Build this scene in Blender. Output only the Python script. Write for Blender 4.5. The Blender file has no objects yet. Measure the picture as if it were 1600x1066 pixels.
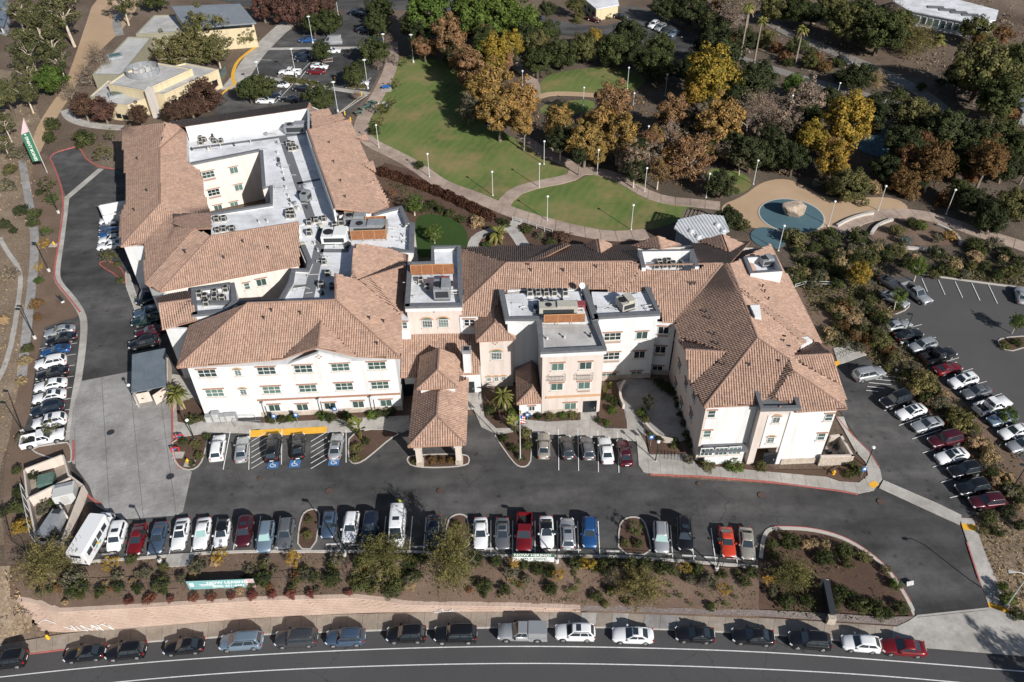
import bpy, bmesh, math, random
import numpy as np
from mathutils import Vector, Matrix
R = math.radians
random.seed(7); RNG = np.random.default_rng(7)
SC = bpy.context.scene
COL = SC.collection
# ------------------------------------------------------------------ camera
F_PX, CAM_H, IW, IH = 1270.0,86.0,1600.0,1066.0
VPX, VPY = 26.0,1459.0                      # where plumb lines meet, from the picture centre
PITCH = math.atan(F_PX / math.hypot(VPX, VPY)); ROLL = math.atan2(VPX, VPY)
FW = Vector((0, math.cos(PITCH),-math.sin(PITCH))); UP = Vector((0, math.sin(PITCH), math.cos(PITCH))); RT = Vector((1,0,0))
cd = bpy.data.cameras.new('camera'); cam = bpy.data.objects.new('camera', cd); COL.objects.link(cam)
cd.sensor_width = 36.0; cd.lens = F_PX / IW * 36.0; cd.clip_end = 6000; cd.clip_start = 0.5
cr, sr = math.cos(ROLL), math.sin(ROLL)
ex = RT * cr - UP * (sr); ey = RT * sr + UP * cr
M3 = Matrix((ex, ey, -FW)).transposed()
cam.matrix_world = Matrix.Translation((0,0, CAM_H)) @ M3.to_4x4()
SC.camera = cam
# ------------------------------------------------------------------ sky, sun, exposure
SUN_EL = R(30.0); SUNV = Vector((0.58 * math.cos(SUN_EL),-0.8146 * math.cos(SUN_EL), math.sin(SUN_EL)))
W = bpy.data.worlds.new('World'); SC.world = W; W.use_nodes = True
nt = W.node_tree; bg = nt.nodes['Background']; sk = nt.nodes.new('ShaderNodeTexSky')
sk.sky_type = 'NISHITA'; sk.sun_disc = False; sk.sun_elevation = SUN_EL; sk.sun_rotation = math.atan2(SUNV.x, SUNV.y)
sk.altitude = 150; nt.links.new(sk.outputs[0], bg.inputs[0]); bg.inputs[1].default_value = 0.06
sl = bpy.data.lights.new('sun', 'SUN'); sl.energy = 5.0; sl.angle = R(0.53); sl.color = (1.0,0.975,0.94)
so = bpy.data.objects.new('sun', sl); COL.objects.link(so); so.rotation_euler = SUNV.to_track_quat('Z', 'Y').to_euler(); so.location = (60,-60,120)
SC.view_settings.view_transform = 'Standard'; SC.view_settings.look = 'None'; SC.view_settings.exposure = 0.25; SC.view_settings.gamma = 1.0
SC.render.engine = 'CYCLES'; SC.cycles.max_bounces = 5; SC.cycles.diffuse_bounces = 2; SC.cycles.glossy_bounces = 2; SC.cycles.transparent_max_bounces = 6
# ------------------------------------------------------------------ picture point -> place on the site
def ray(px, py):
 x = px - IW / 2; y = py - IH / 2
 xr = cr * x - sr * y; yr = sr * x + cr * y
 return RT * xr - UP * yr + FW * F_PX
def G(px, py, z=0.0):
 r = ray(px, py); t = (z - CAM_H) / r.z
 return Vector((r.x * t, r.y * t, z))
ST_A, ST_B = -1.9,0.038                      # the street falls to the left
def zs(x): return ST_A + ST_B * x
def GS(px, py, dz=0.0):
 r = ray(px, py); t = (ST_A + dz - CAM_H) / (r.z - ST_B * r.x)
 return Vector((r.x * t, r.y * t, CAM_H + r.z * t))
def P(p):
 q = Vector(p) - Vector((0,0, CAM_H)); X = q.dot(RT); Y = -q.dot(UP); Z = q.dot(FW)
 xr = F_PX * X / Z; yr = F_PX * Y / Z
 return (IW / 2 + cr * xr + sr * yr, IH / 2 - sr * xr + cr * yr)
def pxm(px, py, z=0.0):                       # picture pixels per metre, across
 r = G(px, py, z) - Vector((0,0, CAM_H)); return F_PX / r.dot(FW)
class Slope:                                  # plane rising from an eave
 def __init__(s, p1, p2, q, z=10.3, k=0.33):
  s.a = G(*p1, z); b = G(*p2, z); d = (b - s.a); d.normalize(); n = Vector((-d.y, d.x, 0))
  if (G(*q, z) - s.a).dot(n) < 0: n = -n
  s.n, s.k, s.z, s.d = n, k, z, d
 def v(s, px, py, dz=0.0):
  r = ray(px, py); o = Vector((0,0, CAM_H)); oa = o - s.a
  t = (s.z + dz - CAM_H + s.k * (oa.x * s.n.x + oa.y * s.n.y)) / (r.z - s.k * (r.x * s.n.x + r.y * s.n.y))
  return o + r * t
class WallPlane:                              # vertical plane through two base points
 def __init__(s, a, b):
  s.a = Vector((a[0], a[1],0)); b = Vector((b[0], b[1],0)); s.d = (b - s.a).normalized(); s.n = Vector((s.d.y, -s.d.x, 0))
  if s.n.y > 0 and abs(s.n.y) > 0.05: s.n = -s.n
  s.ang = math.atan2(s.n.y, s.n.x) + math.pi / 2
 def hit(s, px, py):
  r = ray(px, py); o = Vector((0,0, CAM_H)); t = (s.a - o).dot(s.n) / r.dot(s.n)
  return o + r * t
# ------------------------------------------------------------------ materials
def srgb(r, g, b):
 f = lambda c: (c / 255 / 12.92) if c <= 10 else ((c / 255 + 0.055) / 1.055) ** 2.4
 return (f(r), f(g), f(b),1)
MATS = {}
def nodes_of(name):
 m = bpy.data.materials.new(name); m.use_nodes = True; t = m.node_tree; b = t.nodes['Principled BSDF']; MATS[name] = m
 return m, t, b
def coords(t, scale=1.0, obj=False):
 c = t.nodes.new('ShaderNodeTexCoord' if obj else 'ShaderNodeNewGeometry')
 mp = t.nodes.new('ShaderNodeMapping'); t.links.new(c.outputs['Object' if obj else 'Position'], mp.inputs[0]); mp.inputs['Scale'].default_value = (scale, scale, scale) if not isinstance(scale, tuple) else scale
 return mp.outputs[0]
def noise(t, vec, s, det=4, rough=0.6):
 n = t.nodes.new('ShaderNodeTexNoise'); t.links.new(vec, n.inputs['Vector']); n.inputs['Scale'].default_value = s; n.inputs['Detail'].default_value = det; n.inputs['Roughness'].default_value = rough
 return n.outputs['Fac']
def ramp(t, fac, stops):
 r = t.nodes.new('ShaderNodeValToRGB'); t.links.new(fac, r.inputs[0]); e = r.color_ramp.elements
 while len(e) < len(stops): e.new(0.5)
 for k, (p, c) in enumerate(stops): e[k].position = p; e[k].color = c if len(c) == 4 else (*c, 1)
 return r.outputs[0]
def mix(t, a, b, fac, mode='MIX'):
 m = t.nodes.new('ShaderNodeMix'); m.data_type = 'RGBA'; m.blend_type = mode
 for s, v in ((m.inputs[6], a),(m.inputs[7], b),(m.inputs[0], fac)):
  if hasattr(v, 'links') or hasattr(v, 'is_linked'): t.links.new(v, s)
  else: s.default_value = v
 return m.outputs[2]
def math_(t, op, a, b=0.0):
 m = t.nodes.new('ShaderNodeMath'); m.operation = op
 for s, v in ((m.inputs[0], a),(m.inputs[1], b)):
  if hasattr(v, 'is_linked'): t.links.new(v, s)
  else: s.default_value = v
 return m.outputs[0]
def bump(t, b, h, strength=0.3, dist=0.05):
 n = t.nodes.new('ShaderNodeBump'); n.inputs['Strength'].default_value = strength; n.inputs['Distance'].default_value = dist
 t.links.new(h, n.inputs['Height']); t.links.new(n.outputs[0], b.inputs['Normal'])
def plain(name, col, rough=0.6, metal=0.0, spec=0.4, coat=0.0, var=0.0, vs=1.5):
 m, t, b = nodes_of(name); col = col if len(col) == 4 else (*col, 1)
 b.inputs['Roughness'].default_value = rough; b.inputs['Metallic'].default_value = metal; b.inputs['Specular IOR Level'].default_value = spec
 if coat: b.inputs['Coat Weight'].default_value = coat; b.inputs['Coat Roughness'].default_value = 0.05
 if var:
  n = noise(t, coords(t), vs, 5); lo = tuple(c * (1 - var) for c in col[:3]); hi = tuple(min(1, c * (1 + var)) for c in col[:3])
  t.links.new(ramp(t, n, [(0.3, lo),(0.7, hi)]), b.inputs['Base Color'])
 else: b.inputs['Base Color'].default_value = col
 return m
def ground(name, stops, s1=0.15, s2=3.0, rough=0.95, mixf=0.5, bumpy=0.3, extra=None):
 m, t, b = nodes_of(name); v = coords(t); n1 = noise(t, v, s1,5); n2 = noise(t, v, s2,6,0.7)
 f = math_(t, 'ADD', math_(t, 'MULTIPLY', n1,1 - mixf), math_(t, 'MULTIPLY', n2, mixf))
 c = ramp(t, f, stops)
 if extra: c = extra(t, v, c)
 t.links.new(c, b.inputs['Base Color']); b.inputs['Roughness'].default_value = rough; b.inputs['Specular IOR Level'].default_value = 0.2
 if bumpy: bump(t, b, n2, bumpy, 0.08)
 return m
def cracks(t, v, c, scale=0.22, width=0.006, amt=0.55):
 w = t.nodes.new('ShaderNodeTexVoronoi'); w.feature = 'DISTANCE_TO_EDGE'; w.inputs['Scale'].default_value = scale
 nz = t.nodes.new('ShaderNodeTexNoise'); nz.inputs['Scale'].default_value = 0.7; t.links.new(v, nz.inputs['Vector'])
 vm = t.nodes.new('ShaderNodeVectorMath'); vm.operation = 'MULTIPLY_ADD'; t.links.new(nz.outputs['Color'], vm.inputs[0]); vm.inputs[1].default_value = (2.5,2.5,0); t.links.new(v, vm.inputs[2])
 t.links.new(vm.outputs[0], w.inputs['Vector'])
 k = ramp(t, w.outputs[0],[(0.0,(1,1,1)),(width, (0,0,0))]); msk = ramp(t, noise(t, v, 0.05,2),[(0.5,(0,0,0)),(0.62,(1,1,1))])
 f = math_(t, 'MULTIPLY', math_(t, 'MULTIPLY', k, msk), amt)
 return mix(t, c, (0.012,0.011,0.011,1), f)
def asph_extra(t, v, c):
 lg = ramp(t, noise(t, coords(t, (0.035,0.16,1)),1.0,5,0.6),[(0.38,(0.70,0.70,0.70)),(0.5,(1,1,1)),(0.64,(1.42,1.40,1.38))]); c = mix(t, c, lg, 0.9, 'MULTIPLY')
 w = t.nodes.new('ShaderNodeTexVoronoi'); w.inputs['Scale'].default_value = 0.42; t.links.new(v, w.inputs['Vector']); oil = ramp(t, math_(t, 'ADD', w.outputs['Distance'], math_(t, 'MULTIPLY', noise(t, v, 3.0,3),0.25)),[(0.16,(0.45,0.45,0.45)),(0.30,(1,1,1))]); c = mix(t, c, oil, 0.8, 'MULTIPLY')
 st = ramp(t, noise(t, v, 0.33,5,0.65),[(0.42,(1,1,1)),(0.72,(0.5,0.5,0.5))]); c = mix(t, c, st, 0.85, 'MULTIPLY')
 return cracks(t, v, c, 0.13,0.006,0.7)
ground('asphalt', [(0.32,(0.063,0.061,0.060)),(0.52,(0.090,0.087,0.085)),(0.72,(0.122,0.117,0.113))],0.06,5.0,0.85,0.35,0.15, asph_extra)
ground('asphalt_new', [(0.3,(0.075,0.072,0.071)),(0.7,(0.100,0.097,0.095))],0.08,5.0,0.85,0.3,0.15)
ground('asphalt_street', [(0.3,(0.064,0.062,0.063)),(0.7,(0.096,0.093,0.093))],0.05,4.0,0.85,0.3,0.15, lambda t, v, c: cracks(t, v, c, 0.2,0.010,0.75))
def conc_extra(t, v, c):
 c = mix(t, c, ramp(t, noise(t, v, 0.16,7,0.75),[(0.40,(0.72,0.71,0.70)),(0.58,(1.05,1.05,1.05))]),0.9, 'MULTIPLY')
 st = ramp(t, noise(t, v, 0.5,6,0.7),[(0.45,(1,1,1)),(0.75,(0.72,0.70,0.68))]); return mix(t, c, st, 0.8, 'MULTIPLY')
ground('concrete', [(0.3,(0.40,0.375,0.34)),(0.7,(0.52,0.49,0.45))],0.12,3.0,0.85,0.5,0.1, conc_extra)
ground('concrete_grey', [(0.3,(0.27,0.26,0.25)),(0.7,(0.40,0.385,0.37))],0.18,3.0,0.85,0.5,0.1, conc_extra)
ground('walk_tan', [(0.3,(0.36,0.275,0.22)),(0.7,(0.47,0.37,0.31))],0.1,3.0,0.9,0.5,0.1, conc_extra)
ground('sidewalk', [(0.3,(0.30,0.25,0.20)),(0.7,(0.42,0.36,0.30))],0.12,3.0,0.9,0.5,0.1, conc_extra)
ground('mulch', [(0.28,(0.055,0.034,0.024)),(0.5,(0.105,0.065,0.047)),(0.72,(0.17,0.108,0.078))],0.25,7.0,0.95,0.6,0.8)
ground('bed_soil', [(0.28,(0.085,0.056,0.041)),(0.5,(0.165,0.112,0.082)),(0.75,(0.275,0.20,0.15))],0.2,6.0,0.95,0.55,0.8)
ground('dirt', [(0.3,(0.055,0.040,0.030)),(0.5,(0.135,0.098,0.072)),(0.70,(0.27,0.205,0.155))],0.05,2.0,0.95,0.5,0.6)
ground('dry_hill', [(0.3,(0.075,0.055,0.038)),(0.5,(0.215,0.160,0.112)),(0.68,(0.39,0.305,0.225))],0.16,3.0,0.95,0.6,0.8)
ground('sand', [(0.3,(0.37,0.25,0.155)),(0.7,(0.50,0.36,0.235))],0.1,3.0,0.95,0.4,0.3)
ground('litter', [(0.3,(0.045,0.037,0.027)),(0.5,(0.105,0.082,0.061)),(0.66,(0.20,0.158,0.127)),(0.8,(0.30,0.25,0.22))],0.1,2.5,0.95,0.6,0.7)
ground('gravel', [(0.3,(0.10,0.08,0.072)),(0.5,(0.25,0.205,0.185)),(0.7,(0.46,0.39,0.36))],0.3,6.0,0.95,0.75,1.0)
ground('road_grey', [(0.3,(0.16,0.145,0.13)),(0.7,(0.27,0.245,0.22))],0.1,2.0,0.9,0.4,0.2)
def lawn_extra(t, v, c):
 mp = t.nodes.new('ShaderNodeMapping'); t.links.new(v, mp.inputs[0]); mp.inputs['Rotation'].default_value = (0,0, R(24))
 w = t.nodes.new('ShaderNodeTexWave'); w.inputs['Scale'].default_value = 0.17; w.inputs['Distortion'].default_value = 6.0; w.inputs['Detail'].default_value = 4; t.links.new(mp.outputs[0], w.inputs['Vector'])
 c = mix(t, c, (0.19,0.185,0.065,1), math_(t, 'MULTIPLY', w.outputs['Fac'],0.33))
 k = ramp(t, noise(t, v, 0.085,7,0.7),[(0.47,(0,0,0)),(0.66,(1,1,1))]); return mix(t, c, (0.30,0.20,0.105,1), math_(t, 'MULTIPLY', k, 0.7))
ground('lawn', [(0.3,(0.050,0.092,0.022)),(0.5,(0.108,0.158,0.042)),(0.72,(0.185,0.212,0.072))],0.06,3.0,0.95,0.35,0.5, lawn_extra)
ground('turf', [(0.3,(0.030,0.058,0.014)),(0.7,(0.045,0.080,0.020))],0.2,6.0,0.95,0.5,0.3)
ground('pad_blue', [(0.3,(0.062,0.115,0.14)),(0.7,(0.092,0.155,0.18))],0.2,3.0,0.8,0.5,0.1)
plain('paint_white', (0.70,0.70,0.68),0.7, var=0.18, vs=3); plain('paint_red', (0.40,0.115,0.10),0.75, var=0.25, vs=2); plain('paint_yellow', (0.75,0.40,0.04),0.7, var=0.1); plain('paint_blue', (0.055,0.16,0.36),0.7, var=0.2)
ground('kerb', [(0.3,(0.40,0.37,0.33)),(0.7,(0.55,0.51,0.46))],0.3,3,0.85,0.5,0.1)
def stucco(name, col):
 m, t, b = nodes_of(name); v = coords(t); n = noise(t, v, 0.6,6,0.7)
 vs_ = noise(t, coords(t, (1.4,1.4,0.10)),1.0,4)
 c = ramp(t, n, [(0.25, tuple(x * 0.90 for x in col)),(0.7, col)]); c = mix(t, c, ramp(t, vs_, [(0.35,(0.86,0.85,0.83)),(0.55,(1,1,1))]),0.8, 'MULTIPLY')
 t.links.new(c, b.inputs['Base Color']); b.inputs['Roughness'].default_value = 0.9; b.inputs['Specular IOR Level'].default_value = 0.2; bump(t, b, noise(t, v, 9,4),0.25,0.02)
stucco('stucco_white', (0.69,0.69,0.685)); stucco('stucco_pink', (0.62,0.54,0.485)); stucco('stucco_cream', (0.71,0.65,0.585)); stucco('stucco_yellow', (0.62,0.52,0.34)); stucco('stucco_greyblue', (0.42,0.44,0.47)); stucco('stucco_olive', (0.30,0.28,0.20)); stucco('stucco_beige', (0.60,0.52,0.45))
def flat_extra(t, v, c):
 br = t.nodes.new('ShaderNodeTexBrick'); br.offset = 0.0; br.inputs['Scale'].default_value = 0.42; br.inputs['Mortar Size'].default_value = 0.012; br.inputs['Mortar Smooth'].default_value = 0.3; br.inputs['Color1'].default_value = (1,1,1,1); br.inputs['Color2'].default_value = (0.95,0.95,0.96,1); br.inputs['Mortar'].default_value = (0.70,0.70,0.71,1); br.inputs['Brick Width'].default_value = 2.6; br.inputs['Row Height'].default_value = 0.9; t.links.new(v, br.inputs['Vector']); c = mix(t, c, br.outputs['Color'],1.0, 'MULTIPLY')
 pd = ramp(t, noise(t, v, 0.13,6,0.7),[(0.36,(0.70,0.69,0.67)),(0.52,(1.04,1.04,1.04))]); c = mix(t, c, pd, 0.8, 'MULTIPLY')
 st = ramp(t, noise(t, v, 0.35,6,0.7),[(0.40,(1,1,1)),(0.75,(0.66,0.65,0.63))]); return mix(t, c, st, 0.7, 'MULTIPLY')
ground('roof_flat', [(0.3,(0.66,0.67,0.69)),(0.7,(0.80,0.81,0.825))],0.1,1.5,0.7,0.4,0.1, flat_extra)
ground('roof_grey', [(0.3,(0.12,0.125,0.135)),(0.7,(0.185,0.19,0.20))],0.2,2,0.7,0.4,0.1)
ground('roof_flat_warm', [(0.3,(0.43,0.42,0.40)),(0.7,(0.56,0.55,0.53))],0.1,1.5,0.8,0.4,0.1, flat_extra)
plain('parapet', (0.13,0.135,0.145),0.7, var=0.15)
m, t, b = nodes_of('tile'); gi = t.nodes.new('ShaderNodeNewGeometry')
c = ramp(t, gi.outputs['Random Per Island'],[(0.0,(0.355,0.229,0.167)),(0.3,(0.395,0.257,0.188)),(0.6,(0.425,0.281,0.207)),(0.85,(0.46,0.314,0.237)),(1.0,(0.33,0.219,0.168))])
c = mix(t, c, ramp(t, noise(t, coords(t),0.35,4),[(0.3,(0.84,0.84,0.86)),(0.7,(1.06,1.02,1.0))]),1.0, 'MULTIPLY')
c = mix(t, c, ramp(t, noise(t, coords(t),1.3,5,0.7),[(0.38,(0.80,0.79,0.78)),(0.6,(1,1,1))]),0.8, 'MULTIPLY')
t.links.new(c, b.inputs['Base Color']); b.inputs['Roughness'].default_value = 0.85
plain('tile_bed', (0.085,0.058,0.046),0.9, var=0.2); plain('ridge_tile', (0.26,0.165,0.125),0.85, var=0.25, vs=3)
plain('trim_brown', (0.33,0.18,0.12),0.8, var=0.1); plain('trim_grey', (0.34,0.25,0.21),0.8); plain('trim_tan', (0.50,0.30,0.17),0.8)
plain('frame_white', (0.72,0.72,0.70),0.5)
m, t, b = nodes_of('glass'); gi = t.nodes.new('ShaderNodeObjectInfo')
t.links.new(ramp(t, gi.outputs['Random'],[(0.0,(0.018,0.028,0.028)),(0.5,(0.05,0.085,0.075)),(1.0,(0.13,0.20,0.17))]), b.inputs['Base Color']); b.inputs['Roughness'].default_value = 0.06; b.inputs['Specular IOR Level'].default_value = 0.7
plain('glass_dark', (0.012,0.016,0.02),0.05, spec=0.8); plain('car_glass', (0.025,0.034,0.042),0.04, spec=0.9, coat=0.5); plain('sun_shade', (0.28,0.42,0.40),0.3)
ground('stone', [(0.3,(0.25,0.20,0.15)),(0.5,(0.45,0.38,0.31)),(0.7,(0.60,0.53,0.45))],1.2,4,0.9,0.6,0.8)
plain('metal_grey', (0.32,0.33,0.34),0.5,0.3, var=0.15); plain('metal_light', (0.52,0.51,0.49),0.5,0.2, var=0.12); plain('metal_dark', (0.05,0.055,0.06),0.5,0.3); plain('fan_black', (0.02,0.02,0.022),0.6); plain('metal_beige', (0.46,0.43,0.37),0.55,0.1, var=0.1)
plain('screen_orange', (0.27,0.115,0.052),0.7, var=0.2, vs=2); plain('wood_orange', (0.50,0.27,0.12),0.8); plain('red_box', (0.24,0.05,0.06),0.6)
plain('pole_white', (0.52,0.52,0.50),0.5); plain('pole_dark', (0.025,0.035,0.032),0.5,0.2); plain('lamp_head', (0.75,0.75,0.73),0.4); plain('base_conc', (0.55,0.53,0.50),0.85, var=0.1)
plain('green_banner', (0.030,0.14,0.075),0.7); plain('pink_banner', (0.60,0.40,0.42),0.7); plain('teal_banner', (0.20,0.40,0.41),0.6); plain('banner_white', (0.78,0.78,0.76),0.7); plain('hire_green', (0.055,0.13,0.085),0.6); plain('photo_pink', (0.55,0.42,0.43),0.7, var=0.35, vs=4)
plain('tyre', (0.015,0.015,0.016),0.85); plain('rim', (0.45,0.46,0.47),0.3,0.7); plain('plastic_black', (0.02,0.02,0.022),0.6); plain('head_lamp', (0.75,0.77,0.80),0.15, spec=0.8); plain('tail_lamp', (0.30,0.012,0.012),0.25)
plain('yellow_hydrant', (0.75,0.42,0.02),0.5); plain('manhole', (0.085,0.055,0.045),0.8, var=0.2); plain('red_pipe', (0.50,0.04,0.04),0.5); plain('green_bin', (0.10,0.16,0.13),0.6, var=0.2); plain('sign_blue', (0.03,0.15,0.45),0.5); plain('wood_grey', (0.19,0.15,0.12),0.9, var=0.2); plain('wood_dark', (0.09,0.055,0.04),0.8)
def ribbed(name, lo, hi, ang, per):
 m, t, b = nodes_of(name); v = coords(t); mp = t.nodes.new('ShaderNodeMapping'); t.links.new(v, mp.inputs[0]); mp.inputs['Rotation'].default_value = (0,0, ang)
 n = noise(t, mp.outputs[0],0.7,4); t.links.new(ramp(t, n, [(0.3, lo),(0.7, hi)]), b.inputs['Base Color']); b.inputs['Roughness'].default_value = 0.45; b.inputs['Metallic'].default_value = 0.3
ribbed('seam_grey', (0.24,0.26,0.28),(0.30,0.32,0.34),0,1); ribbed('seam_white', (0.52,0.54,0.55),(0.66,0.67,0.68),0,1); ribbed('seam_slate', (0.17,0.205,0.235),(0.235,0.27,0.30),0,1)
ground('block_pink', [(0.3,(0.40,0.29,0.225)),(0.55,(0.55,0.415,0.335)),(0.75,(0.64,0.51,0.425))],0.4,5,0.9,0.5,0.4)
m, t, b = nodes_of('boulder'); v = coords(t); t.links.new(ramp(t, noise(t, coords(t, (1,1,0.3)),0.9,6,0.7),[(0.3,(0.16,0.11,0.08)),(0.5,(0.40,0.31,0.235)),(0.7,(0.55,0.46,0.37))]), b.inputs['Base Color']); b.inputs['Roughness'].default_value = 0.9; bump(t, b, noise(t, v, 3,6),0.8,0.2)
# foliage
def leafmat(name, cols, tr=0.16, ns=0.45):
 m = bpy.data.materials.new(name); m.use_nodes = True; t = m.node_tree; t.nodes.clear(); MATS[name] = m
 gi = t.nodes.new('ShaderNodeNewGeometry'); oi = t.nodes.new('ShaderNodeObjectInfo')
 n = len(cols); c = ramp(t, gi.outputs['Random Per Island'],[(k / max(1, n - 1), cols[k]) for k in range(n)])
 pn = noise(t, coords(t), ns, 3); c2 = ramp(t, pn, [(0.36,(0.62,0.64,0.62)),(0.64,(1.3,1.22,1.08))]); c = mix(t, c, c2,1.0, 'MULTIPLY')
 h = t.nodes.new('ShaderNodeHueSaturation'); t.links.new(c, h.inputs['Color']); t.links.new(oi.outputs['Random'], h.inputs['Hue'])
 hm = t.nodes.new('ShaderNodeMapRange'); t.links.new(oi.outputs['Random'], hm.inputs[0]); hm.inputs[3].default_value = 0.487; hm.inputs[4].default_value = 0.513; t.links.new(hm.outputs[0], h.inputs['Hue'])
 vm = t.nodes.new('ShaderNodeMapRange'); t.links.new(oi.outputs['Random'], vm.inputs[0]); vm.inputs[3].default_value = 1.15; vm.inputs[4].default_value = 0.85; t.links.new(vm.outputs[0], h.inputs['Value'])
 d = t.nodes.new('ShaderNodeBsdfDiffuse'); tl = t.nodes.new('ShaderNodeBsdfTranslucent'); ms = t.nodes.new('ShaderNodeMixShader'); ms.inputs[0].default_value = tr
 t.links.new(h.outputs[0], d.inputs[0]); t.links.new(h.outputs[0], tl.inputs[0]); t.links.new(d.outputs[0], ms.inputs[1]); t.links.new(tl.outputs[0], ms.inputs[2])
 o = t.nodes.new('ShaderNodeOutputMaterial'); t.links.new(ms.outputs[0], o.inputs[0])
leafmat('leaf_euc', [(0.058,0.070,0.034),(0.095,0.104,0.050),(0.15,0.138,0.072)])
leafmat('leaf_oak', [(0.034,0.048,0.022),(0.060,0.076,0.032),(0.105,0.114,0.050)])
leafmat('leaf_dark', [(0.028,0.038,0.020),(0.048,0.060,0.031),(0.082,0.092,0.046)])
leafmat('leaf_green', [(0.050,0.085,0.022),(0.085,0.130,0.034),(0.135,0.175,0.050)])
leafmat('leaf_olive', [(0.070,0.078,0.034),(0.118,0.120,0.052),(0.18,0.166,0.076)])
leafmat('leaf_orange', [(0.13,0.092,0.036),(0.26,0.162,0.060),(0.42,0.25,0.082),(0.19,0.150,0.056),(0.34,0.24,0.125)])
leafmat('leaf_brown', [(0.13,0.078,0.044),(0.22,0.135,0.074),(0.33,0.215,0.118)])
leafmat('leaf_gold', [(0.14,0.120,0.034),(0.29,0.195,0.046),(0.43,0.265,0.056),(0.17,0.160,0.044)])
leafmat('leaf_yellow', [(0.26,0.155,0.025),(0.42,0.26,0.040),(0.54,0.36,0.08)])
leafmat('leaf_redbrown', [(0.060,0.036,0.032),(0.105,0.062,0.050),(0.150,0.090,0.070)])
leafmat('leaf_bare', [(0.14,0.108,0.086),(0.23,0.185,0.148),(0.33,0.265,0.21)])
leafmat('leaf_grey', [(0.095,0.090,0.062),(0.155,0.145,0.100),(0.215,0.20,0.145)])
leafmat('leaf_palo', [(0.095,0.088,0.036),(0.165,0.150,0.062),(0.245,0.220,0.100)])
leafmat('leaf_straw', [(0.24,0.17,0.095),(0.38,0.28,0.165),(0.50,0.39,0.25)])
leafmat('leaf_rust', [(0.10,0.056,0.030),(0.165,0.095,0.048),(0.24,0.145,0.075)])
leafmat('leaf_hedge', [(0.035,0.018,0.014),(0.070,0.036,0.026),(0.115,0.062,0.042)])
leafmat('leaf_red', [(0.10,0.035,0.032),(0.20,0.075,0.065),(0.28,0.13,0.10)])
leafmat('leaf_palm', [(0.085,0.100,0.030),(0.150,0.160,0.050),(0.235,0.215,0.080)])
leafmat('leaf_agave', [(0.10,0.135,0.135),(0.15,0.19,0.19)])
leafmat('leaf_grass', [(0.055,0.075,0.022),(0.095,0.110,0.036),(0.15,0.145,0.055)])
plain('bark_pale', (0.50,0.42,0.33),0.9, var=0.25, vs=1.2); plain('bark_grey', (0.20,0.165,0.13),0.9, var=0.25); plain('bark_dark', (0.10,0.075,0.055),0.9, var=0.2); plain('bark_palm', (0.26,0.21,0.165),0.9, var=0.2, vs=4); plain('twig', (0.30,0.245,0.205),0.9, var=0.2)
def M(n): return MATS[n]
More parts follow.
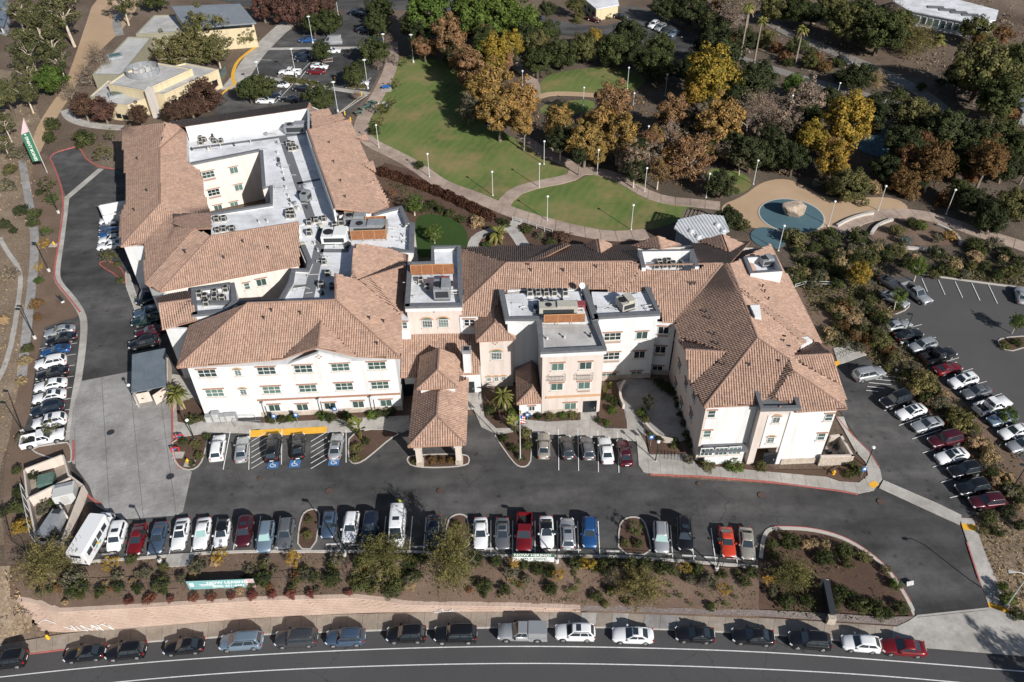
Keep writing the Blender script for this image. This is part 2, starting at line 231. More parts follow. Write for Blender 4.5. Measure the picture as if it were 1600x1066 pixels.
# ------------------------------------------------------------------ mesh building
class MB:
 def __init__(s): s.v = []; s.f = []; s.m = []; s.mats = []
 def mi(s, mat):
  if mat not in s.mats: s.mats.append(mat)
  return s.mats.index(mat)
 def add(s, vs, fs, mat):
  o = len(s.v); s.v += [tuple(x) for x in vs]; k = s.mi(mat)
  for f in fs: s.f.append(tuple(o + i for i in f)); s.m.append(k)
  return s
 def box(s, c, size, mat, rz=0.0, taper=1.0):
  hx, hy, hz = size[0] / 2, size[1] / 2, size[2] / 2; ca, sa = math.cos(rz), math.sin(rz); vs = []
  for z, k in ((-hz, 1.0),(hz, taper)):
   for x, y in ((-hx, -hy),(hx, -hy),(hx, hy),(-hx, hy)):
    x *= k; y *= k; vs.append((c[0] + x * ca - y * sa, c[1] + x * sa + y * ca, c[2] + z))
  return s.add(vs, [(3,2,1,0),(4,5,6,7),(0,1,5,4),(1,2,6,5),(2,3,7,6),(3,0,4,7)], mat)
 def prism(s, poly, z0, z1, mat, top=None):
  n = len(poly); a = sum(poly[i][0] * poly[(i + 1) % n][1] - poly[(i + 1) % n][0] * poly[i][1] for i in range(n))
  if a < 0: poly = poly[::-1]
  f0 = z0 if callable(z0) else (lambda x, y: z0); f1 = z1 if callable(z1) else (lambda x, y: z1)
  vs = [(p[0], p[1], f0(p[0], p[1])) for p in poly] + [(p[0], p[1], f1(p[0], p[1])) for p in poly]
  s.add(vs, [tuple(range(n - 1,-1,-1))] + [(i, (i + 1) % n, n + (i + 1) % n, n + i) for i in range(n)], mat)
  return s.add(vs[n:],[tuple(range(n))], top or mat)
 def poly(s, pts, mat): return s.add(pts, [tuple(range(len(pts)))], mat)
 def wall(s, p, q, z0, z1, t, mat):          # box standing on the line p-q, thickness t to the left
  p = Vector((p[0], p[1],0)); q = Vector((q[0], q[1],0)); d = (q - p).normalized(); n = Vector((-d.y, d.x, 0)) * t
  return s.prism([p, q, q + n, p + n], z0, z1, mat)
 def tube(s, p0, p1, r0, r1, mat, n=6, cap=True):
  p0 = Vector(p0); p1 = Vector(p1); d = (p1 - p0).normalized(); a = d.orthogonal().normalized(); b = d.cross(a); vs = []
  for p, r in ((p0, r0),(p1, r1)):
   for k in range(n): w = 2 * math.pi * k / n; vs.append(p + (a * math.cos(w) + b * math.sin(w)) * r)
  fs = [(k, (k + 1) % n, n + (k + 1) % n, n + k) for k in range(n)]
  if cap: fs += [tuple(range(n - 1,-1,-1)), tuple(range(n, 2 * n))]
  return s.add(vs, fs, mat)
 def path(s, pts, rs, mat, n=5):
  for i in range(len(pts) - 1): s.tube(pts[i], pts[i + 1], rs[i], rs[i + 1], mat, n, cap=True)
  return s
 def lathe(s, prof, mat, c=(0,0,0), n=12):
  vs = []; m_ = len(prof)
  for r, z in prof:
   for k in range(n): w = 2 * math.pi * k / n; vs.append((c[0] + r * math.cos(w), c[1] + r * math.sin(w), c[2] + z))
  fs = [(j * n + k, j * n + (k + 1) % n, (j + 1) * n + (k + 1) % n, (j + 1) * n + k) for j in range(m_ - 1) for k in range(n)]
  fs += [tuple(range(n - 1,-1,-1)), tuple(range((m_ - 1) * n, m_ * n))]
  return s.add(vs, fs, mat)
 def mesh(s, name, off=(0,0,0), smooth=False):
  me = bpy.data.meshes.new(name); me.from_pydata([(x - off[0], y - off[1], z - off[2]) for x, y, z in s.v],[], s.f)
  for mt in s.mats: me.materials.append(M(mt))
  me.polygons.foreach_set('material_index', s.m)
  if smooth: me.polygons.foreach_set('use_smooth', [True] * len(s.f))
  me.update(); return me
 def build(s, name, parent=None, smooth=False, world=True):
  off = parent.location if (parent is not None and world) else (0,0,0)
  if parent is not None and world and parent.parent is not None: off = Vector(off) + parent.parent.location
  o = bpy.data.objects.new(name, s.mesh(name, off, smooth)); COL.objects.link(o)
  if parent is not None: o.parent = parent
  return o
def link(name, me, parent=None):
 o = bpy.data.objects.new(name, me); COL.objects.link(o)
 if parent is not None: o.parent = parent
 return o
def tag(o, label, cat, group=None, kind=None):
 o['label'] = label; o['category'] = cat
 if group: o['group'] = group
 if kind: o['kind'] = kind
 return o
def thing(name, label, cat, loc=(0,0,0), rz=0.0, group=None, kind=None):
 o = bpy.data.objects.new(name, None); COL.objects.link(o); o.location = loc; o.rotation_euler = (0,0, rz); o.empty_display_size = 0.5
 return tag(o, label, cat, group, kind)
def dup(src, loc, rz, label=None, scale=1.0, group=None):
 r = src.copy(); COL.objects.link(r); r.location = loc; r.rotation_euler = (0,0, rz); r.scale = (scale,) * 3 if not isinstance(scale, tuple) else scale
 if label: r['label'] = label
 if group: r['group'] = group
 for ch in src.children:
  c = ch.copy(); COL.objects.link(c); c.parent = r
  for g in ch.children: d = g.copy(); COL.objects.link(d); d.parent = c
 return r
ORD = 'first second third fourth fifth sixth seventh eighth ninth tenth eleventh twelfth thirteenth fourteenth fifteenth sixteenth seventeenth eighteenth nineteenth twentieth'.split()
def ordn(i):
 if i < 20: return ORD[i]
 t_, u = divmod(i + 1,10); tens = {2: 'twenty', 3: 'thirty', 4: 'forty', 5: 'fifty', 6: 'sixty', 7: 'seventy', 8: 'eighty', 9: 'ninety'}[t_]
 return {'twenty': 'twentieth', 'thirty': 'thirtieth', 'forty': 'fortieth', 'fifty': 'fiftieth', 'sixty': 'sixtieth', 'seventy': 'seventieth', 'eighty': 'eightieth', 'ninety': 'ninetieth'}[tens] if u == 0 else tens + '-' + ORD[u - 1]
def smooth_poly(pts, it=2, closed=True):
 pts = [Vector(p) for p in pts]
 for _ in range(it):
  out = []; n = len(pts)
  for i in range(n if closed else n - 1):
   a, b_ = pts[i], pts[(i + 1) % n]; out += [a * 0.75 + b_ * 0.25, a * 0.25 + b_ * 0.75]
  if not closed: out = [pts[0]] + out + [pts[-1]]
  pts = out
 return pts
def resample(pts, n):
 pts = [Vector(p) for p in pts]; L = [0.0]
 for i in range(len(pts) - 1): L.append(L[-1] + (pts[i + 1] - pts[i]).length)
 out = []; j = 0
 for k in range(n):
  s_ = L[-1] * k / (n - 1)
  while j < len(L) - 2 and L[j + 1] < s_: j += 1
  f = (s_ - L[j]) / max(1e-9, L[j + 1] - L[j]); out.append(pts[j].lerp(pts[j + 1], min(1, max(0, f))))
 return out
def plen(pts): return sum((Vector(pts[i + 1]) - Vector(pts[i])).length for i in range(len(pts) - 1))
def offset_line(pts, d):
 out = []; n = len(pts)
 for i in range(n):
  a = pts[max(0, i - 1)]; b_ = pts[min(n - 1, i + 1)]; t_ = Vector((b_[0] - a[0], b_[1] - a[1],0)).normalized(); out.append(Vector(pts[i]) + Vector((-t_.y, t_.x, 0)) * d)
 return out
def clip_half(poly, a, n):                    # keep (p-a).n >= 0
 out = []; m_ = len(poly)
 for i in range(m_):
  p, q = poly[i], poly[(i + 1) % m_]; dp = (p[0] - a[0]) * n[0] + (p[1] - a[1]) * n[1]; dq = (q[0] - a[0]) * n[0] + (q[1] - a[1]) * n[1]
  if dp >= 0: out.append(p)
  if (dp >= 0) != (dq >= 0): f = dp / (dp - dq); out.append((p[0] + (q[0] - p[0]) * f, p[1] + (q[1] - p[1]) * f))
 return out
def area2(poly): return abs(sum(poly[i][0] * poly[(i + 1) % len(poly)][1] - poly[(i + 1) % len(poly)][0] * poly[i][1] for i in range(len(poly)))) / 2
def in_poly(P_, poly):                        # numpy point in polygon
 x, y = P_[:, 0], P_[:, 1]; c_ = np.zeros(len(x), bool); n = len(poly)
 for i in range(n):
  x0, y0 = poly[i][0], poly[i][1]; x1, y1 = poly[(i + 1) % n][0], poly[(i + 1) % n][1]
  if y0 == y1: continue
  k = ((y0 > y) != (y1 > y)) & (x < (x1 - x0) * (y - y0) / (y1 - y0) + x0); c_ ^= k
 return c_
def structure(o, label, cat): return tag(o, label, cat, kind='structure')
def sheet(name, px, dz, mat, label, cat, sm=0, fn=G, kind='structure', thick=0.0):
 w = [fn(p[0], p[1]) for p in px]
 if sm: w = smooth_poly(w, sm)
 mb = MB()
 if thick: mb.prism([(p.x, p.y) for p in w],(lambda x, y: zs(x) - 0.05) if fn is GS else -0.05,(lambda x, y: zs(x) + thick) if fn is GS else thick, mat)
 else:
  n = len(w); a = sum(w[i].x * w[(i + 1) % n].y - w[(i + 1) % n].x * w[i].y for i in range(n))
  if a < 0: w = w[::-1]
  mb.poly([(p.x, p.y, p.z + dz) for p in w], mat)
 return tag(mb.build(name), label, cat, kind=kind), w
def kerb_on(parent, pts, mat='kerb', w=0.16, h=0.15, z=0.0, closed=False, name='kerb', fz=None):
 if closed: pts = list(pts) + [pts[0]]
 mb = MB(); inn = offset_line(pts, w)
 if closed:
  t_ = Vector((pts[1][0] - pts[-2][0], pts[1][1] - pts[-2][1],0)).normalized(); e = Vector(pts[0]) + Vector((-t_.y, t_.x, 0)) * w; inn[0] = e; inn[-1] = e
 f0 = fz or (lambda x, y: z)
 for i in range(len(pts) - 1):
  mb.prism([pts[i][:2], pts[i + 1][:2], inn[i + 1][:2], inn[i][:2]], lambda x, y: f0(x, y) - 0.05, lambda x, y: f0(x, y) + h, mat)
 return mb.build(name, parent)
def paved(root, poly, cell, ang, z0, z1, mat, name='paving_slab', gap=0.02, amin=0.08, org=None, fz=None):
 ca, sa = math.cos(ang), math.sin(ang); U = (ca, sa); Vv = (-sa, ca); cx, cy = cell if isinstance(cell, tuple) else (cell, cell)
 us = [p[0] * U[0] + p[1] * U[1] for p in poly]; vs_ = [p[0] * Vv[0] + p[1] * Vv[1] for p in poly]
 base = [(p[0], p[1]) for p in poly]; out = []
 for i in range(math.floor(min(us) / cx), math.ceil(max(us) / cx)):
  a0 = i * cx + gap; a1 = (i + 1) * cx - gap
  col_ = clip_half(clip_half(base, (U[0] * a0, U[1] * a0), U),(U[0] * a1, U[1] * a1),(-U[0],-U[1]))
  if len(col_) < 3: continue
  for j in range(math.floor(min(vs_) / cy), math.ceil(max(vs_) / cy)):
   b0 = j * cy + gap; b1 = (j + 1) * cy - gap
   c_ = clip_half(clip_half(col_, (Vv[0] * b0, Vv[1] * b0), Vv),(Vv[0] * b1, Vv[1] * b1),(-Vv[0],-Vv[1]))
   q = []
   for p in c_:
    if not q or (abs(p[0] - q[-1][0]) + abs(p[1] - q[-1][1])) > 1e-4: q.append(p)
   if len(q) > 2 and abs(q[0][0] - q[-1][0]) + abs(q[0][1] - q[-1][1]) < 1e-4: q.pop()
   if len(q) < 3 or area2(q) < amin: continue
   out.append(MB().prism(q, z0, z1 + random.uniform(-0.004,0.004), mat).build(name, root))
 return out
# ================================================================== the setting: ground
lot_edge = [(-900,905),(0,885),(115,878),(198,872.5),(322,863),(400,860),(494,860.5),(631,860.5),(684,863),(734,866),(800,867.5),(972,868.5),(1184,884.6)]
bed_curve = [(1186,872),(1190,840),(1200,824),(1235,823.5),(1275,827),(1321,840),(1366,868.5),(1398.5,901),(1422.7,941),(1432,964)]
south = [G(*p) for p in lot_edge + bed_curve[:6] + [(1499,809.5),(1800,825),(3200,850)]]
gp = [(p.x, p.y, -0.03) for p in south] + [(2600,300,-0.03),(2600,3500,-0.03),(-2600,3500,-0.03),(-2600,300,-0.03)]
structure(MB().poly(gp, 'dirt').build('ground'), 'bare brown ground around the whole site', 'ground')
L = 0
def lay(name, px, mat, label, cat, sm=1, **k):
 global L
 L += 1; return sheet(name, px, -0.03 + 0.004 * L, mat, label, cat, sm, **k)
lay('hillside', [(-500,60),(15,100),(50,150),(70,205),(52,250),(70,300),(66,360),(48,420),(45,520),(30,640),(-10,760),(18,882),(-600,892)], 'dry_hill', 'dry tan grass slope along the left edge', 'hillside')
lay('woodland_floor', [(636,10),(700,30),(830,40),(1200,80),(1800,150),(1800,480),(1444,428),(1330,460),(1250,480),(1130,400),(1000,300),(830,225),(760,200),(690,120),(640,90)], 'litter', 'leaf-littered woodland floor in the park', 'ground')
lay('mulch_strip', [(74,240),(88,264),(106,311),(97,376),(89,422),(91,440),(113,465),(133,493),(74,505),(52,580),(44,690),(105,702),(114,720),(32,722),(18,870),(4,874),(8,700),(52,500),(56,400),(46,290),(55,240)], 'bed_soil', 'brown mulch strip beside the curving left road', 'mulch bed')
lay('dirt_track', [(150,-10),(225,-10),(205,30),(182,55),(150,85),(128,110),(112,150),(95,172),(78,205),(52,262),(46,240),(56,200),(78,165),(100,135),(115,95),(130,50)], 'sand', 'sandy footpath passing the pale-trunked trees', 'path', 2)
lay('planting_slope', [(1300,575),(1345,552),(1385,500),(1378,480),(1330,455),(1250,440),(1230,470),(1275,540),(1300,560)], 'bed_soil', 'planted slope between the right wing and the outer lot', 'mulch bed')
lay('lot_divider', [(1377,577),(1345,553),(1380,500),(1395,515),(1420,545),(1452,577),(1480,605),(1525,645),(1562,682),(1640,740),(1680,830),(1540,800),(1555,776),(1537,748),(1501,695),(1448,644),(1415,611)], 'bed_soil', 'planted strip dividing the two right parking lots', 'mulch bed', 0)
lay('rear_garden', [(585,250),(650,268),(780,335),(860,362),(1010,372),(1000,395),(700,400),(640,398),(600,330)], 'mulch', 'mulched garden behind the building below the hedge', 'mulch bed')
lay('lawn', [(620,92),(650,86),(700,98),(742,130),(745,190),(800,213),(825,228),(845,248),(893,266),(899,274),(880,281),(840,284),(802,293),(780,312),(768,313),(720,299),(673,281),(653,257),(577,229),(566,213),(598,150)], 'lawn', 'large striped lawn west of the orange trees', 'lawn', 1)
lay('lawn', [(793,320),(810,303),(840,294),(900,285),(925,270),(1000,280),(1012,303),(1028,314),(1063,320),(1085,324),(1062,345),(1015,361),(952,361),(858,347),(805,333)], 'lawn', 'rounded lawn in front of the metal-roofed pavilion', 'lawn', 2)
lay('lawn', [(838,134),(862,113),(942,104),(985,109),(1014,124),(992,144),(937,148),(889,144),(842,155)], 'lawn', 'small far lawn below the row of round oaks', 'lawn', 2)
lay('lawn', [(842,166),(880,158),(928,155),(930,172),(890,180),(846,180)], 'lawn', 'sliver of lawn under the far curved path', 'lawn', 1)
lay('lawn', [(1100,262),(1150,265),(1180,284),(1162,305),(1110,300)], 'lawn', 'rough grass patch beside the sandy play area', 'lawn', 2)
lay('turf', [(646,402),(648,342),(664,334),(690,336),(712,344),(728,358),(732,374),(729,392),(690,402)], 'turf', 'dark green artificial turf in the rear court', 'turf', 1)
lay('sand_area', [(1122,322),(1160,308),(1190,284),(1228,278),(1262,293),(1290,310),(1340,309),(1398,308),(1424,326),(1402,333),(1364,338),(1320,350),(1300,362),(1240,366),(1180,358),(1140,345)], 'sand', 'sandy play area round the blue pad', 'sand', 2)
lay('garden_soil', [(1356,368),(1372,352),(1400,340),(1440,340),(1480,352),(1502,372),(1496,384),(1440,384),(1376,380)], 'bed_soil', 'oval planted garden ringed by low pale walls', 'mulch bed', 2)
# asphalt
lay('left_road', [(76,242),(119,230.5),(126,236),(131,248),(152,262),(178.6,264.7),(196,262),(205,318),(200,390),(240,420),(250,480),(270,560),(272,680),(240,690),(104,688),(46,700),(33,684),(47,646),(56,570),(70,512),(124,494),(130.5,493),(111.5,465),(88.7,440),(87.4,422),(95,376.5),(104,310.7),(87,262)], 'asphalt', 'dark asphalt service road down the left side', 'road', 0)
main_px = [(90,690),(270,560),(330,650),(1000,650),(1010,745),(1290,762),(1360,770),(1378,745),(1310,640),(1290,575),(1345,553),(1377,577),(1415,611),(1448,644),(1501,695),(1537,748),(1562,795),(1499,810),(1321,841),(1275,828),(1235,825),(1200,825),(1190,842),(1184,884.6),(972,868.5),(800,867.5),(734,866),(684,863),(631,860.5),(400,860),(322,863),(198,872.5),(115,878),(110,860),(140,800),(105,715)]
lay('parking_lot', main_px, 'asphalt', 'dark patched asphalt forecourt and parking lot', 'parking lot', 0); L_LOT = L
lay('outer_parking_lot', [(1444,431),(1800,480),(1800,860),(1680,790),(1590,712),(1560,682),(1525,645),(1480,605),(1452,577),(1420,545),(1395,515),(1376,492),(1420,482),(1422,472),(1380,455),(1388,434)], 'asphalt_new', 'smooth grey asphalt of the outer right parking lot', 'parking lot', 0)
lay('library_lot', [(345,150),(372,128),(368,100),(400,70),(424,57),(463,45),(534,33),(537,14),(400,14),(300,-10),(680,-10),(640,16),(577,14),(577,30),(603,58),(603,96),(575,149),(535,190),(480,190),(330,190)], 'asphalt', 'asphalt parking lot of the flat-roofed yellow building', 'parking lot', 0)
lay('far_road', [(640,-10),(820,10),(830,22),(930,45),(985,30),(960,12),(1000,8),(1080,50),(1120,90),(1200,130),(1190,140),(1100,105),(1000,62),(900,60),(820,42),(640,8)], 'asphalt', 'asphalt road curving past the far yellow building', 'road', 1)
def ribbon(name, px, width, mat, label, cat, kind='structure', sm=2, dz=None, fn=G, cell=None, edge=None):
 global L
 c_ = smooth_poly([fn(*p) for p in px], sm, False); a = offset_line(c_, width / 2); b_ = offset_line(c_, -width / 2)
 poly = [(p.x, p.y) for p in a] + [(p.x, p.y) for p in b_[::-1]]
 if cell:
  root = thing(name, label, cat, loc=tuple(c_[len(c_) // 2]), kind=kind); n = max(2, round(plen(c_) / cell)); ra = resample(a, n + 1); rb = resample(b_, n + 1)
  L += 1
  for i in range(n):
   g = 0.012; q = [ra[i].lerp(ra[i + 1], g), ra[i].lerp(ra[i + 1],1 - g), rb[i].lerp(rb[i + 1],1 - g), rb[i].lerp(rb[i + 1], g)]
   MB().prism([(p.x, p.y) for p in q],-0.05,(dz if dz else -0.03 + 0.004 * L) + random.uniform(-0.003,0.003), mat).build('paving_slab', root)
  return root
 L += 1
 mb = MB()
 for i in range(len(a) - 1): mb.prism([a[i][:2], a[i + 1][:2], b_[i + 1][:2], b_[i][:2]],-0.06, dz if dz else -0.03 + 0.004 * L, mat)
 return tag(mb.build(name), label, cat, kind=kind)
ribbon('park_path', [(612,66),(614,100),(592,148),(567,184),(562,206),(578,224),(620,243),(655,263),(690,290),(740,306),(785,327),(830,342),(900,361),(960,371),(1012,366)],3.4, 'walk_tan', 'long pinkish concrete path skirting the big lawn', 'path', cell=3.0, dz=0.085)
ribbon('park_path', [(783,324),(802,299),(842,288),(892,279),(910,267),(882,252),(852,240),(832,226),(815,216)],3.0, 'walk_tan', 'curved path between the two big lawns', 'path', cell=3.0, dz=0.095)
ribbon('park_path', [(905,268),(935,267),(972,280),(1005,302),(1040,314),(1080,317),(1125,322)],3.0, 'walk_tan', 'path from the lawns to the sandy play area', 'path', cell=3.0, dz=0.105)
ribbon('park_path', [(800,98),(818,112),(832,126),(836,145),(828,160)],3.2, 'walk_tan', 'short path at the end of the far lawn', 'path', cell=3.0, dz=0.085)
ribbon('park_path', [(840,152),(862,146),(900,147),(940,150)],2.2, 'sand', 'pale curved path below the far lawn', 'path', dz=0.08)
ribbon('garden_path', [(738,388),(741,374),(752,366),(772,360),(800,352),(812,344)],2.0, 'concrete', 'curved pale walk beside the turf', 'path', cell=1.8, dz=0.085)
ribbon('garden_path', [(795,352),(806,366),(818,384),(822,396)],2.4, 'concrete', 'pale walk behind the garden palm', 'path', cell=1.8, dz=0.09)
ribbon('garden_path', [(1310,362),(1340,342),(1380,334),(1430,334),(1480,345),(1520,362),(1570,375),(1640,400)],3.4, 'walk_tan', 'tan path round the oval garden', 'path', cell=3.0, dz=0.09)
ribbon('gravel_drive', [(1180,20),(1225,50),(1290,76),(1350,101),(1410,128),(1455,155),(1480,180)],4.2, 'road_grey', 'grey drive climbing through the trees at upper right', 'road', dz=0.08)
ribbon('gravel_drive', [(1120,80),(1215,111),(1301,137),(1402,162),(1440,178),(1540,200),(1640,225)],3.6, 'road_grey', 'lower grey drive behind the golden tree', 'road', dz=0.085)
ribbon('crossing_strip', [(418,77),(470,76),(566,75)],1.6, 'concrete', 'pale concrete strip across the far lot', 'paving', dz=0.06, sm=0)
ribbon('crossing_strip', [(398,119),(440,126),(500,136),(576,147)],1.9, 'concrete', 'pale concrete strip across the middle of the far lot', 'paving', dz=0.06, sm=0)
ribbon('library_walk', [(470,20),(440,45),(418,66),(395,90),(378,118),(360,140)],5.0, 'concrete', 'pale curved drop-off beside the far yellow building', 'pavement', dz=0.07)
ribbon('library_walk', [(185,20),(182,38),(187,55)],2.4, 'concrete_grey', 'grey path running up to the library', 'path', dz=0.07)
ribbon('library_walk', [(102,172),(108,184),(125,192),(150,197),(190,200)],2.4, 'concrete', 'curved pale walk under the dark red trees', 'path', dz=0.075)
ribbon('yellow_edge', [(402,72),(385,84),(371,96),(364,112),(364,124),(367,132)],0.9, 'paint_yellow', 'yellow warning band along the curved drop-off', 'marking', dz=0.075)
ribbon('yellow_edge', [(368,131),(352,142),(345,150)],0.5, 'paint_yellow', 'yellow kerb line beside the dark red trees', 'marking', dz=0.076)
ribbon('drain_swale', [(34,250),(41,290),(50,340),(55,370),(53,422),(46,480),(40,535),(34,590)],1.5, 'concrete_grey', 'grey concrete swale behind the mulch strip', 'swale', dz=0.09)
ribbon('drain_swale', [(0,372),(12,395),(30,418),(33,440),(28,480),(20,530),(6,580),(-20,620)],0.8, 'concrete', 'pale narrow ditch on the dry slope', 'swale', dz=0.09)
ribbon('left_gutter', [(104,310.7),(96,376),(88.5,422),(90,441),(112,465),(129,490),(132,510),(129,545),(123,590),(116,630),(108,688)],1.1, 'concrete', 'pale gutter along the left edge of the service road', 'gutter', dz=0.055)
ribbon('cross_gutter', [(104,310),(130,288),(158,264)],1.3, 'concrete', 'pale gutter crossing the service road', 'gutter', dz=0.058, sm=0)
# concrete apron of separate slabs
ap = [(126.7,596),(199,582),(240,570),(268,590),(268.5,684),(270,717),(281,733),(300,737),(286,800),(275,806),(190,812),(150,790),(140,760),(112,722),(108,690),(114,640)]
apw = [G(*p) for p in ap]; root = thing('concrete_apron', 'stained grey concrete apron of large slabs at the loading area', 'pavement', loc=tuple(G(200,690)), kind='structure')
dv = G(186,800) - G(172,600); paved(root, apw, 4.0, math.atan2(dv.y, dv.x),-0.05,0.062, 'concrete_grey', gap=0.025)
structure(MB().prism([(p.x, p.y) for p in apw],-0.06,0.045, 'asphalt_new').build('apron_joint_bed'), 'dark joint lines between the apron slabs', 'pavement')
# ---- beds, kerbs, street
def interp(pl, x):
 for (x0, y0),(x1, y1) in zip(pl, pl[1:]):
  if x <= x1: return y0 + (y1 - y0) * (x - x0) / (x1 - x0)
 return pl[-1][1]
wall_top = [(27,938),(60,943),(92,956),(240,948),(400,938),(554,934),(600,939),(636,945),(800,947),(907,951)]
wall_bot = [(60,985),(102,988),(166,985),(400,966),(588,957),(668,957),(800,956.5),(907,957)]
wtz = [(-200,-0.3),(554,-0.3),(590,-0.55),(640,-0.95),(800,-1.1),(907,-1.3)]
bed_bot = wall_top + [(912,957),(1050,961.5),(1186,966.5)]
def bed_z(x): return interp(wtz, x) if x <= 907 else zs(G(x, 957,-1.5).x) + 0.12
cols = [16 + i * 12.2 for i in range(97)] ; rows = 9; mb = MB(); vs_ = []
for x in cols:
 x = min(x, 1185.5); a = G(x, interp(lot_edge, x)); b_ = G(x, interp(bed_bot, x), bed_z(x))
 for j in range(rows):
  p = a.lerp(b_, j / (rows - 1)); 
  if 0 < j < rows - 1: p.z += random.uniform(-0.05,0.10) + 0.15 * math.sin(math.pi * j / (rows - 1))
  vs_.append(p)
mb.add(vs_, [(i * rows + j, i * rows + j + 1,(i + 1) * rows + j + 1,(i + 1) * rows + j) for i in range(len(cols) - 1) for j in range(rows - 1)], 'bed_soil')
structure(mb.build('planting_bed', smooth=True), 'long brown planting bed between the lot and the street', 'mulch bed')
def bed_at(px, py):                          # place on the long bed
 t0, t1 = interp(lot_edge, px), interp(bed_bot, px); z = 0.0
 for _ in range(4):
  a = G(px, t0); b_ = G(px, t1, bed_z(px)); p = G(px, py, z); f = min(1, max(0,(p - a).xy.length / max(.1,(b_ - a).xy.length))) if p.y < a.y else 0; z = b_.z * f
 return Vector((p.x, p.y, z + 0.05))
bb = [(1184,966.5),(1215,968.5),(1250,970.5),(1285,973),(1320,975.5),(1355,977.5),(1385,979.5),(1401,980),(1415,974),(1428,968)]
mb = MB(); vs_ = []; n = len(bb); rows = 8
for k in range(n):
 a = G(*bed_curve[k],0.02); 
 if k >= 7: a = G(*bed_curve[k],-0.3 * (k - 6) / 3)
 b_ = GS(*bb[k],0.1)
 for j in range(rows):
  p = a.lerp(b_, j / (rows - 1))
  if 0 < j < rows - 1: p.z += random.uniform(0.0,0.12)
  vs_.append(p)
mb.add(vs_, [(i * rows + j, i * rows + j + 1,(i + 1) * rows + j + 1,(i + 1) * rows + j) for i in range(n - 1) for j in range(rows - 1)], 'mulch')
eb = structure(mb.build('entrance_bed', smooth=True), 'dark mulched bed inside the curve of the entrance drive', 'mulch bed')
def ebed_at(px, py):
 f = min(1, max(0,(py - interp([(1186,840),(1275,830),(1321,840),(1366,868),(1398,901),(1432,964)], px)) / 120.0)); z = -0.35 * f; p = G(px, py, z); p.z += 0.06; return p
# drive down to the street
le = [(1300,815),(1321,840),(1366,869),(1398.5,901.5),(1422.7,941.5),(1433,965)]; re_ = [(1490,790),(1499,809),(1505,830),(1512,850),(1528,900),(1546,953)]
zz = [0.0,-0.03,-0.1,-0.2,-0.28]; mb = MB(); vs_ = []
for k in range(6):
 zk = ([-0.03 + 0.004 * (L_LOT - .6)] * 2 + zz[1:])[k]; a = G(*le[k], zk); b_ = G(*re_[k], zk)
 if k == 5: a = GS(*le[k],0.145); b_ = GS(*re_[k],0.145)
 vs_ += [a, b_]
mb.add(vs_, [(2 * i, 2 * i + 2,2 * i + 3,2 * i + 1) for i in range(5)], 'asphalt'); structure(mb.build('entrance_drive', smooth=True), 'asphalt entrance drive sloping to the street', 'road')
def drive_z(p):
 y0 = G(1400,830).y; y1 = GS(1490,960).y; f = min(1, max(0,(y0 - p.y) / (y0 - y1))); return -0.28 * f * f * 1.0
# kerb of the entrance bed
def on_bed_curve(k): 
 z = 0.0 if k < 6 else -0.28 * (k - 5) / 4; return G(*bed_curve[k], z)
kc = smooth_poly([on_bed_curve(k) for k in range(10)],2, False)
mb = MB(); 
for a, b_ in ((0.0,0.30),):
 o1 = offset_line(kc, 0.05); o2 = offset_line(kc, -0.42)
 for i in range(len(kc) - 1):
  q = [o1[i], o1[i + 1], o2[i + 1], o2[i]]; z0 = kc[i].z
  mb.prism([p[:2] for p in q], z0 - 0.15, z0 + 0.15, 'kerb')
mb.build('kerb', eb)
mb = MB(); o1 = offset_line(kc, -0.02); o2 = offset_line(kc, 0.10)
for i in range(10, len(kc) - 6):
 q = [o1[i], o1[i + 1], o2[i + 1], o2[i]]; mb.prism([p[:2] for p in q], kc[i].z - 0.1, kc[i].z + 0.155, 'paint_red')
mb.build('red_kerb_paint', eb)
# right-hand sidewalk of the drive
rs_l = [(1499,809.5),(1505,830),(1512,850),(1528,900),(1546,953)]; rs_r = [(1520,811),(1527,832),(1535,855),(1556,907),(1578,962)]
root = thing('drive_sidewalk', 'pale sidewalk with red kerb right of the entrance drive', 'sidewalk', loc=tuple(G(1530,880,-0.1)), kind='structure')
A_ = resample([G(*p, z) for p, z in zip(rs_l, zz)],15); B_ = resample([G(*p, z) for p, z in zip(rs_r, zz)],15)
for i in range(14):
 q = [A_[i].lerp(A_[i + 1],.01), A_[i].lerp(A_[i + 1],.99), B_[i].lerp(B_[i + 1],.99), B_[i].lerp(B_[i + 1],.01)]; za = (A_[i].z + A_[i + 1].z) / 2
 MB().prism([p[:2] for p in q], za - 0.2, za + 0.13, 'paint_yellow' if i in (1,13) else 'concrete').build('tactile_panel' if i in (1,13) else 'paving_slab', root)
mb = MB(); o2 = offset_line(A_, -0.15)
for i in range(4,12): mb.prism([A_[i][:2], A_[i + 1][:2], o2[i + 1][:2], o2[i][:2]], A_[i].z - 0.2, A_[i].z + 0.12, 'paint_red')
mb.build('red_kerb', root)
# verge to the right
lv = [(1510,811),(1522,850),(1545,900),(1568,958)]; mb = MB(); vs_ = []
for k in range(4):
 z = [-.03,-.06,-.14,-.2][k]; a = G(*lv[k], z); b_ = Vector((150, a.y + 2 - k * 3, zs(90) * (k / 3))); 
 for j in range(9): vs_.append(a.lerp(b_, j / 8))
mb.add(vs_, [(i * 9 + j, (i + 1) * 9 + j, (i + 1) * 9 + j + 1, i * 9 + j + 1) for i in range(3) for j in range(8)], 'dry_hill'); structure(mb.build('verge', smooth=True), 'dry bare verge right of the entrance drive', 'verge')
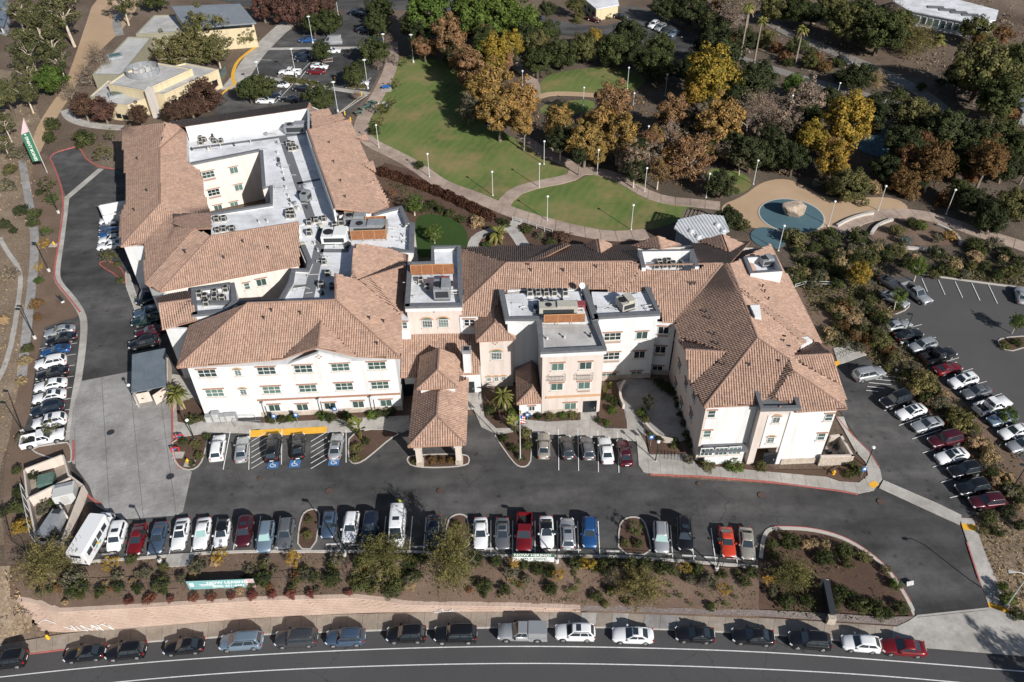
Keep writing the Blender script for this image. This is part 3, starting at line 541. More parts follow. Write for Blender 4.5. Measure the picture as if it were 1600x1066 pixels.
# left slope to the street
mb = MB(); vs_ = []
for x in (-700,-400,-200,-100,-40,0,27,50):
 for j in range(6):
  f = j / 5; p = G(x, interp(lot_edge, x)).lerp(GS(x, 1010 - min(0, x) * 0.1 - max(0, x) * 0.6), f); p.z += random.uniform(-.1,.1) * (0 < j < 5); vs_.append(p)
mb.add(vs_, [(i * 6 + j, i * 6 + j + 1,(i + 1) * 6 + j + 1,(i + 1) * 6 + j) for i in range(7) for j in range(5)], 'dry_hill'); structure(mb.build('street_bank', smooth=True), 'dry bank at the left end of the retaining wall', 'bank')
sheet('street_base', [(-900,985),(0,990),(60,975),(400,955),(600,950),(907,951),(1184,962),(1400,976),(1430,962),(1800,1000),(2400,1200),(1800,1500),(-300,1500),(-1200,1250)],-0.03, 'dry_hill', 'bare ground under the street edge', 'ground', 0, GS)
kerb_s = [(-400,1085),(-100,1044),(37.6,1024),(102,1016),(228,1004),(341,997),(400,993),(572,986.6),(800,981),(931,981),(1047,985),(1200,992),(1294,1001),(1447,1012),(1600,1024),(1900,1060)]
walk_n = [(-400,1060),(-100,1022),(37.6,1003),(102,990),(228,980.5),(341,972),(400,967),(572,959),(800,957),(931,958),(1047,961.5),(1200,967),(1294,973),(1401,980),(1600,995),(1900,1022)]
sheet('street', [(-400,1085),(-100,1044),(37.6,1024),(102,1016),(228,1004),(341,997),(400,993),(572,986.6),(800,981),(931,981),(1047,985),(1200,992),(1294,1001),(1447,1012),(1600,1024),(1900,1060),(2400,1200),(1800,1480),(-300,1480),(-1200,1240)],0.0, 'asphalt_street', 'curving two-lane asphalt street along the bottom edge', 'street', 0, GS)
def gs_strip(px, w, mat, name, parent=None, dz=0.008, n=40):
 c_ = resample(smooth_poly([GS(*p) for p in px],2, False), n); a = offset_line(c_, w / 2); b_ = offset_line(c_, -w / 2); mb = MB()
 for i in range(n - 1): mb.add([(p.x, p.y, zs(p.x) + dz) for p in (a[i], b_[i], b_[i + 1], a[i + 1])],[(0,1,2,3)], mat)
 return mb.build(name, parent)
tag(gs_strip([(-200,1082),(0,1057.7),(200,1037),(400,1023),(600,1013.5),(800,1009.4),(1000,1012),(1200,1018.8),(1400,1033),(1600,1049),(1800,1068)],0.12, 'paint_white', 'lane_line'), 'upper white line beside the parked street cars', 'marking', kind='structure')
tag(gs_strip([(-200,1120),(0,1090),(169,1066),(400,1048),(600,1040),(800,1036),(1000,1038.5),(1200,1045.6),(1350,1054),(1498,1066),(1700,1088)],0.12, 'paint_white', 'lane_line'), 'lower white line near the bottom edge', 'marking', kind='structure')
root = thing('street_sidewalk', 'tan concrete sidewalk of slabs along the street', 'sidewalk', loc=tuple(GS(800,970)), kind='structure')
A_ = resample(smooth_poly([GS(*p) for p in walk_n],2, False),91); B_ = resample(smooth_poly([GS(*p) for p in kerb_s],2, False),91)
for i in range(90):
 q = [A_[i].lerp(A_[i + 1],.008), A_[i].lerp(A_[i + 1],.992), B_[i].lerp(B_[i + 1],.992), B_[i].lerp(B_[i + 1],.008)]
 kb = [p.lerp(o_, 0.93) for p, o_ in ((q[1], q[2]),(q[0], q[3]))]
 xx = P((q[0] + q[2]) / 2)[0]; mt = 'concrete' if xx > 1405 or 905 < xx < 1040 and i % 2 else 'sidewalk'
 if 1008 < xx < 1044: mt = 'concrete_grey'
 MB().prism([p[:2] for p in (q[0], q[1], kb[0], kb[1])], lambda x, y: zs(x) - 0.1, lambda x, y: zs(x) + 0.13, mt).build('paving_slab', root)
 MB().prism([p[:2] for p in (kb[1], kb[0], q[2], q[3])], lambda x, y: zs(x) - 0.1, lambda x, y: zs(x) + 0.125, 'paint_red' if 40 < xx < 100 else 'kerb').build('kerb_stone', root)
sheet('apron', [(1401,980),(1420,971),(1433,962),(1546,950),(1580,962),(1640,990),(1640,1030),(1447,1014),(1405,1004)],0.14, 'concrete', 'pale concrete driveway apron at the street', 'pavement', 0, GS)
sheet('gravel_margin', [(640,944),(700,940),(800,940),(905,944),(1000,951),(1200,956),(1300,961),(1370,966),(1428,966),(1401,979.5),(1300,973),(1200,966),(1047,961),(931,957),(800,953),(700,952)],0.35, 'gravel', 'band of pinkish gravel behind the sidewalk', 'gravel', 0, GS, kind='stuff')
# retaining wall of real blocks
root = thing('retaining_wall', 'long pink block retaining wall with white graffiti above the sidewalk', 'wall', loc=tuple(GS(400,966)))
nW = 230; T_ = [G(x, interp(wall_top, x), interp(wtz, x)) for x in np.linspace(27,907, nW)]; Bt = [GS(x, interp(wall_bot, x)) for x in np.linspace(64,907, nW)]
T_ = smooth_poly(T_, 1, False); Bt = smooth_poly(Bt, 1, False); n = int(plen(Bt) / 0.62); T_ = resample(T_, n + 1); Bt = resample(Bt, n + 1)
mb = MB(); back = MB()
for i in range(n):
 h = max(0.2, T_[i].z - Bt[i].z); kc_ = max(1, round(h / 0.24))
 for j in range(kc_):
  f0, f1 = j / kc_, (j + 1) / kc_ - 0.03 / max(h, .3); off = 0.5 if j % 2 else 0.0
  def lp(ii, f): 
   k0 = min(n, max(0, ii)); a = Bt[int(k0)].lerp(Bt[min(n, int(k0) + 1)], k0 % 1); b_ = T_[int(k0)].lerp(T_[min(n, int(k0) + 1)], k0 % 1); return a.lerp(b_, f)
  p00, p10 = lp(i + off, f0), lp(i + off + 0.965, f0); p01, p11 = lp(i + off, f1), lp(i + off + 0.965, f1)
  d = (p10 - p00); nn = Vector((-d.y, d.x, 0)).normalized() * 0.4; ins = nn * -0.05 * (1 + random.random() * .6)
  a = [p00 + ins, p10 + ins, p10 + nn, p00 + nn]; z0, z1 = p00.z, p01.z; sh = (p01 - p00); sh.z = 0
  vs_ = [(p.x, p.y, z0) for p in a] + [(p.x, p.y, z1) for p in a]
  mb.add(vs_, [(0,1,5,4),(1,2,6,5),(3,0,4,7),(4,5,6,7)], 'block_pink')
 cp = [T_[i], T_[i + 1]]; 
for i in range(n): back.add([Bt[i] + Vector((0,.12,0)), Bt[i + 1] + Vector((0,.12,0)), T_[i + 1] + Vector((0,.12,-.02)), T_[i] + Vector((0,.12,-.02))],[(0,1,2,3)], 'trim_brown')
o = mb.build('block', root); o['kind'] = 'stuff'; back.build('wall_backing', root)
mb = MB(); o2 = offset_line(T_, 0.45); o1 = offset_line(T_, -0.12)
for i in range(n): 
 a, b_ = i + .01, i + .99; z = T_[i].z; mb.prism([o1[i].lerp(o1[i + 1],.015)[:2], o1[i].lerp(o1[i + 1],.985)[:2], o2[i].lerp(o2[i + 1],.985)[:2], o2[i].lerp(o2[i + 1],.015)[:2]], z - 0.02, z + 0.1, 'block_pink')
o = mb.build('cap_block', root); o['kind'] = 'stuff'
# graffiti strokes standing a few mm off the blocks
mb = MB()
def on_wall(px, py):
 k = min(range(n), key=lambda i: abs(P(Bt[i].lerp(T_[i],.4))[0] - px)); yb = P(Bt[k])[1]; yt = P(T_[k])[1]; f = (yb - py) / (yb - yt); d = Bt[k + 1] - Bt[k]; nn = Vector((-d.y, d.x, 0)).normalized(); return Bt[k].lerp(T_[k], f) - nn * 0.17
strokes = [[(55,972),(70,966),(84,972)],[(97,977),(106,983),(112,975)],[(99,982),(110,977)],[(118,976),(113,982),(122,984)],[(122,984),(128,975),(132,983),(138,975)],[(140,983),(144,974),(149,983)],[(142,980),(148,979)],[(151,974),(152,983)],[(153,976),(160,973),(164,982)],[(162,974),(166,981)],[(680,953),(690,950),(696,953)],[(699,953),(706,950),(712,952)],[(676,955),(718,952)]]
for s_ in strokes:
 for a, b_ in zip(s_, s_[1:]): mb.tube(on_wall(*a), on_wall(*b_),0.045,0.045, 'paint_white', 4)
mb.build('graffiti', root)
# concrete kerb along the bottom of the lot, wheel stops, stall lines
root = thing('lot_kerb', 'pale concrete kerb along the lower edge of the lot', 'kerb', loc=tuple(G(640,861)), kind='structure')
kp = [G(*p) for p in lot_edge[2:]]; kr = resample(kp, 41); o2 = offset_line(kr, -0.35)
for i in range(40): MB().prism([kr[i].lerp(kr[i + 1],.005)[:2], kr[i].lerp(kr[i + 1],.995)[:2], o2[i].lerp(o2[i + 1],.995)[:2], o2[i].lerp(o2[i + 1],.005)[:2]],-0.1,0.17, 'kerb').build('kerb_stone', root)
ZM = -0.03 + 0.004 * (L + 2)
def line_px(mb, a, b_, w=0.11, mat='paint_white', z=None):
 p, q = G(*a), G(*b_); d = (q - p).normalized(); nn = Vector((-d.y, d.x, 0)) * w / 2; z = z or ZM; mb.add([(v.x, v.y, z) for v in (p + nn, p - nn, q - nn, q + nn)],[(0,1,2,3)], mat)
root = thing('stall_markings', 'white stall lines painted in the parking lots', 'marking', loc=tuple(G(800,750)), kind='structure')
def sl_(a, b_, w=0.11, mat='paint_white', name='stall_line'): mb = MB(); line_px(mb, a, b_, w, mat); mb.build(name, root)
bot_x = [(198,-.27),(231,-.25),(265,-.22),(299,-.2),(331,-.19),(365,-.18),(399,-.17),(430,-.16),(532,-.12),(564,-.11),(598,-.1),(640,-.09),(662,-.08),(767,0),(801,0),(836,0),(871,.01),(904,.03),(937,.05),(1051,.07),(1084,.1),(1118,.14),(1152,.15)]
for x, s_ in bot_x:
 y0 = interp(lot_edge, x); sl_((x - s_ * 0, y0 - 1),(x - s_ * 52, y0 - 53))
for a, b_ in [((391,672),(389,735)),((360,676),(349,735)),((441,672),(440,727)),((541,672),(541,724)),((872.5,672),(873,736)),((903,672),(904,737)),((934,674),(935,739)),((965,676),(967,740))]: sl_(a, b_)
for x0 in (392,485):
 for k in range(6): sl_((x0 + 1,684 + k * 8.5 + 7),(x0 + 26,684 + k * 8.5 - 8))
for a, b_ in [((362,678),(345,735))]: pass
for k in range(10): x = 120 - k * 1.9; y = 537 + k * 17.3; sl_((x + 1, y),(x - 58, y + 9),0.1)
for k in range(5): sl_((1353 + k * 2,607 - k * 6 + 4),(1372 + k * 10,613 - k * 5.4))
for a, b_ in [((1381,643),(1425,628)),((1404,666),(1448,650)),((1425,687),(1470,672)),((1441,709),(1490,694)),((1457,731),(1505,716)),((1470,755),(1525,738)),((1484,779),(1545,764))]: sl_(a, b_)
for k in range(5): sl_((1441 + k * 26 - 1,432 + k * 2.4 + 4),(1449 + k * 27.3,457 + k * 4.6))
for a, b_ in [((1425,512),(1440,508)),((1445,533),(1462,528)),((1478,566),(1498,560)),((1500,583),(1520,577)),((1522,602),(1541,597)),((1545,622),(1565,616))]: sl_(a, b_, .1)
ribbon('lot_end_kerb', [(1443,430),(1520,440.5),(1640,456)],.35, 'kerb', 'white kerb along the top of the outer lot', 'kerb', dz=.16, sm=0)
for a, b_ in [((400,94),(424,95)),((466,118),(486,97)),((430,162),(458,132)),((470,122),(478,112)),((420,163),(440,143)),((570,132),(580,122))]: sl_(a, b_, 0.14)
for x, y, a in [(427,727,0),(461,725.5,0),(522,722.5,0)]:       # wheelchair symbols
 p = G(x, y); mb = MB(); z = ZM
 mb.add([(p.x - .75, p.y - .7, z),(p.x + .75, p.y - .7, z),(p.x + .75, p.y + .7, z),(p.x - .75, p.y + .7, z)],[(0,1,2,3)], 'paint_blue')
 def dsk(cx, cy, r0, r1, a0, a1): 
  for k in range(12):
   w0 = a0 + (a1 - a0) * k / 12; w1 = a0 + (a1 - a0) * (k + 1) / 12; mb.add([(p.x + cx + r * math.cos(w), p.y + cy + r * math.sin(w), z + 0.004) for r, w in ((r0, w0),(r1, w0),(r1, w1),(r0, w1))],[(0,1,2,3)], 'paint_white')
 dsk(-0.05,-0.12,0.27,0.37, R(120), R(380)); dsk(-0.1,0.45,0.0,0.12,0,2 * math.pi)
 for q in ([(-.16,.32),(-.04,.32),(0,-.02),(-.12,-.02)],[(-.06,.03),(.3,.03),(.3,-.07),(-.06,-.07)],[(.24,0),(.34,0),(.45,-.4),(.35,-.4)]): mb.add([(p.x + a, p.y + b_, z + .004) for a, b_ in q[::-1]],[(0,1,2,3)], 'paint_white')
 mb.build('wheelchair_symbol', root)
for poly in ([(391,673.5),(511,667.5),(511,676.5),(391,683.5)],):
 tag(MB().prism([G(*p)[:2] for p in poly],-0.05,0.135, 'paint_yellow').build('tactile_strip'), 'bright yellow tactile strip above the accessible stalls', 'tactile paving', kind='structure')
ws = [(170,866,-.3),(206,866,-.27),(520,851,-.1),(555,852,-.1),(590,852.5,-.1),(654,855,-.05),(864,860,0),(897,860,0),(957,862,.05),(1041,866,.08),(1076,869,.1),(1110,871.5,.12),(1146,873,.13),(760,858,0),(792,858,0),(826,859,0)]
for i, (x, y, s_) in enumerate(sorted(ws)):
 p = G(x, y); q = G(x + 10, y + s_ * 4); mb = MB(); a = math.atan2((q - p).y, (q - p).x); mb.box((p.x, p.y, 0.08),(1.75,0.18,0.13), 'base_conc', a, 0.94)
 tag(mb.build('wheel_stop'), f'pale concrete wheel stop, {ordn(i)} from the left in the lower row of stalls', 'wheel stop', 'wheel stops in the lower row of stalls')
# raised walks in front of the building
def walk(px, cell, ang_px, mat, label, name='front_walk', sm=0, z=0.13):
 w = [G(*p) for p in px]; w = smooth_poly(w, sm) if sm else w; c_ = sum(w, Vector()) / len(w); root = thing(name, label, 'sidewalk', loc=(c_.x, c_.y, 0), kind='structure')
 d = G(*ang_px[1]) - G(*ang_px[0]); paved(root, w, cell, math.atan2(d.y, d.x),-0.05, z, mat, gap=0.012); return root, w
wr1, w1 = walk([(268,585),(296,590),(330,655),(408,662),(640,650),(640,672),(628,677),(592,669),(545,676),(511,677),(511,667),(391,673),(391,678),(327,676),(268.5,684.7)],1.6,((330,668),(640,655)), 'concrete', 'pale concrete walk before the white left wing')
wr2, w2 = walk([(726,590),(752,612),(757,652),(775,670),(800,669.5),(808,655),(855,660),(907,657),(907,630),(930,630),(933,664),(945,670),(980,671),(977,640),(990,640),(995,672),(1007,690),(1014,711),(1071,711),(1090,727),(1200,738),(1291,746),(1311,753),(1342,755),(1356,743),(1352,723),(1337,707),(1318,672),(1306,652),(1318,652),(1327,677),(1357,707),(1375,735),(1378,750),(1365,767),(1342,772),(1311,766),(1200,752),(1100,744),(1020,741),(1005,738),(998,728),(995,690),(833,677),(830,671),(778,680),(752,668),(740,640),(728,640)],1.6,((850,660),(1000,668)), 'concrete', 'pale concrete walk wrapping the entrance and right wing')
mb = MB(); rp = resample([G(*p) for p in [(1016,742.5),(1100,746),(1200,754),(1311,768.5),(1340,774)]],30); o2 = offset_line(rp, 0.14)
for i in range(29): mb.prism([rp[i][:2], rp[i + 1][:2], o2[i + 1][:2], o2[i][:2]],-0.05,0.137, 'paint_red')
mb.build('red_kerb', wr2)
mb = MB(); rp = resample([G(*p) for p in [(1306,650),(1328,676),(1358,706),(1374,730)]],20); o2 = offset_line(rp, -0.14)
for i in range(19): mb.prism([rp[i][:2], rp[i + 1][:2], o2[i + 1][:2], o2[i][:2]],-0.05,0.138, 'paint_red')
mb.build('red_kerb', wr2)
MB().prism([G(*p)[:2] for p in [(1356,757),(1366,752),(1373,758),(1363,765)]],0.0,0.146, 'paint_yellow').build('tactile_panel', wr2)
lay('cross_walk', [(1373,764),(1380,751),(1470,790),(1502,806),(1499,822),(1440,795)], 'concrete', 'pale concrete strip across the drive to the right', 'pavement', 0)
tag(MB().prism([G(*p)[:2] for p in [(1302,545),(1330,536),(1354,555),(1310,571)]],-0.05,0.12, 'concrete').build('service_pad'), 'pale concrete pad with bike racks right of the right wing', 'pavement', kind='structure')
mb = MB(); mb.prism([G(*p)[:2] for p in [(1304,566),(1311,564),(1312,570),(1306,573)]],0,0.13, 'paint_yellow'); tag(mb.build('tactile_patch'), 'yellow ramp patch at the service pad', 'tactile paving', kind='structure')
for c_, r_, lab in (((997.6,625),4.6, 'upper round patio behind the curved seat wall'),((1041,652),5.0, 'lower round patio beside the right wing')):
 p = G(*c_); mb = MB(); mb.prism([(p.x + r_ * math.cos(w), p.y + r_ * math.sin(w)) for w in np.linspace(0,2 * math.pi, 32, endpoint=False)],-0.05,0.10 if r_ < 4.8 else 0.105, 'concrete_grey'); tag(mb.build('patio'), lab, 'patio', kind='structure')
# planters with kerbs
def planter(px, label, sm=1, mat='mulch', red=False, kerbw=0.18, z=0.10):
 w = smooth_poly([G(*p) for p in px], sm) if sm else [G(*p) for p in px]; n = len(w)
 if sum(w[i].x * w[(i + 1) % n].y - w[(i + 1) % n].x * w[i].y for i in range(n)) < 0: w = w[::-1]
 o = structure(MB().prism([p[:2] for p in w],-0.05, z, mat).build('planter_bed'), label, 'planter'); 
 if kerbw: kerb_on(o, [Vector(p) for p in w], 'paint_red' if red else 'kerb', kerbw, 0.16, closed=True)
 return o
planter([(268.5,684.7),(327,676),(322,707),(314,728),(299,737),(281,733),(270,718)], 'planter with yellow hydrant at the left end of the front stalls')
planter([(545,677),(592,669),(628,677),(610,687),(587,707),(567,723),(552,727),(543,718)], 'curved planter with bird-of-paradise left of the canopy')
planter([(633,719),(642,711),(726,709),(736,717),(730,731),(645,733)], 'planter island at the feet of the canopy columns', 2)
planter([(770,677),(800,669),(830,672),(832,718),(824,731),(810,731),(800,722),(780,694)], 'planter holding the flagpole right of the canopy')
planter([(407,667),(411,653),(628,641),(638,657)], 'long planter under the white left wing', 0, kerbw=0)
planter([(817,657),(820,646),(907,644),(904,658)], 'planter under the pink front block', 0, kerbw=0, z=0.15)
planter([(937,600),(963,600),(975,641),(980,671),(934,664)], 'planter between the pink block and the curved seat wall', 0, kerbw=0, z=0.15)
planter([(1007,664),(1053,692),(1072,711),(1015,709)], 'planter by the bike rack before the right wing', 0, kerbw=0, z=0.15)
planter([(757,652),(757,622),(790,612),(815,645),(808,656),(790,670),(775,668)], 'palm planter at the foot of the pink stair tower', 1, kerbw=0, z=0.15)
planter([(1086,722),(1200,728),(1215,735),(1291,735),(1291,745),(1200,737),(1090,726)], 'narrow planter under the right wing', 0, kerbw=0, z=0.15)
planter([(1291,745),(1296,735),(1337,712),(1350,724),(1354,743),(1342,753),(1311,751)], 'planter at the right corner beside the patio wall', 0, kerbw=0, z=0.15)
planter([(276,632),(302,622),(330,654),(300,664),(278,660)], 'mulch patch with a low hedge at the left wing corner', 0, kerbw=0, z=0.15)
planter([(154,414),(158,409),(175,408),(196,425),(197,448),(180,430),(165,422)], 'narrow planter beside the service road', 1, red=True)
planter([(196,425),(203,430),(222,485),(211,487),(197,449)], 'paved nose beside the service road', 0, 'concrete', z=0.13)
planter([(464,859),(466,826),(472,804),(483,796),(496,796),(502,807),(493,860)], 'left kerbed island in the lower row of stalls')
planter([(692,862),(698,815),(708,805),(722,803),(733,810),(735,865)], 'kerbed island under the tall wispy tree')
planter([(965,867),(966,823),(974,811),(990,807),(1006,812),(1014,834),(1020,869)], 'right kerbed island in the lower row of stalls')
planter([(1556,535),(1565,528),(1606,525),(1640,530),(1640,540),(1606,543),(1574,552)], 'kerbed island in the outer right lot')
planter([(1378,490),(1395,476),(1422,472),(1420,484),(1396,494)], 'kerbed island at the end of the outer row', 1)
planter([(46,701),(104,689),(113,700),(113,722),(106,724),(60,712)], 'planter nose under the white pickup', 1, 'bed_soil', red=False)
planter([(434,118),(470,124),(498,128),(494,134),(462,128),(434,121)], 'hedge island in the far lot', 0)
planter([(487,98),(520,91),(520,97),(488,99)], 'small kerbed island in the far lot', 0)
planter([(540,138),(570,140),(572,134),(545,130)], 'corner island in the far lot', 0)
planter([(532,177),(575,149),(562,152),(525,180)], 'reddish strip beside the far lot walk', 0, 'bed_soil')
planter([(576,29),(600,52),(598,57),(575,57)], 'hedge strip at the right edge of the far lot', 0)
# red kerb on the left road
root = thing('red_kerb', 'faded red kerb following the left road', 'kerb', loc=tuple(G(95,380)), kind='structure')
def redk(px, s_=1):
 pts = smooth_poly([G(*p) for p in px],2, False); mb = MB(); o2 = offset_line(pts, 0.28 * s_)
 for i in range(len(pts) - 1): mb.prism([pts[i][:2], pts[i + 1][:2], o2[i + 1][:2], o2[i][:2]],-0.05,0.15, 'paint_red')
 mb.build('kerb_run', root)
redk([(119,230),(76,242),(87,262),(103,310),(94,376),(86,422),(87.5,440),(110,465.5),(127,488)],-1); redk([(119,230),(127,236),(132,248),(152,262),(178,265)]); redk([(267.5,622),(268.3,684),(269.5,717),(281,734)],1)
redk([(113,690),(114,702),(113,721)],1); redk([(128,767),(140,780),(152,788),(158,790)])
# splash pad
p = G(1236.5,337.5); mb = MB(); mb.prism([(p.x + 6.3 * math.cos(w), p.y + 6.3 * math.sin(w)) for w in np.linspace(0,2 * math.pi, 40, endpoint=False)],-0.05,0.11, 'kerb'); mb.prism([(p.x + 6.0 * math.cos(w), p.y + 6.0 * math.sin(w)) for w in np.linspace(0,2 * math.pi, 40, endpoint=False)],0.0,0.125, 'pad_blue'); tag(mb.build('splash_pad'), 'round blue rubber play pad with the boulder on it', 'play pad', kind='structure')
for c_, r_, lab in (((1372,222),6.5, 'blue rubber play surface under the golden tree'),((1200,372),3.2, 'shaded blue-grey paving behind the right wing')):
 p = G(*c_); mb = MB(); mb.prism([(p.x + r_ * math.cos(w), p.y + r_ * 1.1 * math.sin(w)) for w in np.linspace(0,2 * math.pi, 24, endpoint=False)],-0.05,0.11, 'pad_blue'); tag(mb.build('play_surface'), lab, 'play pad', kind='structure')
# ================================================================== the large building
BLD = thing('care_home_building', 'sprawling three-storey white and pink stucco building with terracotta tiled roofs', 'building', loc=tuple(G(640,640)))
def npmesh(name, verts, quads, mat):
 me = bpy.data.meshes.new(name); nv, nf = len(verts), len(quads); me.vertices.add(nv); me.vertices.foreach_set('co', verts.astype(np.float32).ravel())
 me.loops.add(nf * 4); me.loops.foreach_set('vertex_index', quads.astype(np.int32).ravel()); me.polygons.add(nf); me.polygons.foreach_set('loop_start', np.arange(0, nf * 4,4, dtype=np.int32))
 me.materials.append(M(mat)); me.update(calc_edges=True); me.validate(); return me
TU, TV = 0.33,0.42
def tiles_for(pts):
 pts = [Vector(p) for p in pts]; nrm = Vector()
 for i in range(len(pts)): nrm += pts[i].cross(pts[(i + 1) % len(pts)])
 nrm.normalize(); nrm = -nrm if nrm.z < 0 else nrm
 u = nrm.cross(Vector((0,0,1))); u = Vector((1,0,0)) if u.length < 1e-3 else u.normalized(); v = nrm.cross(u)
 if v.z < 0: v = -v; u = -u
 o = pts[0]; P2 = [((p - o).dot(u),(p - o).dot(v),(p - o).dot(nrm)) for p in pts]
 us = np.arange(min(p[0] for p in P2) + TU * .5, max(p[0] for p in P2), TU); vs = np.arange(min(p[1] for p in P2) + TV * .5, max(p[1] for p in P2) + .01, TV)
 if len(us) == 0 or len(vs) == 0: return None
 g = np.stack(np.meshgrid(us, vs),-1).reshape(-1,2); k = in_poly(g, P2); g = g[k]
 if len(g) == 0: return None
 A = np.array([[p[0], p[1],1] for p in P2]); h = np.linalg.lstsq(A, np.array([p[2] for p in P2]), rcond=None)[0]; hz = g @ h[:2] + h[2]
 g = g + RNG.normal(0,0.008, g.shape)
 prof = [(-.14,0.01),(-.075,.108),(.075,.108),(.14,0.01)]; n = len(g); V_ = np.zeros((n, 8,3)); o_, u_, v_, n_ = (np.array(x) for x in (o, u, v, nrm))
 for e, (dv, lift) in enumerate(((-TV * .56,.035),(TV * .5,0.0))):
  for j, (du, dh) in enumerate(prof): V_[:, e * 4 + j] = o_ + np.outer(g[:, 0] + du, u_) + np.outer(g[:, 1] + dv, v_) + np.outer(hz + dh + lift, n_)
 base = (np.arange(n) * 8)[:, None, None]; q = np.array([[0,1,5,4],[1,2,6,5],[2,3,7,6],[3,2,1,0]])[None]; return V_.reshape(-1,3),(base + q).reshape(-1,4)
def roof(bld, name, faces, ridges=(), base=0.18, label=None):
 mb = MB()
 for f in faces:
  f = [Vector(p) for p in f]; nrm = Vector()
  for i in range(len(f)): nrm += f[i].cross(f[(i + 1) % len(f)])
  if nrm.z < 0: f = f[::-1]
  n = len(f); lo = [p - Vector((0,0, base)) for p in f]
  mb.add(f, [tuple(range(n))], 'tile_bed'); mb.add(f + lo, [(i, n + i, n + (i + 1) % n, (i + 1) % n) for i in range(n)], 'trim_brown'); mb.add(lo, [tuple(range(n - 1,-1,-1))], 'trim_brown')
 ro = mb.build('roof', bld); VV, QQ, off = [],[],0
 if label: ro['label'] = label
 for f in faces:
  r_ = tiles_for(f)
  if r_: VV.append(r_[0]); QQ.append(r_[1] + off); off += len(r_[0])
 if VV:
  V_ = np.concatenate(VV) - np.array(bld.location); o = link('roof_tiles', npmesh('roof_tiles', V_, np.concatenate(QQ), 'tile'), ro); o['kind'] = 'stuff'
 if ridges:
  mb = MB()
  for a, b_ in ridges:
   a, b_ = Vector(a), Vector(b_); n = max(1, int((b_ - a).length / 0.45)); d = b_ - a; side = Vector((-d.y, d.x, 0)).normalized() * 0.17
   for k in range(n):
    p = a.lerp(b_, k / n); q = a.lerp(b_, (k + .96) / n); up = Vector((0,0,0.19)); sd = Vector((0,0,0.02)); mb.add([p + side + sd, p + side * .5 + up, p - side * .5 + up, p - side + sd, q + side + sd, q + side * .5 + up * .88, q - side * .5 + up * .88, q - side + sd],[(0,1,5,4),(1,2,6,5),(2,3,7,6),(3,2,1,0),(4,5,6,7)], 'ridge_tile')
  o = mb.build('ridge_caps', ro); o['kind'] = 'stuff'
 return ro
EZ = 10.3
e = lambda x, y, z=EZ: G(x, y, z)
# --- left front wing
S1 = Slope((276,575),(626,560),(400,500)); E1 = Slope((627,493),(626,560),(524,469))
A, B = e(276,575), e(626,560); R1, R2 = S1.v(387,474), S1.v(524,469); AP = S1.v(501,502); FP = G(496,543, AP.z); FL, FR = e(440,564), e(557,560)
NWc = e(297,509); q1 = E1.v(524,428); q2 = E1.v(562,438)
gl, gr = S1.v(440.5,561), S1.v(557,557)
roof(BLD, 'r', [[A, gl, AP, gr, B, R2, R1],[A, R1, S1.v(386,474), NWc],[AP, FP, gl],[AP, gr, FP],[R2, B, e(627,493), q2, q1]],[(A, R1),(R1, R2),(R2, B),(AP, FP),(R2, q1)])
Pl = lambda p, dz: Vector((p.x, p.y, p.z + dz))
W1a, W1b = G(323,655.5), G(629,641); nn = Vector((-(W1b - W1a).y, (W1b - W1a).x, 0)).normalized()
wm = MB(); wm.prism([W1a[:2], W1b[:2],(W1b + nn * 9.2)[:2],(W1a + nn * 9.2)[:2]],-0.1,10.12, 'stucco_white'); WALLF1 = WallPlane(W1a, W1b)
# gable wall under the little front gable
ga, gb, gc_ = WALLF1.hit(443,566), WALLF1.hit(554,562), WALLF1.hit(497,549); wm.add([Vector((p.x, p.y, z)) - nn * .06 for p, z in ((ga, 9.9),(gb, 9.9),(gc_, 11.95))] + [Vector((p.x, p.y, z)) + nn * .4 for p, z in ((ga, 9.9),(gb, 9.9),(gc_, 11.95))],[(0,1,2),(5,4,3),(0,2,5,3),(1,4,5,2)], 'stucco_white')
wm.build('wall', BLD)
# west return wall of the wing
# --- rear-left wing (W)
WW = Slope((192,200),(188,386),(250,300)); r1, r2 = WW.v(249.5,233), WW.v(249.5,319.5); zr = 13.1
nw = e(189,200); hipN = G(289,198,13.2)
T3 = [G(271,333.5,12.2), G(272,354,11.9), G(304,357.5,12.9), G(330,352,11.6), G(329,335,11.0)]
h1, h2, h3 = G(304,357.5,12.9), G(330.6,369,13.15), None
WS = Slope((249.5,456),(468,414.5),(400,357)); k1, k2 = WS.v(330.6,369), WS.v(467,347.4)
swc = e(188.7,386); sw2 = e(225.5,380); sw3 = e(226.7,443.7); sw4 = e(249.5,456); se4 = e(468,414.5)
def on_plane(a, b_, c_, px, py):
 n_ = (b_ - a).cross(c_ - a); r_ = ray(px, py); o_ = Vector((0,0, CAM_H)); return o_ + r_ * ((a - o_).dot(n_) / r_.dot(n_))
_c = G(322,317,10.4); hipN = on_plane(r1, r2, _c, 289,198)
we = [on_plane(r1, r2, _c, 289,200), on_plane(r1, r2, _c, 295,255), G(314,270,10.4), G(318,300,10.4), G(329,334,10.4)]
roof(BLD, 'r', [[nw, WW.v(258,191.5), r1, r2, swc, e(186,338), e(199,318), e(196,262)],[WW.v(258,191.5), hipN, r1],[hipN, we[1], we[2], we[3], we[4], G(271,333.5,12.05), r2, r1],[swc, sw2, G(271,333.5,12.05), r2],[sw2, sw3, h1, G(272,354,12.1), G(271,333.5,12.05)],[G(271,333.5,12.05), G(272,354,12.1), h1, G(330,357,11.9), we[4]],[sw3, sw4, k1, h1],[sw4, se4, k2, WS.v(400,357.5), k1]],[(swc, r2),(r1, r2),(r1, hipN),(sw3, h1),(sw4, k1),(k1, k2)])
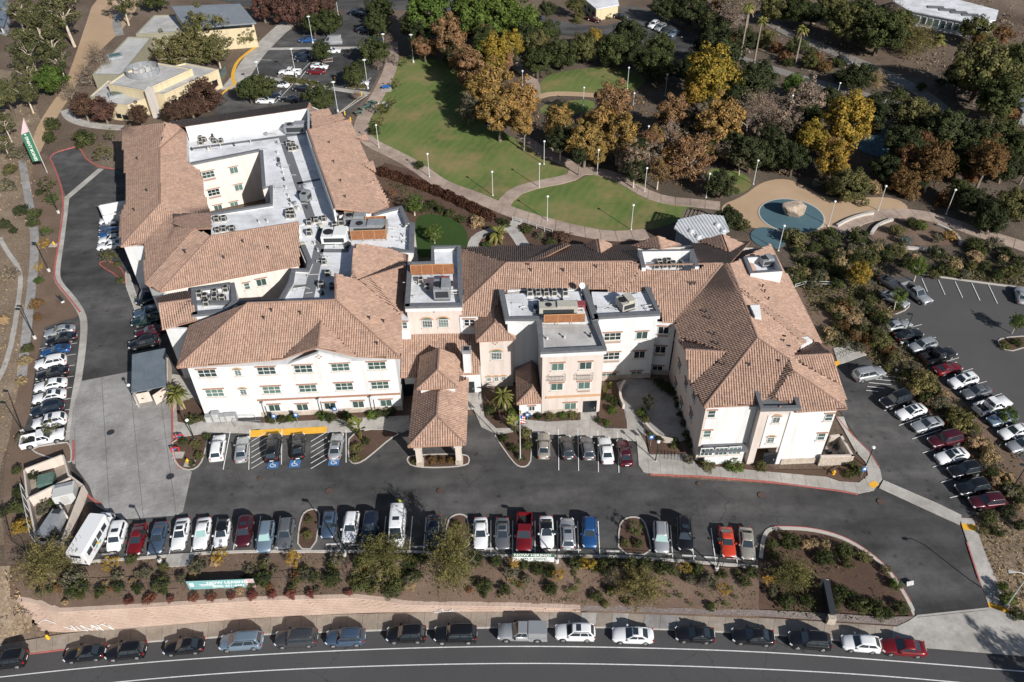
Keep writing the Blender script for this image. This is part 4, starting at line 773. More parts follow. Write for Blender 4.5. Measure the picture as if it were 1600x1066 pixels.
nb = [e(258,191.5,10.3), e(483.5,159.5,10.3), G(488,172,11.6), G(480.4,169.5,13.1), G(289,198,13.1)]
roof(BLD, 'r', [[nb[0], nb[1], nb[3], nb[4]],[nb[1], e(490,174), nb[3]]])
EE = Slope((545,186),(607,323),(500,250)); ea, eb_ = EE.v(480.4,202.5), EE.v(524,326.4)
roof(BLD, 'r', [[ea, EE.v(545,187), EE.v(607.7,323), EE.v(582,332), eb_],[G(484,176,11.6), e(513,169), e(517,180), G(487,188,11.8)],[G(486,188,12.4), e(533,176.5,10.8), e(538,187,10.8), G(488,200,12.9)],[G(553,215,10.7), e(572,210,10.6), e(577,221,10.6)],[G(565,257,10.9), e(583,252,10.7), e(588,270,10.7)],[G(563,291,11.3), e(589,281,10.9), e(608,317,10.6), e(600,318,10.6)]],[(ea, eb_)])
# second cross gable, right part of the left wing
g1, g2 = Pl(E1.v(562,438),.05), None; Rg = Vector((e(634,416).x + .4, g1.y + .6, g1.z + .15))
n0, n1 = E1.v(556,381), E1.v(637,399); 
roof(BLD, 'r', [[G(555,381,12.6), e(608,390,10.9), e(638,398,10.35), e(633,440,10.3), e(630,481,10.3), e(627,493,10.3), G(562,438,12.33), G(548,430,12.85)]],[])
gd = [G(562,438,12.5), G(634,415,12.5), G(634,408,11.4), G(627,492,10.45)]
roof(BLD, 'r', [[gd[0], gd[1], gd[2]],[gd[0], G(578,434,12.5), G(618,474,10.75), gd[3]]],[(gd[0], gd[1])])
# walls of the rear wing
wm = MB(); outer = [e(193,204), e(262,195), e(484,164), e(541,188), e(602,320), e(583,330), e(626,324), e(640,349), e(647,349), e(645,391), e(634,400), e(632,480), e(628,492)]
for a, b_ in zip(outer, outer[1:]): wm.wall(b_, a, -0.1,10.15,0.35, 'stucco_cream')
lw = [e(306,513), e(258,512), e(248,470), e(256,456), e(230,441), e(229,384), e(193,384), e(190,342), e(203,320), e(200,264), e(193,204)]
for a, b_ in zip(lw, lw[1:]): wm.wall(b_, a, -0.1,10.1,0.35, 'stucco_white')
sw = [e(258,453), e(466,413)]; wm.wall(sw[0], sw[1],-0.1,10.12,0.35, 'stucco_cream'); WSOUTH = WallPlane(*sw)
# tall white parapet walls facing the flat roof
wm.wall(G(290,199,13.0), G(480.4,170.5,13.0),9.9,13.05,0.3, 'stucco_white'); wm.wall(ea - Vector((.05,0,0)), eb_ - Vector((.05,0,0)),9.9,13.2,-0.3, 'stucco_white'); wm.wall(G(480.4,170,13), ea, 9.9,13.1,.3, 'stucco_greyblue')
wm.wall(G(528,326.5,12.9), G(582,332.5,10.5),9.9,11.4,.3, 'stucco_white'); wm.wall(Pl(k1,0), Pl(k2,0),9.9,12.9,.25, 'stucco_white'); wm.wall(G(289,199,12.6), G(295,255,11),9.5,11.4,-.3, 'stucco_white')
wm.wall(R1, R2,9.9,13.3,.3, 'stucco_white'); wm.wall(q1, R2,9.9,13.2,.3, 'stucco_white'); wm.wall(G(555,381,12.5), G(548,430,12.7),9.9,12.4,.25, 'stucco_white')
# courtyard
H = [e(296,258,10.5), e(406,235.5,10.5), e(410,294,10.5), e(421,292,10.5), e(422.6,318,10.5), e(323.6,332.5,10.5)]
for a, b_ in zip(H, H[1:]): wm.wall(a, b_, -0.1,10.2,0.35, 'stucco_cream')
wm.wall(H[5], we[3],-0.1,10.3,.3, 'stucco_cream'); wm.wall(we[3], H[0],-0.1,10.3,.3, 'stucco_cream')
COURT = WallPlane(H[0], H[1])
# light well between the wings
lwell = [e(400,470,10.6), e(436,468,10.6), e(451,441,10.6), e(456,420,10.6), e(479,420,10.6), e(481,410,10.6), e(470,384,10.6)]
for a, b_ in zip(lwell, lwell[1:]): wm.wall(b_, a, -0.1,10.2,-0.35, 'stucco_cream')
wm.wall(e(370,471,10.6), e(400,470,10.6),-0.1,10.2,.35, 'stucco_cream')
wm.build('wall', BLD)
# flat roofs
def flat(px, z, mat='roof_flat', name='flat_roof', thick=0.4):
 return MB().prism([G(x, y, z)[:2] for x, y in px], z - thick, z, mat).build(name, BLD)
FZ = 9.95
flat([(293,216),(484,190),(490,222),(428,238),(406,236.5),(381,243),(296,260)], FZ); flat([(406,236.5),(428,238),(490,222),(528,332),(470,352),(424,330),(422.6,319),(421,293),(410,295)], FZ + .003); flat([(323.6,333.5),(422.6,319),(424,330),(470,352),(330,378),(330,340)], FZ + .006)
flat([(466,356),(528,332),(582,334),(626,326),(640,351),(646,351),(644,393),(610,394),(555,384),(550,434),(526,432),(526,470),(438,471),(453,443),(458,423),(480,422),(482,411),(472,386),(462,380)], FZ + .01)
for a, b_, w in (((297,233),(468,210),.9),((442,215),(487,345),1.6),((464,287),(502,280),.8),((505,357),(482,466),1.7),((501,392),(545,392),1.0),((448,449),(478,447),.8)):
 p, q = G(*a, FZ), G(*b_, FZ); d = (q - p).normalized(); s_ = Vector((-d.y, d.x, 0)) * w / 2; MB().prism([v[:2] for v in (p + s_, p - s_, q - s_, q + s_)], FZ - .05, FZ + .03, 'roof_grey').build('walkway_pad', BLD)
def parapet(px, z, h=0.5, w=0.55, mat='parapet', inner='stucco_white', side=1):
 pts = [G(x, y, z) for x, y in px]; o2 = offset_line(pts, w * side); mb = MB()
 for i in range(len(pts) - 1):
  mb.prism([pts[i][:2], pts[i + 1][:2], o2[i + 1][:2], o2[i][:2]], z - h, z, inner, top=mat)
 mb2 = MB(); o3 = offset_line(pts, -.04 * side); o4 = offset_line(pts, (w + .04) * side)
 for i in range(len(pts) - 1): mb2.prism([o3[i][:2], o3[i + 1][:2], o4[i + 1][:2], o4[i][:2]], z - .32, z + .08, mat)
 o = mb.build('parapet', BLD); mb2.build('parapet_cap', o); return o
parapet([(295,257),(406,235)],10.5, side=1); parapet([(406,235),(410,293),(421,291),(423,318),(324,333)],10.5, side=1)
parapet([(300,470.5),(400,470),(436,467.6),(451,441),(456,420),(479,420),(481,410),(470,384)],10.6,.6,.7, side=-1)
parapet([(582,332),(628,322),(640,348),(648,348),(646,393),(610,391)],10.7,.7,.8, side=-1)
# --- small blocks at the left
K = [(300,493),(299,451),(366,442),(370,470),(353,488)]
MB().prism([G(x, y, 11.0)[:2] for x, y in K],-0.1,10.2, 'stucco_white', top='roof_flat').build('wall', BLD); parapet(K + [K[0]],11.0,.9,.75, side=-1)
ka, kb = G(248,475,12.0), G(299,468,12.0)
roof(BLD, 'r', [[ka, kb, e(308,500,10.3), e(253,515,10.3)],[ka, e(243,466,10.6), e(295,455.5,10.6), kb]],[(ka, kb)])
# --- middle tower with the two arched windows
MT = [(632.7,479.8),(722,477.7),(723,455),(720,384),(674,384.8),(674,408.7),(637.6,410)]; MZ = 12.4
mtw = [G(x, y, MZ) for x, y in MT]; cm = sum(mtw, Vector()) / len(mtw); wm = MB(); ins = [p + (cm - p).normalized() * 0.35 for p in mtw]
wm.prism([p[:2] for p in ins],-0.1, MZ - .75, 'stucco_pink', top='roof_flat'); wm.build('wall', BLD); parapet(MT + [MT[0]], MZ, .95,.65, side=1)
MFRONT = WallPlane(ins[0], ins[1])
for x0, x1, y0, y1 in ((628,642,494,530),(720,748,490,523)):
 p, q = G(x0, y1,6.7), G(x1, y1,6.7); MB().prism([p[:2], q[:2],(q + Vector((0,3,0)))[:2],(p + Vector((0,3,0)))[:2]],2,10.1, 'stucco_white').build('wall', BLD)
# --- lobby roof and entrance canopy
LB = Slope((626,590),(750,584),(690,520),4.6); l1, l2 = LB.v(628,525), LB.v(748,520)
roof(BLD, 'r', [[LB.v(626,590), LB.v(750,584), l2, l1]])
p, q = G(633,640), G(752,626); p = LB.v(630,588); q = LB.v(750,583); wm = MB(); wm.prism([(p.x, p.y + .7),(q.x, q.y + .6),(q.x, q.y + 9),(p.x, p.y + 9)],-0.1,4.45, 'stucco_white'); wm.build('wall', BLD); LOBBY = WallPlane((p.x, p.y + .68),(q.x, q.y + .58))
CZ = 4.55; c1, c2 = G(637,699, CZ), G(728,695, CZ); PC = Slope((637,699),(728,695),(682,600), CZ, .42); ap1 = PC.v(682,650); c3, c4 = G(640,609, CZ), G(725,607, CZ); ap2 = G(682,612, ap1.z + .02); ap0 = Vector((ap1.x, ap2.y, ap1.z))
cw = ((c2 - c1).x) ; 
bk = [Vector((c1.x, ap2.y, CZ)), Vector((c2.x, ap2.y, CZ))]
roof(BLD, 'r', [[c1, c2, ap1],[c1, ap1, ap0, Vector((c1.x, ap0.y + 4.5, CZ))],[c2, Vector((c2.x, ap0.y + 4.5, CZ)), ap0, ap1],[ap0, Vector((c1.x, ap0.y + 4.5, CZ)), Vector((c2.x, ap0.y + 4.5, CZ))]],[(c1, ap1),(c2, ap1),(ap1, ap0)], label='hipped canopy roof over the entrance drive')
u1, u2 = G(651,609,6.3), G(716,606,6.3); ux = Vector(((u1.x + u2.x) / 2, u1.y + 2.2,7.9)); uy = Vector((ux.x, u1.y + 7,7.9))
roof(BLD, 'r', [[u1, u2, ux],[u1, ux, uy, Vector((u1.x, uy.y, 6.3))],[u2, Vector((u2.x, uy.y, 6.3)), uy, ux]],[(u1, ux),(u2, ux),(ux, uy)], label='small upper hipped roof over the entrance')
MB().prism([(u1.x + .5, u1.y + .4),(u2.x - .5, u1.y + .4),(u2.x - .5, u1.y + 6),(u1.x + .5, u1.y + 6)],3.5,6.15, 'stucco_white').build('wall', BLD)
for x, y in ((657,726),(718,723)):
 b_ = G(x, y); mb = MB(); mb.box((b_.x, b_.y, .45),(1.0,1.0,.9), 'stone'); mb.box((b_.x, b_.y, 2.3),(.8,.8,2.8), 'stucco_beige'); mb.box((b_.x, b_.y, 3.75),(1.1,1.1,.25), 'stucco_beige'); mb.build('column', BLD)
 mb = MB(); mb.box((b_.x, b_.y + 11,2.2),(.8,.8,4.4), 'stucco_beige'); mb.build('column', BLD)
b1, b2 = G(657,726), G(718,723); MB().prism([(c1.x + .8, b1.y - .35),(c2.x - .8, b2.y - .35),(c2.x - .8, c2.y + 13),(c1.x + .8, c1.y + 13)],3.88,4.36, 'stucco_beige').build('canopy_soffit', BLD)
ch = LB.v(731,578); MB().box((ch.x, ch.y, 6.6),(1.1,1.1,4.2), 'stucco_white').box((ch.x, ch.y, 8.75),(1.3,1.3,.5), 'metal_grey').box((ch.x, ch.y, 9.02),(.8,.8,.06), 'fan_black').build('chimney', BLD)
# --- stair tower
TE = [e(744,534,9.3), e(805,531,9.3)]; ta = Vector(((TE[0].x + TE[1].x) / 2,0,0)); TZ = 9.3; tap = G(774,504,10.9); tb = G(769.5,452,10.95); tb.z = tap.z
roof(BLD, 'r', [[TE[0], TE[1], tap],[TE[0], tap, tb, G(741,487, TZ)],[TE[1], G(804,509, TZ), G(793,470,9.9), tb, tap]],[(TE[0], tap),(TE[1], tap),(tap, tb)], label='hipped roof of the pink stair tower')
ti = [G(749,534,9.2), G(801,531.5,9.2)]; MB().prism([ti[0][:2], ti[1][:2],(ti[1].x, ti[1].y + 9),(ti[0].x, ti[0].y + 9)],-0.1,9.15, 'stucco_pink').build('wall', BLD); TFR = WallPlane(*ti)
# --- right-hand main roof
RS = Slope((719,494),(1054,504),(900,410)); hA, hB = RS.v(791,411), RS.v(987,409); hC = RS.v(1129,412)
RW = Slope((1054,504),(1100,636.5),(1180,500)); RE_ = Slope((1204,381),(1284,536),(1180,500)); RF = Slope((1100,636.5),(1175,633),(1183,529)); eR = RF.v(1183.5,529); hD = RE_.v(1139.6,414); hD.z = hC.z
v1 = RS.v(949,451); v2 = RS.v(1003,415); v3 = RS.v(965,456)
zn = lambda x, y, z: G(x, y, z)
v3 = RS.v(966,469); v4 = RS.v(950,464)
rS = [[RS.v(719,481), hA, hB, v1, RS.v(921,451), RS.v(910,450), RS.v(793,457), RS.v(780,454), RS.v(774,495), RS.v(742,493), RS.v(719,494)],[v1, hB, v2, v3, v4],[v2, RS.v(1015,423.5), RS.v(1090,421.5), RS.v(1105,412.5), hC, RS.v(1054,504), RS.v(1036,503), RS.v(1033,490), RS.v(1017,453), RS.v(985,459), v3],[G(720,388,10.6), hA, RS.v(719,481)]]
rS += [[hA, G(720,387.5,10.4), G(890,381.5,10.3), G(996,384.5,10.3), G(997,392,11.4), G(1000,410,13.3), hB],[G(1083,390,11.2), G(1080,380.5,10.3), G(1172,378,10.3), hD, hC, G(1100,412,13.5), G(1090,410,13.3)]]
for a, b_, c_, d in (((911.5,382),(934,372.7),(958,382),(938,397)),((986,384),(1027,369),(1065,381.6),(1032,388.5)),((1091,376.5),(1129,366),(1166,383),(1139.5,394))):
 r_ = G(*d, 12.0); f_ = G(*b_, 12.0); rS += [[G(*a, 10.5), f_, r_],[f_, G(*c_, 10.5), r_]]
pe = G(891,382,11.6); rS += [[G(815,411,13.45), G(884,381,11.4), pe, G(826,414.5,13.5)]]
roof(BLD, 'r', rS, [(hA, hB),(v2, hC),(RS.v(719,481), hA),(hC, RS.v(1054,504))])
d1, d2 = G(1058.5,531.5,10.3), G(1069.8,551.6,11.4); d3 = RW.v(1137,550.4); d2.z = d3.z; d4 = RW.v(1080,601)
rW = [[hC, hD, eR, RW.v(1100,636.5), d4, d3, RW.v(1062,527), RW.v(1054,504)],[RW.v(1059,531.5), d2, d3],[d2, RW.v(1078,602), d3]]
fB = RE_.v(1233,562); fC = G(1239,579.5, fB.z - .05)
bz = .7; bd = [hD.lerp(eR, .33), hD.lerp(eR, .38), RE_.v(1255,536, bz), RE_.v(1268,531)]
rE = [[hD, bd[0], bd[3], e(1284,536), e(1204,381.4)],[bd[0], bd[1], bd[2], bd[3]],[bd[1], eR, fB, bd[2]],[eR, fB, G(1200,621,10.9), RF.v(1175,633), RF.v(1100,636.5)],[fB, fC, G(1207,622,10.9), G(1200,621,10.7)],[fC, e(1324,639), e(1243,644), G(1240,630,10.7), G(1207,622,11.0)],[G(1237,557,12.2), G(1252,570,11.9), e(1315,602), e(1324,639), fC, fB],[G(1237,557,12.2), G(1276,534,11.0), G(1299,553.5,12.1)],[G(1237,557,12.25), G(1299,553.5,12.15), e(1315,602,10.4), G(1270,577,11.4)]]
roof(BLD, 'r', rW + rE, [(hD, eR),(d2, d3),(eR, RF.v(1100,636.5)),(eR, fB),(fC, e(1324,639)),(G(1237,557,12.25), G(1299,553.5,12.15))])
# walls of the right part
wm = MB(); FRa, FRb = G(1086,717), G(1168,712); fr1, fr2 = G(1100,638,10.2), G(1183,634,10.2)
rn = [(e(1058,506), e(1064,530)),(e(1062,531), e(1081,600)),(e(1081,600), e(1101,636))]
wl = [e(722,492), e(742,491)]
wm.wall(e(960,500), e(1056,505),-0.1,10.15,.35, 'stucco_white'); RCON = WallPlane(e(960,500), e(1056,505))
wm.wall(e(1103,638), e(1058,507),-0.1,10.1,-.35, 'stucco_pink'); wm.wall(e(1105,637), e(1184,634),-0.1,10.12,.35, 'stucco_white'); FRL = WallPlane(e(1105,637), e(1184,634)); RWEST = WallPlane(e(1103,638), e(1058,507))
d_ = e(1240,641) - e(1105,637); wm.wall(e(1236,643), e(1308,640),-0.1,10.12,.35, 'stucco_white'); FRR = WallPlane(e(1236,643), e(1308,640)); wm.wall(e(1308,640), e(1303,604),-0.1,10.1,.3, 'stucco_white'); wm.wall(e(1303,604), e(1280,540),-.1,10.1,.3, 'stucco_white'); wm.wall(e(1280,540), e(1200,386),-.1,10.1,.3, 'stucco_white')
wm.wall(e(1200,386), e(1083,384),-.1,10.1,.3, 'stucco_cream'); wm.wall(e(1083,384), e(722,391),-.1,10.1,.3, 'stucco_cream'); wm.build('wall', BLD)
# front stair block of the right wing, pink with arched windows
f1, f2 = G(1186,634,10.6), G(1245,631,10.6); ft = MB(); ft.prism([(f1.x, f1.y - .9),(f2.x, f2.y - .9),(f2.x, f2.y + 5),(f1.x, f1.y + 5)],3.3,10.5, 'stucco_pink', top='roof_grey')
ft.prism([(f1.x, f1.y - .9),(f1.x + .9, f1.y - .9),(f1.x + .9, f1.y + 5),(f1.x, f1.y + 5)],-.1,3.3, 'stucco_pink'); ft.prism([(f2.x - 1.3, f2.y - .9),(f2.x, f2.y - .9),(f2.x, f2.y + 5),(f2.x - 1.3, f2.y + 5)],-.1,3.3, 'stucco_pink'); ft.build('wall', BLD); FTW = WallPlane((f1.x, f1.y - .97),(f2.x, f2.y - .97))
def box_parapet(p, q, y0, y1, z, nm='parapet'):
 mb = MB(); t_ = .5
 for a in ([(p, y0),(q, y0),(q, y0 + t_),(p, y0 + t_)],[(p, y0 + t_),(p + t_, y0 + t_),(p + t_, y1),(p, y1)],[(q - t_, y0 + t_),(q, y0 + t_),(q, y1),(q - t_, y1)]): mb.prism(a, z - .6, z, 'parapet')
 return mb.build(nm, BLD)
box_parapet(f1.x - .15, f2.x + .15, f1.y - 1.05, f1.y + 4.2,11.15)
pn = MB(); a, b_ = FTW.hit(1218,648), FTW.hit(1200,700); mx = (f1.x + f2.x) / 2; _c2 = FTW.a.lerp(FTW.a + FTW.d * (f2 - f1).length, .5); pn.prism([v[:2] for v in (_c2 - FTW.d * 1.3 - FTW.n * .1, _c2 + FTW.d * 1.3 - FTW.n * .1, _c2 + FTW.d * 1.3 + FTW.n * .015, _c2 - FTW.d * 1.3 + FTW.n * .015)],3.6,9.7, 'stucco_white').build('wall_panel', BLD)
# dining bay
b1_, b2_ = FRL.hit(1100,700), FRL.hit(1160,697); nF = FRL.n; mb = MB(); q1_ = b1_ + nF * 1.0; q2_ = b2_ + nF * 1.0
mb.prism([b1_[:2], b2_[:2], q2_[:2], q1_[:2]],-.1,2.9, 'stucco_white'); mb.prism([(b1_ - FRL.d * .3)[:2],(b2_ + FRL.d * .3)[:2],(q2_ + FRL.d * .3 + nF * .35)[:2],(q1_ - FRL.d * .3 + nF * .35)[:2]],2.92,3.2, 'parapet'); mb.build('bay', BLD); BAY = WallPlane(q1_, q2_)
# white block with two flat roofs, pink block in front
NZ = 12.6; N1 = [(779.7,453.6),(789.5,499),(842.7,499),(927,500),(909.7,449)]
def block(px, z, mat, inset=.35, drop=.6, side=1, top='roof_flat', gapback=None):
 w = [G(x, y, z) for x, y in px]; c_ = sum(w, Vector()) / len(w); i_ = [p + (c_ - p).normalized() * inset for p in w]; MB().prism([p[:2] for p in i_],-.1, z - drop, mat, top=top).build('wall', BLD); return i_
n1 = block(N1, NZ, 'stucco_white'); MB().wall(RS.v(793,457), RS.v(910,450),9.9,12.05,.2, 'stucco_white').wall(RS.v(966,469), RS.v(1017,453),9.9,12.0,.2, 'stucco_white').build('wall', BLD); parapet([(779.7,453.6),(789.5,499),(842.7,499.5)], NZ, .9,.7, side=1)
N2 = [(921.5,449.7),(929,496),(1032,491),(1016,451.7)]; n2 = block(N2, NZ, 'stucco_white'); parapet([(909,447),(927,500),(929,497),(1032,491),(1016,449)], NZ, .9,.8, side=1); NFR = WallPlane(n2[1], n2[2])
PB = [(837.8,501),(844.7,551),(948,546),(935,501)]; pb = block(PB, 12.4, 'stucco_pink', top='roof_flat_warm'); parapet([(837.8,501),(844.7,551),(948,546),(932,498)],12.4,.9,.8, side=1); PFR = WallPlane(pb[1], pb[2])
# low wing roof between the stair tower and the pink block
lz = 3.0; y_ = [G(807,632, lz), G(846,630, lz)]; pk = G(832,606,4.3); bkk = Vector((pk.x, pk.y + 6,4.3))
roof(BLD, 'r', [[y_[0], y_[1], pk],[y_[0], pk, bkk, Vector((y_[0].x, bkk.y, lz))],[y_[1], Vector((y_[1].x, bkk.y, lz)), bkk, pk]],[(y_[0], pk),(y_[1], pk),(pk, bkk)], label='low hipped roof beside the pink block')
MB().prism([(y_[0].x + .4, y_[0].y + .5),(y_[1].x, y_[1].y + .5),(y_[1].x, y_[1].y + 8),(y_[0].x + .4, y_[0].y + 8)],-.1,2.9, 'stucco_white').build('wall', BLD); LOWW = WallPlane((y_[0].x + .4, y_[0].y + .5),(y_[1].x, y_[1].y + .5))
# roof wells
mb = MB(); wz = 13.9; ww = [G(996,391, wz), G(1084,388.5, wz), G(1090,408, wz), G(1002,410, wz)]; fl = [Vector((p.x, p.y, 12.2)) for p in ww]
w0 = Vector((ww[0].x, ww[0].y, 0)); x0, x1, yb, yf = ww[0].x + .1, ww[1].x, max(ww[0].y, ww[1].y), RS.v(1050,423).y
for a in ([(x0, yb),(x1, yb),(x1, yb - .5),(x0, yb - .5)],[(x0, yf),(x0, yb - .5),(x0 + .6, yb - .5),(x0 + .6, yf)],[(x1 - .6, yf),(x1 - .6, yb - .5),(x1, yb - .5),(x1, yf)]): mb.prism(a, 10.5, wz - .05, 'stucco_white', top='parapet')
mb.prism([(x0 + .6, yf),(x1 - .6, yf),(x1 - .6, yb - .5),(x0 + .6, yb - .5)],10.5,12.0, 'roof_flat'); mb.build('roof_well', BLD); WELL = (x0, x1, yb, yf)
def raised_well(px, z, floor, mat='stucco_white'):
 w = [G(x, y, z) for x, y in px]; mb = MB(); c_ = sum(w, Vector()) / 4; n = 4; i_ = [p.lerp(c_, .2) for p in w]
 for k in range(4): mb.prism([w[k][:2], w[(k + 1) % 4][:2], i_[(k + 1) % 4][:2], i_[k][:2]],9.8, z, mat, top='parapet')
 mb.prism([p[:2] for p in i_],9.8, floor, 'roof_flat'); return mb.build('roof_well', BLD)
raised_well([(1162,400.5),(1211.7,398),(1223,424),(1173,427.5)],13.3,12.2)
for pp in ([(1172,477),(1187,476),(1190,497),(1180,494)],[(1249,527),(1262,526),(1270,533),(1252,541)]):
 w = [RE_.v(x, y, .5) for x, y in pp]; mb = MB(); mb.add(w + [p - Vector((0,0,.9)) for p in w],[(3,2,1,0),(0,1,5,4),(1,2,6,5),(2,3,7,6),(3,0,4,7)], 'stucco_white'); mb.build('roof_niche', BLD)
# ---- windows
def window(wp, px, py, w, h, kind='double', lintel=True, sill=True, dark=False, apron=False):
 c_ = wp.hit(px, py); d, n_ = wp.d, wp.n; z = c_.z; fr = MB(); t_ = 0.07
 def bar(u0, u1, z0, z1, o0, o1, mat, mb): 
  pts = [c_ + d * u + n_ * o for u, o in ((u0, o0),(u1, o0),(u1, o1),(u0, o1))]; mb.prism([p[:2] for p in pts], z + z0, z + z1, mat)
 hw, hh = w / 2, h / 2; F = 'frame_white'
 bar(-hw, hw, hh - t_, hh, -.02,.09, F, fr); bar(-hw, hw, -hh, -hh + t_, -.02,.09, F, fr); bar(-hw, -hw + t_, -hh + t_, hh - t_, -.02,.09, F, fr); bar(hw - t_, hw, -hh + t_, hh - t_, -.02,.09, F, fr)
 ncol = {'triple': 3, 'double': 2, 'single': 1, 'arch': 2, 'grid': 4}[kind]; nrow = {'triple': 2, 'double': 1, 'single': 2, 'arch': 3, 'grid': 5}[kind]; mw = .028 if kind in ('arch', 'grid') else .06
 for k in range(1, ncol): u = -hw + w * k / ncol; bar(u - mw / 2, u + mw / 2,-hh + t_, hh - t_, .0,.075, F, fr)
 for k in range(1, nrow): v = -hh + h * k / nrow; bar(-hw + t_, hw - t_, v - mw / 2, v + mw / 2,.0,.07, F, fr)
 o = fr.build('window', BLD)
 g = MB(); bar(-hw + .03, hw - .03,-hh + .03, hh - .03,-.03,.03, 'glass_dark' if dark else 'glass', g); g.build('pane', o)
 if kind in ('arch', 'grid'):
  g = MB(); a = MB()
  for k in range(10):
   w0, w1 = math.pi * k / 10, math.pi * (k + 1) / 10; r0, r1 = hw - .02, hw + .22
   g.add([c_ + n_ * .03 + Vector((0,0, hh)), c_ + n_ * .03 + d * r0 * math.cos(w0) + Vector((0,0, hh + .55 * r0 * math.sin(w0))), c_ + n_ * .03 + d * r0 * math.cos(w1) + Vector((0,0, hh + .55 * r0 * math.sin(w1)))],[(0,1,2)], 'glass')
   q = [c_ + d * r_ * math.cos(w_) + Vector((0,0, hh + .6 * r_ * math.sin(w_))) for r_, w_ in ((r0, w0),(r1, w0),(r1, w1),(r0, w1))]; a.add([p + n_ * .12 for p in q] + [p for p in q],[(0,1,2,3),(0,3,7,4),(1,5,6,2)], 'trim_tan')
  g.build('arch_pane', o); a.build('arch_trim', o)
 elif lintel: m_ = MB(); bar(-hw - .2, hw + .2, hh + .03, hh + .17,0,.16, 'trim_brown', m_); m_.build('lintel', o)
 if sill: m_ = MB(); bar(-hw - .15, hw + .15,-hh - .16,-hh - .02,0,.15, 'stucco_beige', m_); m_.build('sill', o)
 if apron: m_ = MB(); bar(-hw, hw, -hh - .6,-hh - .18,0,.06, 'trim_grey', m_); m_.build('apron_panel', o)
 return o
for x, y in ((324,583),(416.5,579),(474,576),(532,573.5),(589,571),(335.7,613.7),(424.6,609),(481,606.6),(538,603.6),(593.8,601.6)): window(WALLF1, x, y, 2.55,1.45, 'triple')
for x, y in ((372,582.5),(380.5,612.5)): window(WALLF1, x, y, .95,1.15, 'arch')
for x, y in ((429,637),(472.7,636),(516,634),(560,631.5),(603.4,629.4)): window(WALLF1, x, y, 1.7,1.4, 'double')
for x, y in ((871.5,573),(915,571),(870,604),(912.6,602),(891,634.5)): window(PFR, x, y, 1.75,1.45, 'double', apron=y in (602,))
for x, y, k in ((957,525.5, 't'),(1003,523.6, 'd'),(955,556, 't'),(999,554, 'd'),(951,587.6, 't'),(994,585, 'd')): window(NFR, x, y, 2.5 if k == 't' else 1.7,1.45, 'triple' if k == 't' else 'double', apron=k == 't')
for x, y in ((1036.7,515.7),(1031.8,546),(1027,576.7)): window(RCON, x, y, 1.6,1.4, 'double', dark=True, apron=True)
window(TFR, 775.8,556,1.6,1.5, 'grid')
for x, y in ((764,592.5),(775.8,592),(787,591.5)): window(TFR, x, y, .7,.9, 'arch')
for x, y in ((667.8,506),(693,505)): window(MFRONT, x, y, 1.55,1.5, 'grid')
for x, y in ((1111.6,646.7),(1104.7,677.6)): window(FRL, x, y, 1.05,1.35, 'single')
for x, y in ((1104,706),(1126.8,705),(1148,703.7)): window(BAY, x, y, 1.7,1.5, 'triple', lintel=False)
for x, y in ((1212.7,656),(1203.8,687.5)): window(FTW, x, y, 1.0,1.15, 'arch')
for x, y in ((1295,651.7),(1283,682)): window(FRR, x, y, 1.05,1.35, 'single')
for x, y in ((1062,571),(1056,600),(1072,600),(1065,631),(1085,618),(1080,648)): window(RWEST, x, y, 1.4,1.35, 'double', dark=True)
for x, y, k in ((325.6,272.7, 't'),(365.4,266, 'd'),(334,300.5, 't'),(373,293, 'd'),(341,325, 'd'),(366,320, 'd')): window(COURT, x, y, 2.3 if k == 't' else 1.6,1.4, 'triple' if k == 't' else 'double', apron=k == 't')
for x, y in ((408.5,441),): window(WSOUTH, x, y, 1.6,1.4)
for x, y in ((386,447),): window(WSOUTH, x, y, .9,1.3, 'single')
window(LOWW, 831,638,.9,1.0, 'double')
for x, y in ((632.5,508),(729.5,504),(738,504)): window(WallPlane(G(628,530,6.7) - Vector((0,.02,0)), G(642,530,6.7) - Vector((0,.02,0))) if x < 700 else WallPlane(G(720,523,6.7) - Vector((0,.02,0)), G(748,523,6.7) - Vector((0,.02,0))), x, y, .8,1.3, 'single', dark=x > 700)
# belt courses, stone base, decorative details
def belt(wp, a, b_, z0, z1, out, mat, name, inn=0.0):
 p, q = wp.hit(*a), wp.hit(*b_); n_ = wp.n; MB().prism([v[:2] for v in (p + n_ * inn, q + n_ * inn, q + n_ * out, p + n_ * out)], z0, z1, mat).build(name, BLD)
belt(WALLF1,(403,627),(626,617),3.35,3.6,.16, 'trim_brown', 'belt_course'); belt(PFR, (853,615),(939,611),3.4,3.75,.14, 'trim_tan', 'belt_course')
belt(WALLF1,(410,650),(628,640),0,.95,.12, 'stone', 'stone_base'); belt(PFR, (857,640),(903,638),0,.95,.12, 'stone', 'stone_base'); belt(FRL, (1090,715),(1172,712),0,.9,.14, 'stone', 'stone_base'); belt(FRR, (1218,727),(1284,715),0,1.0,.14, 'stone', 'stone_base'); belt(NFR, (935,590),(1016,587),0,.9,.12, 'stone', 'stone_base'); belt(RCON, (1012,588),(1050,590),0,.9,.12, 'stone', 'stone_base')
def deco(wp, px, py, s_=.16, mat='trim_brown'):
 c_ = wp.hit(px, py); mb = MB()
 for du, dz in ((-.3,0),(.3,0),(0,.3),(0,-.3)): p = c_ + wp.d * du + Vector((0,0, dz)) + wp.n * .02; mb.box(p, (s_ * 1.3,.1, s_ * 1.3), mat, wp.ang)
 mb.build('quatrefoil', BLD)
deco(MFRONT, 678,485); deco(TFR, 773.8,535.5); deco(FTW, 1218.5,638); deco(WALLF1,498,557,.2, 'trim_grey')
